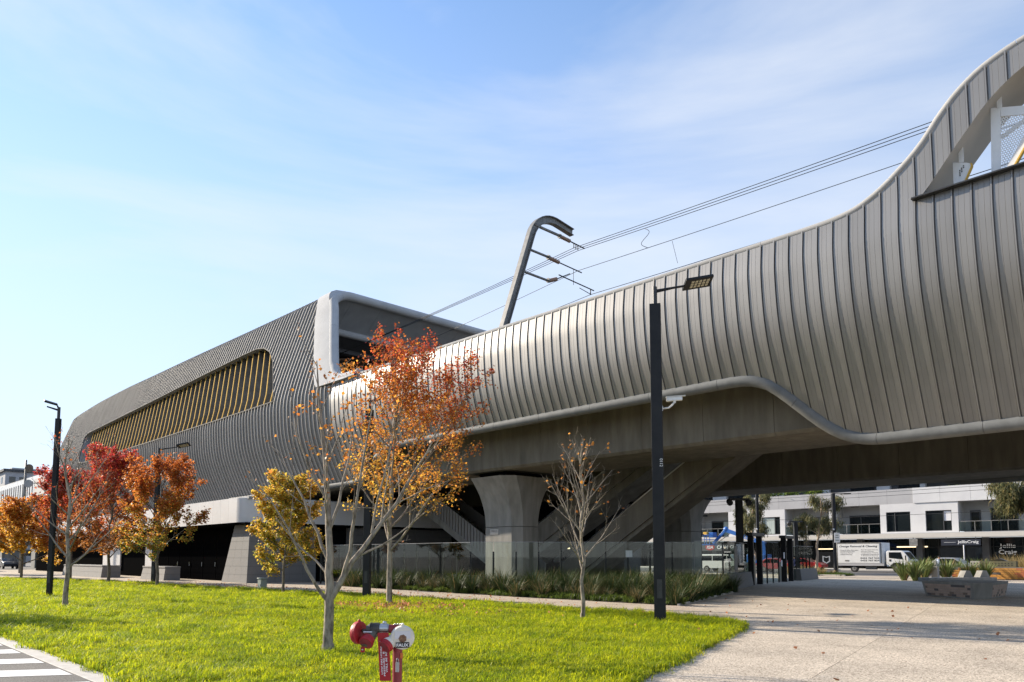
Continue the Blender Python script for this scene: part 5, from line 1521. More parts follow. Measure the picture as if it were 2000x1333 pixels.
for pts, r0, r1, lv in stems:
    fine = []
    for a, c in zip(pts, pts[1:]):
        fine += [a, a.lerp(c, 0.5) + Vector((T.r.gauss(0, .012), T.r.gauss(0, .012), 0))]
    fine.append(pts[-1])
    T.tube(fine, r0, r1, 9 if r0 > .05 else 6)
    if lv: T.ramify(fine, r0 * .7, 1, 0.62, 0.62, 0.05, 0.3, 0.34, 0.2, 3)
T.mb.tube([b - UP * 0.05, b + UP * 0.07, b + UP * 0.2], [.14, .11, .096], 9, cap=False)
lp = T.leaf_points(520, 0.05, (2, 3), lambda p: max(0.02, p.z - 2.6) * (1.6 if (p - b).dot(CR) > -0.5 else 0.3))
T.finish('maple_tree', 'near multi stemmed maple, almost bare, forking low over the lawn', G2, lp, T.rng.uniform(.04, .075, 520), pick(T.rng, 520, [(0, AMB), (1, ORG)], T.rng.random(520)))

# ------------------------------------------------------------------ gum trees behind
def gum(seed, base, H, R_, label, nleaf, z0=0.45, lean=(0, 0)):
    T = Tree(seed, base); b = T.base
    n = 8; tr = [b.copy()]
    for i in range(1, n + 1): tr.append(b + Vector((lean[0] * (i / n) ** 1.5 + T.r.gauss(0, .12), lean[1] * (i / n) ** 1.5 + T.r.gauss(0, .12), H * 0.85 * i / n)))
    T.tube(tr, 0.16, 0.05, 8)
    for k in range(9):
        u = k / 9; z = lerp(z0, 0.98, u) * n; i = min(int(z), n - 1); p = tr[i].lerp(tr[i + 1], z - i)
        az = k * 2.4 + T.r.random(); d = Vector((math.cos(az) * .8, math.sin(az) * .8, 0.75))
        q = T.curve(p, d, R_ * T.r.uniform(.8, 1.25) * (1 - .3 * u), 6, 0.02, 0.16); T.tube(q, .05, .008, 5); T.ramify(q, .04, 1, .7, .8, .0, .35, .45, .3, 3)
    lp = T.leaf_points(nleaf, 0.16, (1, 2, 3)); lp[:, 2] -= np.abs(T.rng.normal(0, .18, nleaf))
    return T.finish('gum_tree', label, 'gum trees along the street', lp, T.rng.uniform(.18, .34, nleaf), pick(T.rng, nleaf, [(0, np.array((.07, .085, .04))), (.6, np.array((.13, .14, .07))), (1, np.array((.26, .21, .09)))], T.rng.random(nleaf), .05), 'bark_euc', LEAF_N, LEAF_NF, droop=1.15)
gum(41, (-37.0, 69.5, 0.0), 8.2, 2.6, 'gum tree with drooping grey green leaves behind the gateway', 12000)
gum(42, (-31.5, 71.5, 0.0), 8.6, 2.3, 'gum tree with a leaning lower limb beside the street pole', 9000, lean=(0.6, 0.3))
gum(43, (-50.5, 66.5, 0.0), 8.0, 1.9, 'gum tree behind the shaded pier', 7000)
gum(44, (-8.2, 51.0, 0.0), 6.4, 2.5, 'gum tree with sunlit leaves hanging in under the far wall', 15000, z0=0.55, lean=(-2.6, -0.3))
gum(45, (-60.0, 70.0, 0.0), 7.5, 2.0, 'gum tree glimpsed beyond the stair flights', 3000)

# ------------------------------------------------------------------ strappy clumps
def strap_clump(name, seed, n, L, w, cols, spread=0.9, dry=0.1, seg=5):
    rng = np.random.default_rng(seed); r = random.Random(seed)
    vs, fs, cs = [], [], []
    for k in range(n):
        az = r.uniform(0, 6.283); rad = r.random() ** 0.7 * 0.16
        p = Vector((math.cos(az) * rad, math.sin(az) * rad, 0)); d = Vector((math.cos(az), math.sin(az), 0)); az2 = az + r.gauss(0, .5); d = Vector((math.cos(az2), math.sin(az2), 0))
        l = L * r.uniform(.55, 1.1); th = R(r.uniform(4, 34)); bend = r.uniform(.8, 2.2) * spread
        side = Vector((-d.y, d.x, 0)); ww = w * r.uniform(.7, 1.2)
        base = cols[r.randrange(len(cols))] * r.uniform(.7, 1.25)
        isdry = r.random() < dry
        o = len(vs)
        for i in range(seg + 1):
            t = i / seg
            vs += [p - side * ww * (1 - t ** 1.6) * .5, p + side * ww * (1 - t ** 1.6) * .5]
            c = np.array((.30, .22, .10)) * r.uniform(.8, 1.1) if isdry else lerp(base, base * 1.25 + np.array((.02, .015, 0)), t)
            cs += [c, c]
            if i < seg:
                fs.append((o + 2 * i, o + 2 * i + 1, o + 2 * i + 3, o + 2 * i + 2))
                a = th + bend * t * 0.75
                p = p + (d * math.sin(a) + UP * math.cos(a)) * l / seg
    me = bpy.data.meshes.new(name); me.from_pydata([tuple(v) for v in vs], [], fs); me.update()
    color_attr(me, np.array(cs)); me.materials.append(M['strap'])
    return me
DK = [np.array((.017, .034, .010)), np.array((.027, .05, .014)), np.array((.038, .066, .02))]
strap_me = [strap_clump('leaves', 50 + k, 170, 0.95, 0.022, DK, dry=(0.04, 0.10, 0.35, 0.06, 0.15)[k]) for k in range(5)]
rnd = random.Random(4)
def strap(x, y, s, k, label='dark green strappy grass clump in the bed before the glass fence', group='strappy clumps in the garden bed', name='strappy_clump', z=0.03):
    o = link(name, strap_me[k]); o.location = (x, y, z); o.rotation_euler = (0, 0, rnd.uniform(0, 6.28)); o.scale = (s, s, s * rnd.uniform(.9, 1.1))
    return tag(o, label, 'grass clump', group)
cl = 0
for i in range(1500):
    x = rnd.uniform(-37, -13.5); y = rnd.uniform(20.8, 31.5)
    if not ccw_ok(GARDEN, x, y): continue
    front = min((Vector((x, y)) - Vector((lerp(-13.88, -36, t), 21.2))).length for t in np.linspace(0, 1, 40))
    if front < 0.75 and rnd.random() < 0.6: continue
    if any((Vector((x, y)) - q).length < 0.54 for q in globals().setdefault('_cl', [])): continue
    _cl.append(Vector((x, y)))
    k = rnd.choice((0, 0, 1, 3, 3, 4)) if front > 1.1 else rnd.choice((0, 2, 2, 1, 4))
    if k == 2: strap(x, y, rnd.uniform(.75, .95), 2, 'strappy grass clump with dry tan leaves at the bed front', 'dry strappy clumps in the garden bed')
    elif x > -17.6: strap(x, y, rnd.uniform(1.0, 1.4), k, 'dark strappy grass clump along the paved corner of the garden bed', 'strappy clumps at the paved corner')
    elif x < -29.5: strap(x, y, rnd.uniform(1.0, 1.4), k, 'dark strappy grass clump at the bed end behind the tall maple', 'strappy clumps at the bed end')
    elif y > 24.5: strap(x, y, rnd.uniform(1.0, 1.4), k, 'dark strappy grass clump close against the glass fence', 'strappy clumps against the fence')
    else: strap(x, y, rnd.uniform(1.0, 1.4), k, 'dark strappy grass clump in the bed before the concrete pier', 'strappy clumps before the pier')
    cl += 1
# flax and dry grasses on the street side of the plaza
FX = [np.array((.07, .11, .03)), np.array((.11, .16, .045)), np.array((.16, .19, .06))]
flax_me = [strap_clump('leaves', 70 + k, 190, 1.7, 0.085, FX, spread=.55, dry=.08) for k in range(2)]
for (x, y, s, k) in ((-18.2, 55.0, 1.0, 0), (-17.3, 54.4, .9, 1), (-17.6, 57.3, 1.05, 0), (-16.6, 58.6, 1.0, 1), (-15.4, 59.6, .95, 0), (-14.6, 60.3, .9, 1), (-18.4, 58.8, 1.05, 0), (-17.0, 62.4, 1.0, 0), (-15.6, 62.9, 1.0, 1), (-18.9, 61.3, 1.0, 1)):
    o = link('flax_clump', flax_me[k]); o.location = (x, y, 0.0); o.rotation_euler = (0, 0, rnd.uniform(0, 6.28)); o.scale = (s, s, s); tag(o, 'broad leaved green flax clump beside the concrete seats', 'flax', 'flax clumps by the seats')
DRY = [np.array((.42, .30, .14)), np.array((.34, .25, .11)), np.array((.25, .22, .09))]
dry_me = [strap_clump('leaves', 80 + k, 300, 1.25, 0.02, DRY, spread=.42, dry=.2) for k in range(2)]
for i in range(26):
    x = -14.5 + i * 0.62 + rnd.uniform(-.2, .2); y = 63.6 + rnd.uniform(-.6, .9)
    o = link('tussock_clump', dry_me[i % 2]); s = rnd.uniform(1.4, 1.9); o.location = (x, y, 0); o.rotation_euler = (0, 0, rnd.uniform(0, 6.28)); o.scale = (s, s, s); tag(o, 'golden dry tussock clump behind the brick wall', 'tussock', 'golden tussocks')
for (x, y, s) in ((-30.2, 63.2, 1.0), (-29.6, 63.8, 1.1), (-28.9, 63.3, 1.0), (-28.3, 64.0, .9), (-27.6, 63.7, .8), (-30.8, 64.0, 1.0), (-27.0, 64.3, .6)):
    o = link('tussock_clump', dry_me[0]); o.location = (x, y, 0); o.rotation_euler = (0, 0, rnd.uniform(0, 6.28)); o.scale = (s, s, s * .8); tag(o, 'low tan tussock clump round the parking sign', 'tussock', 'tan tussocks by the sign')

# ------------------------------------------------------------------ scattered stuff
def scatter(name, label, pts, rot, scl, idx, meshes, mats, cat):
    coll = bpy.data.collections.new(name + '_source')
    for k, me in enumerate(meshes):
        o = bpy.data.objects.new('%s_tuft_%02d' % (name, k), me); coll.objects.link(o)
    me = bpy.data.meshes.new(name)
    me.vertices.add(len(pts)); me.vertices.foreach_set('co', pts.astype(np.float32).ravel())
    a = me.attributes.new('rot', 'FLOAT_VECTOR', 'POINT'); a.data.foreach_set('vector', rot.astype(np.float32).ravel())
    a = me.attributes.new('scl', 'FLOAT_VECTOR', 'POINT'); a.data.foreach_set('vector', scl.astype(np.float32).ravel())
    a = me.attributes.new('idx', 'INT', 'POINT'); a.data.foreach_set('value', idx.astype(np.int32))
    o = link(name, me)
    ng = bpy.data.node_groups.new(name, 'GeometryNodeTree')
    ng.interface.new_socket('Geometry', in_out='INPUT', socket_type='NodeSocketGeometry'); ng.interface.new_socket('Geometry', in_out='OUTPUT', socket_type='NodeSocketGeometry')
    N, L = ng.nodes.new, ng.links.new
    gi, go = N('NodeGroupInput'), N('NodeGroupOutput')
    mtp = N('GeometryNodeMeshToPoints'); iop = N('GeometryNodeInstanceOnPoints'); ci = N('GeometryNodeCollectionInfo')
    ci.inputs['Collection'].default_value = coll; ci.inputs['Separate Children'].default_value = True; ci.inputs['Reset Children'].default_value = True
    def attr(n, t):
        x = N('GeometryNodeInputNamedAttribute'); x.data_type = t; x.inputs['Name'].default_value = n; return x.outputs['Attribute']
    L(gi.outputs[0], mtp.inputs['Mesh']); L(mtp.outputs['Points'], iop.inputs['Points']); L(ci.outputs['Instances'], iop.inputs['Instance'])
    iop.inputs['Pick Instance'].default_value = True
    L(attr('idx', 'INT'), iop.inputs['Instance Index']); L(attr('rot', 'FLOAT_VECTOR'), iop.inputs['Rotation']); L(attr('scl', 'FLOAT_VECTOR'), iop.inputs['Scale'])
    L(iop.outputs['Instances'], go.inputs[0])
    md = o.modifiers.new('scatter', 'NODES'); md.node_group = ng
    return tag(o, label, cat, kind='stuff')

def blade_tuft(seed, n, rad, h, w, cols):
    r = random.Random(seed); vs, fs, cs = [], [], []
    for k in range(n):
        a = r.uniform(0, 6.283); q = r.random() ** .5 * rad; p = Vector((math.cos(a) * q, math.sin(a) * q, 0))
        a2 = r.uniform(0, 6.283); d = Vector((math.cos(a2), math.sin(a2), 0)); s = Vector((-d.y, d.x, 0)); l = h * r.uniform(.5, 1.15); ww = w * r.uniform(.7, 1.2)
        lean = r.uniform(.15, .6); m = p + d * l * lean * .4 + UP * l * .62; e = m + d * l * (lean * .6 + .25) + UP * l * r.uniform(.05, .35)
        o = len(vs); vs += [p - s * ww / 2, p + s * ww / 2, m + s * ww * .42, m - s * ww * .42, e]
        fs += [(o, o + 1, o + 2, o + 3), (o + 3, o + 2, o + 4)]
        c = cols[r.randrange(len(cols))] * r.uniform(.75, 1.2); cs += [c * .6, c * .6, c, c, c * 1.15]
    me = bpy.data.meshes.new('tuft'); me.from_pydata([tuple(v) for v in vs], [], fs); me.update(); color_attr(me, np.array(cs)); me.materials.append(M['grass']); return me
# lawn blades get patchy tone from the ground position and from tuft to tuft
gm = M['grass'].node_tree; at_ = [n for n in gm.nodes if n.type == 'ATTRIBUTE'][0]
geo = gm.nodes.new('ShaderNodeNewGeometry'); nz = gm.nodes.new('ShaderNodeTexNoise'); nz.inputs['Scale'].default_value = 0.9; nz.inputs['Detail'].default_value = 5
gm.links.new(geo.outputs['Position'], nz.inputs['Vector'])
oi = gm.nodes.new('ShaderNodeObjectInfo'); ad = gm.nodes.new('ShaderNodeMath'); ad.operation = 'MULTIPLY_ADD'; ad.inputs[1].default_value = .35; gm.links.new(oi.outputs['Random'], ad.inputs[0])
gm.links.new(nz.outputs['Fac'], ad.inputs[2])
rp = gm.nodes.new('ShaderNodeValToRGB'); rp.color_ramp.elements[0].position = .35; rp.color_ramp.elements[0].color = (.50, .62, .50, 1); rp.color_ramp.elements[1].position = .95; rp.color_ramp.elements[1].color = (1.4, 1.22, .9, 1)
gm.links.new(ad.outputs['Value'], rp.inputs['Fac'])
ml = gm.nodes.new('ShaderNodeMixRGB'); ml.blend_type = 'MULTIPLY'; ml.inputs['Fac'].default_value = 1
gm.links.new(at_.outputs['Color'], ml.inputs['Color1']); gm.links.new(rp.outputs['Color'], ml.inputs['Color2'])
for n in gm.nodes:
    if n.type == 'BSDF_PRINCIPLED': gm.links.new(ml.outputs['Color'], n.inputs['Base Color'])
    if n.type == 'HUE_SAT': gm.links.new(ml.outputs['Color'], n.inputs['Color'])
GC = [np.array((.26, .335, .010)), np.array((.37, .43, .014)), np.array((.46, .49, .02)), np.array((.14, .22, .012))]
tufts = [blade_tuft(90 + k, 34, (.13, .11, .15, .10)[k], (.085, .115, .07, .14)[k], .0075, GC) for k in range(4)] + [blade_tuft(95, 26, .12, .07, .007, [np.array((.40, .32, .12)), np.array((.32, .27, .09)), np.array((.26, .28, .05))])]
rng = np.random.default_rng(77)
n0 = 260000
P = np.stack([rng.uniform(-92, -4, n0), rng.uniform(3.17, 17.1, n0)], 1)
PJ = rng.normal(0, .07, (n0, 2)) * (rng.random((n0, 1)) < .5)
poly = np.array(LAWN)
ins = np.zeros(n0, bool)
for i in range(len(poly)):
    (x0, y0), (x1, y1) = poly[i], poly[(i + 1) % len(poly)]
    c = ((y0 > P[:, 1]) != (y1 > P[:, 1])) & (P[:, 0] < (x1 - x0) * (P[:, 1] - y0) / (y1 - y0 + 1e-12) + x0)
    ins ^= c
dist = np.hypot(P[:, 0], P[:, 1])
side_ = P[:, 0] * math.cos(R(46)) + P[:, 1] * math.sin(R(46)); dep = -P[:, 0] * math.sin(R(46)) + P[:, 1] * math.cos(R(46))
infr = (dep > 2) & (np.abs(side_) < dep * 0.85 + 2)
keep = ins & infr & (rng.random(n0) < np.clip(14.0 / dist, 0.12, 1.0))
P = (P + PJ)[keep]; dist = dist[keep]; n1 = len(P)
sc = rng.uniform(.7, 1.3, n1) * np.clip(dist / 14.0, 1.0, 1.9) ** 0.75
# uneven height: lush and thin places
hh = 0.55 + 0.5 * np.sin(P[:, 0] * 1.7 + 2 * np.sin(P[:, 1] * 0.9)) * np.sin(P[:, 1] * 1.9 + P[:, 0] * .6) * .5 + rng.uniform(.25, .6, n1)
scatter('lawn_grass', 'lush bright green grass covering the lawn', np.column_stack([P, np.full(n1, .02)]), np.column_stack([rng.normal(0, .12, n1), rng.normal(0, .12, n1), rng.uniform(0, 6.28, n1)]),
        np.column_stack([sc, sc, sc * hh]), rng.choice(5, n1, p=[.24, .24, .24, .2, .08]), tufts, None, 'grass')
# weeds and ground cover at the front of the garden bed
GW = [np.array((.05, .085, .02)), np.array((.075, .12, .028)), np.array((.10, .14, .035))]
wt = [blade_tuft(110 + k, 26, .16, (.16, .24)[k], .02, GW) for k in range(2)]
n2 = 9000
Q = np.stack([rng.uniform(-37, -13.4, n2), rng.uniform(20.9, 31.4, n2)], 1)
okq = np.array([ccw_ok(GARDEN, x, y) and rng.random() < (1.0 if y < 22.6 or x > -17.5 else .25) for x, y in Q]); Q = Q[okq]; n2 = len(Q)
s2r = rng.uniform(.6, 1.3, n2)
scatter('ground_cover', 'low green weeds filling the front of the garden bed', np.column_stack([Q, np.full(n2, .03)]), np.column_stack([np.zeros(n2), np.zeros(n2), rng.uniform(0, 6.28, n2)]), np.column_stack([s2r, s2r, s2r]), rng.integers(0, 2, n2), wt, None, 'ground cover')
n3 = 260; Q = np.column_stack([rng.uniform(-31.5, -25.5, n3), rng.uniform(63.0, 65.2, n3), np.full(n3, 0.01)]); s3 = rng.uniform(.8, 1.8, n3)
scatter('verge_grass', 'short green grass round the street sign', Q, np.column_stack([np.zeros(n3), np.zeros(n3), rng.uniform(0, 6.28, n3)]), np.column_stack([s3, s3, s3]), rng.integers(0, 2, n3), wt, None, 'grass')
# fallen leaves
n4 = 4600
cen = np.array([(-19.3, 13.4), (-18.3, 13.2), (-40.5, 14.6), (-24, 17.9), (-30, 18.5), (-39, 17), (-48, 16), (-10, 20)])
wts = np.array([.26, .24, .14, .1, .08, .12, .06, .025]); ci_ = rng.choice(len(cen), n4, p=wts / wts.sum())
sd = np.array([(1.3, .7), (1.6, .8), (1.9, 1.2), (3.5, 1.2), (4, 1.5), (4, 1.4), (4, 1.2), (6, 5)])
Q = cen[ci_] + rng.normal(0, 1, (n4, 2)) * sd[ci_]
on_lawn = np.array([ccw_ok(LAWN, x, y) for x, y in Q])
zz = np.where(on_lawn, rng.uniform(.09, .17, n4), .02)
me = leaves_mesh('fallen_leaves', np.column_stack([Q, zz]), rng.uniform(.05, .10, n4), pick(rng, n4, [(0, BRN * 1.2), (.5, np.array((.33, .14, .07))), (1, np.array((.42, .20, .10)))], rng.random(n4)), rng, droop=0.05)
me.materials.append(M['leaf']); tag(link('fallen_leaves', me), 'brown red leaves fallen round the tall maple and over the path', 'leaves', kind='stuff')
# ================================================================== beyond the viaduct: apartments over shops
apt = thing('apartment_building', 'pale rendered apartment block over dark shopfronts across the street', 'building', (-40, 99, 0))
AY = 98.0
Z0, Z1, Z2 = 4.62, 8.15, 10.0
def wseg(x0, x1, z0, z1, m='render_lt', y0=AY, y1=AY + 0.35, nm='wall_panel'): return MB().box(x0, x1, y0, y1, z0, z1).build(nm, m, apt)
# parapet band in panels
xs_ = [-82, -78, -74, -70, -66, -62.2, -59, -55.6, -52, -48.2, -44.6, -41, -37.4, -34, -31.0]
for a, b in zip(xs_, xs_[1:]): wseg(a + .01, b - .01, Z1, Z2, 'render_gr')
for a, b in zip([-31.0, -28, -24.8, -21.6, -18.4, -15, -11, -7, -3], [-28, -24.8, -21.6, -18.4, -15, -11, -7, -3, 1]): wseg(a + .01, b - .01, Z1, Z2, 'render_lt', AY - 0.12)
# storey: solid piers between openings
def window(x0, x1, z0=4.7, z1=7.15, split=0.35, curtain=False):
    f = MB()
    for (a, b, c, d) in ((x0, x1, z1 - .08, z1), (x0, x1, z0, z0 + .08), (x0, x0 + .07, z0 + .08, z1 - .08), (x1 - .07, x1, z0 + .08, z1 - .08), (lerp(x0, x1, split) - .035, lerp(x0, x1, split) + .035, z0 + .08, z1 - .08)):
        f.box(a, b, AY + .12, AY + .2, c, d)
    o = f.build('window', 'charcoal', apt)
    MB().box(x0 + .06, x1 - .06, AY + .2, AY + .22, z0 + .05, z1 - .05).build('pane', 'glass_dark', o)
    if curtain:
        MB().box(lerp(x0, x1, split) + .05, x1 - .08, AY + .185, AY + .198, z0 + .09, z1 - .09).build('curtain', 'curtain', o)
    for (c, d) in ((Z0 - .1, z0), (z1, Z1)): 
        if d - c > .02: wseg(x0, x1, c, d)
    return o
def recess(x0, x1, d0, d1, depth=2.2, split=0.5, zt=7.0, curtain=False):
    """balcony: side cheeks, back wall, ceiling, sliding door, glass balustrade"""
    MB().box(x0, x1, AY + depth, AY + depth + .2, Z0 - .1, Z1).build('balcony_wall', 'recess', apt)
    MB().box(x0 - .01, x0 + .1, AY + .36, AY + depth, Z0, Z1).build('balcony_wall', 'recess', apt); MB().box(x1 - .1, x1 + .01, AY + .36, AY + depth, Z0, Z1).build('balcony_wall', 'recess', apt)
    MB().box(x0, x1, AY + .36, AY + depth, Z1 - .02, Z1 + .1).build('balcony_ceiling', 'recess', apt)
    f = MB()
    for (a, b, c, d) in ((d0, d1, zt - .1, zt), (d0, d0 + .08, Z0, zt), (d1 - .08, d1, Z0, zt), (lerp(d0, d1, split) - .05, lerp(d0, d1, split) + .05, Z0, zt)): f.box(a, b, AY + depth - .1, AY + depth, c, d)
    o = f.build('sliding_door', 'charcoal', apt)
    MB().box(d0, d1, AY + depth - .05, AY + depth - .02, Z0, zt).build('pane', 'glass_dark', o)
    if curtain: MB().box(lerp(d0, d1, split), d1 - .1, AY + depth - .075, AY + depth - .055, Z0, zt - .1).build('curtain', 'curtain', o)
    bal = MB(); 
    n = max(2, int((x1 - x0) / 1.4))
    for k in range(n + 1): bal.box(lerp(x0, x1, k / n) - .03, lerp(x0, x1, k / n) + .03, AY + .05, AY + .1, Z0, 5.75)
    bal.box(x0, x1, AY + .05, AY + .1, 5.72, 5.78)
    b_ = bal.build('balustrade', 'steel', apt)
    MB().box(x0, x1, AY + .11, AY + .12, Z0, 5.7).build('glass_panel', 'glass', b_)
    MB().box(lerp(x0, x1, .3), lerp(x0, x1, .3) + 1.0, AY + 1.0, AY + 1.1, Z1 - .1, Z1 - .03).build('ceiling_fitting', 'charcoal', apt)
recess(-82, -74.5, -81, -76); wseg(-74.5, -73.5, Z0 - .1, Z1); window(-73.5, -71.0); wseg(-71, -69.8, Z0 - .1, Z1); window(-69.8, -67.4, curtain=True); wseg(-67.4, -61.3, Z0 - .1, Z1)
recess(-61.3, -56.0, -60.0, -56.1, curtain=True); wseg(-56.0, -54.4, Z0 - .1, Z1); window(-54.4, -52.5, curtain=True); wseg(-52.5, -50.8, Z0 - .1, Z1); window(-50.8, -48.1, split=.7, curtain=False); wseg(-48.1, -47.4, Z0 - .1, Z1)
MB().box(-50.7, -49.0, AY + .19, AY + .205, 4.8, 7.05).build('curtain', 'curtain', apt)
recess(-47.4, -41.3, -45.6, -41.4); wseg(-41.3, -40.5, Z0 - .1, Z1); recess(-40.5, -34.9, -39.5, -35.1, split=.33); wseg(-34.9, -34.2, Z0 - .1, Z1); window(-34.2, -31.4, split=.35); wseg(-31.4, -29.7, Z0 - .1, Z1); window(-29.7, -26.9, split=.68)
MB().box(-27.75, -27.0, AY + .19, AY + .205, 5.9, 7.05).build('blind', 'paper', apt)
wseg(-26.9, -26.2, Z0 - .1, Z1); recess(-26.2, -18.0, -23.4, -20.7, split=.36, zt=7.3); wseg(-18, -16.5, Z0 - .1, Z1); window(-16.5, -13.8); wseg(-13.8, 1, Z0 - .1, Z1)
d_ = MB().box(-25.5, -24.4, AY + 2.08, AY + 2.19, Z0, 7.1).build('balcony_door', 'charcoal', apt); MB().box(-25.35, -24.55, AY + 2.06, AY + 2.075, Z0 + .2, 6.9).build('pane', 'glass_dark', d_)
# floor slab edge and awning
MB().box(-84, 2, AY - 0.1, AY + 3, 4.4, 4.52).build('floor_slab', 'render_gr', apt)
MB().box(-84, 2, AY - 2.2, AY + 0.3, 3.88, 4.39).build('awning', 'beige', apt)
# shopfronts: dark glass in frames, lit strip inside
MB().box(-84, 2, AY + 1.4, AY + 1.5, 0.14, 3.87).build('shop_glass', 'glass_dark', apt)
for k in range(30):
    x = -83 + k * 2.85; MB().box(x, x + .09, AY + 1.3, AY + 1.4, 0.14, 3.87).build('mullion', 'black', apt)
for k in range(12):
    x = -80 + k * 7; MB().box(x, x + .7, AY + .3, AY + 1.2, 0.14, 3.87).build('shop_pillar', 'charcoal', apt)
MB().box(-84, 2, AY + 1.28, AY + 1.38, 2.75, 2.83).build('transom', 'black', apt)
MB().box(-33.5, -30.0, AY + 1.2, AY + 1.25, 2.78, 2.92).build('lit_strip', 'lamp_lit', apt); MB().box(-43.5, -41.2, AY + 1.2, AY + 1.25, 2.6, 2.72).build('lit_strip', 'lamp_lit', apt)
# upper storeys set back, dark with white blades and terrace planting
MB().box(-84, 2, 102, 103, 10.0, 19).build('upper_wall', 'charcoal', apt)
for (a, b) in ((-80, -77), (-70, -67.5), (-60.5, -58.2), (-51, -48.9), (-43.5, -42.6), (-36.4, -34.8), (-31.2, -30.6), (-22, -20.5)): MB().box(a, b, 101.4, 102.4, 10.0, 13.2).build('upper_pier', 'render_lt', apt)
for k in range(14):
    x = -82 + k * 6.0; f = MB().box(x, x + 3.2, 101.93, 101.98, 10.2, 12.6).build('upper_window', 'black', apt); MB().box(x + .1, x + 3.1, 101.9, 101.925, 10.3, 12.5).build('pane', 'glass_dark', f)
MB().box(-84, 2, 99.6, 102.5, 13.0, 13.4).build('upper_slab', 'render_gr', apt)
MB().extr([(-31, 99.8, 11.3), (-25.5, 99.8, 11.9), (-25.5, 99.8, 12.2), (-31, 99.8, 12.2)], (0, 2, 0)).build('terrace_hood', 'beige', apt)
# signs
sg = thing('shop_sign', 'dark navy hanging shop sign with white serif lettering', 'sign', (-25.5, 96.4, 3.2))
MB().box(-27.5, -23.5, 95.75, 95.85, 2.92, 3.62).build('board', 'navy', sg); text('JellisCraig', 'white', sg, (-24.75, 95.75, 3.27), (1, 0, 0), (0, 0, 1), height=.42, width=2.1, bold=.012, thick=.01)
MB().box(-27.2, -26.0, 95.735, 95.748, 3.26, 3.29).build('rule', 'white', sg)
for x in (-27.0, -24.0): MB().box(x, x + .06, 95.78, 95.82, 3.62, 3.89).build('hanger', 'charcoal', sg)
wt_ = thing('window_lettering', 'large white two line lettering on the dark shop window', 'sign', (-21.8, 99.3, 1.9))
text('Jellis', 'white', wt_, (-21.75, 99.36, 2.80), (1, 0, 0), (0, 0, 1), height=.62, width=1.6, bold=.02, thick=.02); text('Craig', 'white', wt_, (-21.75, 99.36, 2.10), (1, 0, 0), (0, 0, 1), height=.66, width=1.75, bold=.02, thick=.02)
ig = thing('shop_sign', 'dark supermarket fascia sign with a red oval badge', 'sign', (-56.7, 95.7, 3.0))
MB().box(-59.2, -53.0, 95.72, 95.82, 2.5, 3.5).build('board', 'charcoal', ig)
ov = MB(); ov.tube([(-57.75, 95.70, 3.0), (-57.75, 95.715, 3.0)], .5, 24); ov.v = [(-57.75 + (x + 57.75) * 1.5, y, 3.0 + (z - 3.0) * .85) for x, y, z in ov.v]; ov.build('badge', 'red', ig)
text('IGA', 'white', ig, (-57.75, 95.70, 3.0), (1, 0, 0), (0, 0, 1), height=.42, width=1.05, bold=.03, shear=.2, thick=.012); text('CARNEGIE', 'white', ig, (-55.1, 95.72, 3.0), (1, 0, 0), (0, 0, 1), height=.5, width=3.0, bold=.025, thick=.012)
bl_ = thing('blade_sign', 'small grey projecting sign under the awning beside the truck cab', 'sign', (-30.2, 96, 3.2)); MB().box(-30.9, -30.0, 95.7, 95.76, 2.9, 3.75).build('board', 'steel', bl_); MB().box(-30.5, -30.4, 95.71, 95.75, 3.75, 3.88).build('hanger', 'charcoal', bl_)
pst = thing('shop_poster', 'black shop poster with a white shield emblem behind the pole', 'poster', (-42.2, 98.5, 1)); MB().box(-43.3, -41.2, 98.9, 98.96, .4, 2.3).build('board', 'black', pst)
MB().extr([(-42.75, 98.89, 1.75), (-42.75, 98.89, 1.0), (-42.25, 98.89, .7), (-41.75, 98.89, 1.0), (-41.75, 98.89, 1.75), (-42.25, 98.89, 1.62)], (0, -.01, 0)).build('emblem', 'white', pst)
MB().extr([(-42.6, 98.875, 1.6), (-42.6, 98.875, 1.1), (-42.25, 98.875, .86), (-41.9, 98.875, 1.1), (-41.9, 98.875, 1.6), (-42.25, 98.875, 1.5)], (0, -.004, 0)).build('emblem_field', 'black', pst)
# terrace plants over the parapet
rngb = np.random.default_rng(3)
for k, (x, lab) in enumerate(((-49.5, 'bright green shrub spilling over the parapet behind the gum tree'), (-46.8, 'leafy terrace shrub beside the gum crown on the parapet'), (-43.6, 'dark terrace shrub on the parapet above the balcony'), (-25, 'low terrace shrub on the pale parapet'), (-21, 'small terrace shrub near the hanging gum leaves'))):
    n = 700; p = rngb.normal(0, 1, (n, 3)) * np.array((.7, .3, .42 if k < 3 else .18)) + np.array((x, 98.9, 10.35)); t = thing('terrace_shrub', lab, 'shrub', (x, 98.9, 10), 'terrace shrubs')
    me = leaves_mesh('foliage', p, rngb.uniform(.12, .25, n), pick(rngb, n, [(0, np.array((.06, .11, .03))), (1, np.array((.20, .26, .05)))], rngb.random(n)), rngb); me.materials.append(M['leaf']); link('foliage', me, t)
    MB().box(x - .8, x + .8, 98.6, 99.2, 9.9, 10.15).build('planter', 'charcoal', t)
# overhead service wires along the street
for z, lab in ((9.55, 'upper service cable crossing before the parapet'), (9.1, 'second service cable just below the upper one'), (6.75, 'low service cable crossing before the balconies')):
    pts = [(-90 + 95 * k / 20, 92, z - .35 * math.sin(math.pi * k / 20)) for k in range(21)]
    tag(MB().tube(pts, .022, 4).build('service_cable', 'wire'), lab, 'wire', 'street cables')

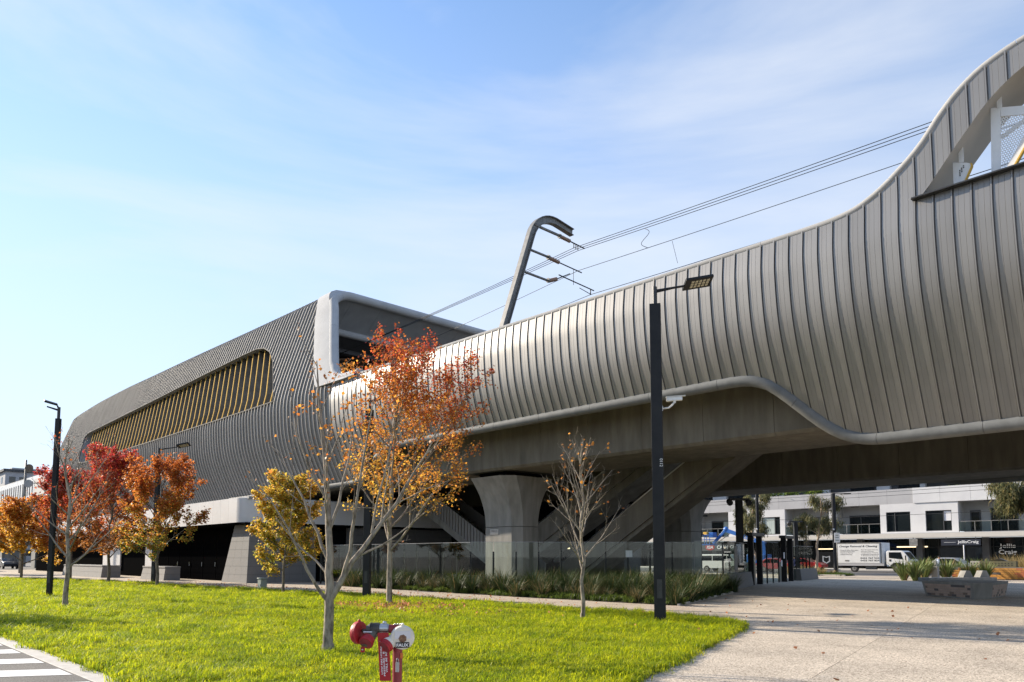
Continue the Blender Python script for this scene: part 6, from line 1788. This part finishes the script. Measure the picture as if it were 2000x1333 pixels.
# ================================================================== vehicles
def wheel(root, x, y, r, w=.24, z=None):
    z = r if z is None else z
    o = MB().tube([(x, y, z), (x, y + .03, z), (x, y + w - .03, z), (x, y + w, z)], [r * .93, r, r, r * .93], 24).build('wheel', 'rubber', root, smooth=True, auto=40)
    MB().tube([(x, y - .012, z), (x, y + .04, z)], [r * .58, r * .5], 18).build('rim', 'steel', o, smooth=True, auto=40)
    MB().tube([(x, y - .03, z), (x, y - .013, z)], r * .16, 10).build('hub', 'charcoal', o)
tk = thing('removal_truck', 'white removal truck with slogans on its box side parked across the street', 'truck', (-29.7, 82, 0))
TY = 81.0
MB().prism([(-33.4, TY), (-29.05, TY), (-28.7, TY + .35), (-28.7, TY + 1.95), (-29.05, TY + 2.3), (-33.4, TY + 2.3)], .95, 3.08).build('cargo_box', 'white_paint', tk, bevel=.04)
MB().box(-33.45, -28.66, TY - .02, TY + 2.32, .68, .94).build('box_skirt', 'render_gr', tk)
MB().box(-33.2, -27.0, TY + .5, TY + 1.8, .45, .67).build('chassis', 'rubber', tk)
MB().box(-33.44, -28.9, TY - .015, TY - .002, 3.0, 3.1).build('box_top_trim', 'steel', tk); MB().box(-28.98, -28.9, TY + .05, TY + .2, .95, 3.0).build('corner_trim', 'steel', tk)
cab_pts = [(-28.45, .62), (-28.45, 2.12), (-28.3, 2.24), (-26.95, 2.24), (-26.75, 2.12), (-26.2, 1.35), (-26.02, 1.25), (-25.95, .62), (-25.98, .40), (-26.75, .40), (-26.85, .75), (-27.15, 1.0), (-27.75, 1.0), (-28.05, .75), (-28.1, .62)]
MB().extr([(x, TY + .12, z) for x, z in reversed(cab_pts)], (0, 1.98, 0)).build('cab', 'white_paint', tk, bevel=.03)
MB().extr([(x, TY + .115, z) for x, z in reversed([(-28.2, 1.5), (-28.2, 2.08), (-27.05, 2.08), (-26.85, 1.35)])], (0, -.008, 0)).build('side_window', 'glass_dark', tk)
MB().add([(-26.735, TY + .25, 2.10), (-26.735, TY + 1.95, 2.10), (-26.20, TY + 1.95, 1.37), (-26.20, TY + .25, 1.37)], [(3, 2, 1, 0)]).build('windscreen', 'glass_dark', tk)
MB().box(-26.0, -25.93, TY + .35, TY + 1.85, .72, 1.12).build('grille', 'rubber', tk)
for y in (TY + .2, TY + 1.75): MB().box(-26.02, -25.92, y, y + .28, .78, 1.0).build('headlight', 'paper', tk, bevel=.02)
MB().box(-26.6, -26.52, TY - .08, TY + .05, 1.25, 1.75).build('wing_mirror', 'rubber', tk); MB().box(-28.18, -28.0, TY + .1, TY + .118, 1.15, 1.35).build('fuel_flap', 'black', tk); MB().box(-26.35, -25.9, TY + .1, TY + 2.12, .36, .52).build('bumper', 'white_paint', tk, bevel=.02)
for x in (-31.7, -27.45): wheel(tk, x, TY + .1, .41)
MB().box(-30.6, -29.5, TY + .2, TY + .6, .3, .66).build('fuel_tank', 'steel', tk, bevel=.05); MB().box(-32.6, -32.2, TY - .024, TY - .004, 1.15, 1.28).build('vent', 'steel', tk)
rt, up_ = (1, 0, 0), (0, 0, 1)
text('Orange Removal & Cleaning', 'charcoal', tk, (-31.2, TY, 2.70), rt, up_, height=.27, width=3.9, shear=.2, bold=.012, thick=.008)
for k, tx in enumerate(('- Home & Office Relocation', '- Furniture Removalist', '- Delivery & Pick Up', '- Rubbish Removal')): text(tx, 'charcoal', tk, (-33.15, TY, 2.32 - k * .155), rt, up_, height=.10, width=(1.95, 1.6, 1.4, 1.3)[k], bold=.012, align='LEFT', thick=.008)
for k, tx in enumerate(('- End Of Lease Cleaning', '- Moving Cleaning', '- Carpet Steam Cleaning', '- Professional Commercial', '& Residential Cleaning')): text(tx, 'charcoal', tk, (-31.0 + (.1 if k == 4 else 0), TY, 2.34 - k * .155), rt, up_, height=.10, width=(1.8, 1.35, 1.8, 1.85, 1.65)[k], bold=.012, align='LEFT', thick=.008)
for k, tx in enumerate(('0433 767 522', '0433 767 824')): text(tx, 'charcoal', tk, (-31.0, TY, 1.48 - k * .25), rt, up_, height=.17, width=1.9, bold=.02, align='LEFT', thick=.008)

def car(label, cat, x0, y0, L_, prof, glassp, m, W=1.75, wheels=(.8, 3.6), r=.32, flip=1, group=None):
    t = thing('parked_car', label, cat, (x0 + flip * L_ / 2, y0 + W / 2, 0), group)
    P_ = lambda pts: [(x0 + flip * x, y0, z) for x, z in pts]
    q = P_(prof); q = q[::-1] if flip > 0 else q
    MB().extr(q, (0, W, 0)).build('body', m, t, bevel=.06, seg=3)
    for i, g in enumerate(glassp):
        gq = [(x, y - .006, z) for x, y, z in P_(g)]; gq = gq[::-1] if flip > 0 else gq
        MB().extr(gq, (0, W + .012, 0)).build('window', 'glass_dark', t)
    for w in wheels:
        wheel(t, x0 + flip * w, y0 - .02, r)
        wheel(t, x0 + flip * w, y0 + W - .2, r)
    for y in (y0 - .01, y0 + W - .15): MB().box(x0 + flip * .05 - .06, x0 + flip * .05 + .06, y, y + .16, .75, .95).build('tail_light', 'red', t)
    return t
M['car_red'] = mat('red_car_paint', (.35, .02, .02), rough=.3, coat=.6); M['car_white'] = mat('white_car_paint', (.72, .72, .70), rough=.3, coat=.6); M['car_dark'] = mat('dark_car_paint', (.02, .022, .028), rough=.3, coat=.6); M['car_silver'] = mat('silver_car_paint', (.45, .46, .47), rough=.3, metal=.5)
VAN = [(0, .35), (0, 1.3), (.08, 1.75), (.3, 1.9), (3.4, 1.9), (3.9, 1.75), (4.4, 1.15), (4.95, .95), (5.0, .4)]
SED = [(0, .35), (.02, .85), (.35, .95), (.9, 1.38), (1.3, 1.46), (2.3, 1.44), (3.0, 1.02), (4.1, .88), (4.35, .65), (4.35, .35)]
car('white passenger van parked behind the glass fence', 'van', -44.8, 72.0, 5.0, VAN, [[(.25, 1.2), (.28, 1.72), (1.55, 1.74), (1.55, 1.2)], [(1.65, 1.2), (1.65, 1.74), (3.3, 1.74), (3.3, 1.2)], [(3.4, 1.2), (3.4, 1.72), (3.8, 1.65), (4.15, 1.2)]], 'car_white', 1.85, (.9, 4.1), .34)
car('red hatchback parked past the white van', 'car', -38.6, 73.0, 4.3, SED, [[(.75, .98), (1.05, 1.34), (1.55, 1.38), (1.55, .98)], [(1.62, .98), (1.62, 1.38), (2.25, 1.36), (2.8, 1.0)]], 'car_red')
car('silver car with its roof showing over the flax', 'car', -21.6, 70.5, 4.3, [(x, z * 1.06) for x, z in SED], [[(.75, 1.04), (1.05, 1.42), (1.55, 1.46), (1.55, 1.04)], [(1.62, 1.04), (1.62, 1.46), (2.25, 1.44), (2.8, 1.06)]], 'car_silver')
car('red car parked by the shop beside the street pole', 'car', -42.5, 92.6 - 4.6, 4.3, SED, [[(.75, .98), (1.05, 1.34), (1.55, 1.38), (1.55, .98)], [(1.62, .98), (1.62, 1.38), (2.25, 1.36), (2.8, 1.0)]], 'car_red')
car('dark blue car parked beyond the golden maples', 'car', -124.0, 20.5, 4.3, SED, [[(.75, .98), (1.05, 1.34), (1.55, 1.38), (1.55, .98)], [(1.62, .98), (1.62, 1.38), (2.25, 1.36), (2.8, 1.0)]], 'car_dark')
# boom lift
bm = thing('boom_lift', 'blue articulated boom lift parked behind the station gateway', 'boom lift', (-41.5, 78.5, 0))
BY = 78.5
MB().box(-43.4, -40.4, BY - .9, BY + .9, .45, .85).build('chassis', 'lift_blue', bm, bevel=.05)
for x in (-42.9, -40.9):
    wheel(bm, x, BY - 1.15, .45, .35); wheel(bm, x, BY + .85, .45, .35)
MB().box(-42.3, -40.0, BY - .8, BY + .8, .88, 1.9).build('turntable', 'lift_blue', bm, bevel=.1)
MB().bar((-40.4, BY, 1.7), (-40.6, BY, 3.2), .35, .45).build('riser', 'lift_blue', bm); 
main_ = MB().bar((-40.3, BY, 3.05), (-45.2, BY, 4.72), .32, .42).build('main_boom', 'lift_blue', bm, bevel=.02)
MB().bar((-45.1, BY, 4.85), (-46.9, BY, 3.2), .26, .3).build('jib', 'lift_blue', bm, bevel=.02); MB().tube([(-44.6, BY - .25, 4.3), (-46.3, BY - .25, 3.2)], .06, 8).build('ram', 'steel', bm, smooth=True)
MB().sphere((-45.2, BY, 4.8), .34, 12, 8, (1, .7, 1)).build('knuckle', 'lift_blue', bm, smooth=True)
bk_ = MB(); 
for z in (3.1, 3.65, 4.2):
    for (a, b) in (((-48.3, BY - .8), (-46.9, BY - .8)), ((-46.9, BY - .8), (-46.9, BY + .8)), ((-46.9, BY + .8), (-48.3, BY + .8)), ((-48.3, BY + .8), (-48.3, BY - .8))): bk_.tube([(*a, z), (*b, z)], .035, 6)
for (x, y) in ((-48.3, BY - .8), (-46.9, BY - .8), (-46.9, BY + .8), (-48.3, BY + .8), (-47.6, BY - .8)): bk_.tube([(x, y, 3.0), (x, y, 4.2)], .035, 6)
bk_.box(-48.3, -46.9, BY - .8, BY + .8, 2.98, 3.05); bk_.build('basket', 'lift_blue', bm)
MB().box(-47.2, -46.6, BY - .5, BY + .3, 3.9, 4.5).build('control_box', 'lift_blue', bm, bevel=.05); MB().box(-47.9, -47.4, BY - .6, BY - .2, 4.2, 4.55).build('control_cover', 'gold', bm, bevel=.03)
bd = Vector((4.9, 0, -1.67)).normalized(); text('Z-45 XC', 'white', main_, Vector((-42.2, BY - .165, 3.70)), bd, Vector((0, -1, 0)).cross(bd) * -1 if False else Vector((.322, 0, .947)), height=.24, width=1.25, bold=.03, thick=.006)

# ================================================================== street furniture behind
sp_ = thing('parking_sign', 'white parking sign on a grey pole beside the truck', 'sign', (-26.55, 64.4, 0))
MB().tube([(-26.55, 64.4, 0), (-26.55, 64.4, 3.75)], .045, 8).build('pole', 'steel', sp_, smooth=True); pb = MB().obox((-26.5, 64.34, 3.25), CR * .24, CF * .01, UP * .42).build('plate', 'white_paint', sp_)
for dz_, hw_ in ((.2, .12), (.02, .15), (-.22, .16)):
    MB().obox(Vector((-26.5, 64.34, 3.25 + dz_)) - CF * .013, CR * hw_, CF * .002, UP * .035).build('sign_marking', 'box_green', pb)
for (x, y, h, w, lab) in ((-29.25, 70.48, 7.6, .3, 'black square street pole next to the parking sign'), (-29.6, 56.4, 7.0, .2, 'thin tall black pole rising behind the gateway')):
    t = thing('street_pole', lab, 'pole', (x, y, 0)); MB().obox((x, y, h / 2), CR * w / 2, CF * w / 2, UP * h / 2).build('shaft', 'black_post', t, bevel=.02); MB().bar(Vector((x, y, h)) - CR * .02, Vector((x, y, h)) + CR * 1.2, .08, .06).build('arm', 'black_post', t); MB().obox(Vector((x, y, h - .02)) + CR * 1.35, CR * .3, CF * .12, UP * .04).build('lamp_head', 'black_post', t)
    MB().sphere((x + .02, y - .2, h * .55), .09, 8, 6).build('camera_dome', 'paper', t, smooth=True)
for (x, y, lab) in ((-12.9, 66.0, 'thin pole before the white window lettering'), (-25.0, 95.0, 'slim pale post under the hanging shop sign')):
    t = thing('street_post', lab, 'post', (x, y, 0)); h = 3.4 if y < 80 else 2.95; MB().tube([(x, y, 0), (x, y, h)], .06, 8).build('shaft', 'render_lt', t, smooth=True); 
    if y < 80: MB().obox((x, y - .07, h - .35), CR * .18, CF * .01, UP * .35).build('plate', 'white_paint', t)
# low kerb walls of the far planting
for (x0, x1, y0, y1, lab) in ((-31.5, -25.4, 62.9, 63.1, 'pale kerb in front of the tan tussocks'),): tag(MB().box(x0, x1, y0, y1, 0, .12).build('planting_kerb', 'kerb', bevel=.02), lab, 'kerb')

# ================================================================== people
def person(label, base, face, h, shirt, bend=0.0, trousers='jean'):
    """standing figure grown from a joint skeleton with the Skin modifier"""
    b = Vector(base); f = Vector(face).normalized(); s = f.cross(UP)
    k = h / 1.72
    def q(l, z, d=0.0): return b + s * l * k + UP * z * k + f * (d + bend * max(0, z - .95)) * k
    J = {'pel': (q(0, .95), .13), 'chest': (q(0, 1.25), .15), 'neckb': (q(0, 1.45), .07), 'head0': (q(0, 1.53, .01), .06), 'head1': (q(0, 1.62, .02), .085), 'head2': (q(0, 1.70, .01), .07),
         'shl': (q(-.18, 1.40), .065), 'ell': (q(-.24, 1.12, .02), .045), 'wrl': (q(-.22, .88, .12), .033), 'hdl': (q(-.21, .80, .15), .03),
         'shr': (q(.18, 1.40), .065), 'elr': (q(.24, 1.12, .02), .045), 'wrr': (q(.22, .90, .14), .033), 'hdr': (q(.21, .82, .17), .03),
         'hil': (q(-.09, .88), .10), 'knl': (q(-.10, .48, .03), .065), 'anl': (q(-.10, .09), .045), 'tol': (q(-.10, .03, .16), .035),
         'hir': (q(.09, .88), .10), 'knr': (q(.10, .48, .01), .065), 'anr': (q(.10, .09, -.03), .045), 'tor': (q(.10, .03, .13), .035)}
    E_ = [('pel', 'chest'), ('chest', 'neckb'), ('neckb', 'head0'), ('head0', 'head1'), ('head1', 'head2'), ('chest', 'shl'), ('shl', 'ell'), ('ell', 'wrl'), ('wrl', 'hdl'), ('chest', 'shr'), ('shr', 'elr'), ('elr', 'wrr'), ('wrr', 'hdr'),
          ('pel', 'hil'), ('hil', 'knl'), ('knl', 'anl'), ('anl', 'tol'), ('pel', 'hir'), ('hir', 'knr'), ('knr', 'anr'), ('anr', 'tor')]
    ks = list(J)
    me = bpy.data.meshes.new('body'); me.from_pydata([tuple(J[n][0]) for n in ks], [(ks.index(a), ks.index(c)) for a, c in E_], [])
    root = thing('person', label, 'person', b)
    o = link('body', me, root)
    md = o.modifiers.new('skin', 'SKIN'); md.use_smooth_shade = True
    for v, n in zip(me.skin_vertices[0].data, ks): v.radius = (J[n][1] * k, J[n][1] * k); v.use_root = n == 'pel'
    o.modifiers.new('sub', 'SUBSURF').render_levels = 2
    mm = bpy.data.materials.new('clothed_figure'); mm.use_nodes = True; nt = mm.node_tree; bs = nt.nodes['Principled BSDF']; bs.inputs['Roughness'].default_value = .85
    g_ = nt.nodes.new('ShaderNodeNewGeometry'); sx2 = nt.nodes.new('ShaderNodeSeparateXYZ'); nt.links.new(g_.outputs['Position'], sx2.inputs['Vector'])
    rp_ = nt.nodes.new('ShaderNodeValToRGB'); rp_.color_ramp.interpolation = 'CONSTANT'; mr_ = nt.nodes.new('ShaderNodeMapRange'); mr_.inputs['From Max'].default_value = h
    nt.links.new(sx2.outputs['Z'], mr_.inputs['Value']); nt.links.new(mr_.outputs['Result'], rp_.inputs['Fac']); nt.links.new(rp_.outputs['Color'], bs.inputs['Base Color'])
    el = rp_.color_ramp.elements; el[0].position = 0; el[0].color = (.02, .02, .02, 1); el[1].position = .05; el[1].color = (.03, .035, .05, 1)
    for ps, c in ((.53, shirt), (.86, (.50, .30, .21))): e_ = el.new(ps); e_.color = tuple(c) + (1,)
    me.materials.append(mm)
    hp = J['head1'][0] + UP * .045 * k - f * .02 * k
    MB().sphere(hp, .102 * k, 14, 10, (1, 1, .82)).build('hair', 'hair', root, smooth=True)
    fc = J['head1'][0] + f * .088 * k
    MB().tube([fc + UP * .0, fc + f * .022 * k - UP * .03 * k], [.008 * k, .014 * k], 6).build('nose', 'skin', root)
    return root
person('person in a pale blue shirt behind the flax near the fountain', (-19.2, 65.6, 0), CR - CF * .4, 1.66, (.36, .43, .58), bend=.25)
person('person in a dark blue top walking past the gateway', (-27.0, 57.2, 0), -CR - CF * .3, 1.68, (.06, .07, .20))

# ================================================================== far left: next viaduct length, poles, houses
lv = thing('white_viaduct_wall', 'white slotted viaduct wall continuing past the station', 'viaduct wall', (-130, 24, 8))
for k in range(17):
    x = -109 - k * 3.0
    MB().box(x - 2.97, x, 23.4, 23.75, 9.6, 12.75).build('wall_panel', 'white_paint', lv)
    for j in range(2): MB().box(x - .9 - j * 1.4, x - .62 - j * 1.4, 23.34, 23.4, 10.2, 12.1).build('slot', 'charcoal', lv)
MB().box(-162, -109, 23.6, 31, 7.7, 9.59).build('girder', 'concrete_lt', lv)
MB().tube([(-109, 23.6, 12.8), (-162, 23.6, 12.8)], .12, 8).build('cap_rail', 'cap_cream', lv, smooth=True)
MB().box(-118, -110, 23.2, 23.39, 9.9, 12.2).build('pale_screen', 'beige', lv)
for x in (-128, -152): MB().box(x - 1.2, x + 1.2, 25.5, 29, 0, 7.69).build('pier', 'concrete_lt', lv)
m2 = copy_tree(mast); m2['label'] = 'distant curved catenary mast beyond the far end of the station'; m2.location = (-148, 38, 8.6); m2.rotation_euler = (0, 0, math.pi)
dp = thing('mirror_pole', 'grey pole carrying two round driver mirrors beyond the station', 'mirror pole', (-87.0, 16.3, 0))
MB().tube([(-87.0, 16.3, 0), (-87.0, 16.3, 7.5), (-87.0, 16.3, 11.3)], [.16, .14, .08], 10).build('pole', 'steel', dp, smooth=True)
for z in (10.45, 8.9):
    c = Vector((-87.0, 16.3, z)) + CR * .42 - CF * .15
    o = MB().tube([c - CF * .05, c + CF * .04], [.40, .40], 24).build('mirror', 'bark_dk' if z > 10 else 'soffit_grey', dp, smooth=True, auto=40); MB().tube([Vector((-87.0, 16.3, z)), c + CF * .05], .03, 6).build('bracket', 'steel', o)
MB().tube([Vector((-87, 16.3, 8.95)), Vector((-87, 16.3, 8.95)) + CR * 3.2], .04, 6).build('arm', 'steel', dp)
for (x0, x1, y0, y1, h, lab, m_) in ((-300, -262, 44, 60, 29, 'grey flat roofed apartment block far behind the white viaduct', 'render_gr'), (-250, -215, 62, 80, 27, 'pale distant block with a stepped roof by the station end', 'render_lt')):
    t = thing('distant_building', lab, 'building', ((x0 + x1) / 2, (y0 + y1) / 2, 0), 'distant blocks')
    MB().box(x0, x1, y0, y1, 0, h - 2).build('wall', m_, t); MB().box(x0 - .6, x1 + .6, y0 - .6, y1 + .6, h - 2, h - 1.3).build('roof', 'charcoal', t); MB().box(x0 + 6, x1 - 8, y0 + 3, y1 - 3, h - 1.3, h).build('roof_house', 'render_gr', t)
    for fl in range(int((h - 4) / 3.1)):
        for k in range(6):
            yy = y0 + 1 + k * (y1 - y0) / 6.3; w_ = MB().box(x1, x1 + .06, yy, yy + 1.6, 2 + fl * 3.1, 3.8 + fl * 3.1).build('window', 'glass_dark', t)
            xx = x0 + 2 + k * (x1 - x0) / 6.3; MB().box(xx, xx + 2.2, y0 - .06, y0, 2 + fl * 3.1, 3.8 + fl * 3.1).build('window', 'glass_dark', t)
# hedge and low walls closing the view at the far end of the lawn
for (x, y, lab) in ((-104, 15.6, 'low granite wall at the far end of the path'),):
    t = thing('stone_wall', lab, 'wall', (x, y, 0)); block_wall(t, x - 9, x + 5, y, y + 1.0, 0, .9, bw=1.4, bh=.45)
rngh = np.random.default_rng(8)
for k in range(9):
    x = -140 - 9 * k + rngh.uniform(-2, 2); y = 3 + 3.4 * k + rngh.uniform(-1, 1); hh_ = rngh.uniform(4.5, 8)
    Tt = Tree(200 + k, (x, y, 0)); tr = [Vector((x, y, z)) for z in np.linspace(0, hh_ * .8, 6)]; Tt.tube(tr, .2, .05, 7)
    for j in range(10):
        p = tr[2 + j % 4]; a = j * 2.4; q = Tt.curve(p, Vector((math.cos(a), math.sin(a), .8)), hh_ * .42, 4, .03, .12); Tt.tube(q, .06, .01, 4); Tt.ramify(q, .05, 1, .4, .8, .02, .3, .5, .5, 2)
    nl = 2600; lp = Tt.leaf_points(nl, .45, (1, 2))
    Tt.finish('street_tree', ['dark green street tree far along the road', 'olive street tree in the distance past the lawn', 'tawny street tree in the distance past the lawn'][k % 3], 'distant street trees', lp, Tt.rng.uniform(.25, .5, nl), pick(Tt.rng, nl, [(0, np.array((.05, .07, .025))), (1, (np.array((.09, .11, .04)), np.array((.14, .14, .05)), np.array((.26, .16, .05)))[k % 3])], Tt.rng.random(nl)), 'bark_dk')
# concourse under the hall, behind the stairs
cn = thing('station_concourse', 'dark glazed concourse room behind the stair flights', 'room', (-38, 41, 0))
MB().box(-47, -34.5, 42.0, 42.3, 0, 5.2).build('rear_wall', 'void', cn); MB().box(-33.5, -31.0, 40.5, 42.3, 0, 5.2).build('lift_shaft', 'charcoal', cn)
MB().box(-47, -31, 37.5, 42.3, 5.2, 5.4).build('ceiling', 'void', cn)
for k in range(4):
    MB().box(-46 + k * 3.6, -45.3 + k * 3.6, 41.9, 41.98, 1.2, 2.0).build('notice_board', 'paper', cn)
MB().box(-37.5, -37.2, 41.88, 41.98, 2.2, 2.3).build('lit_sign', 'lamp_lit', cn)
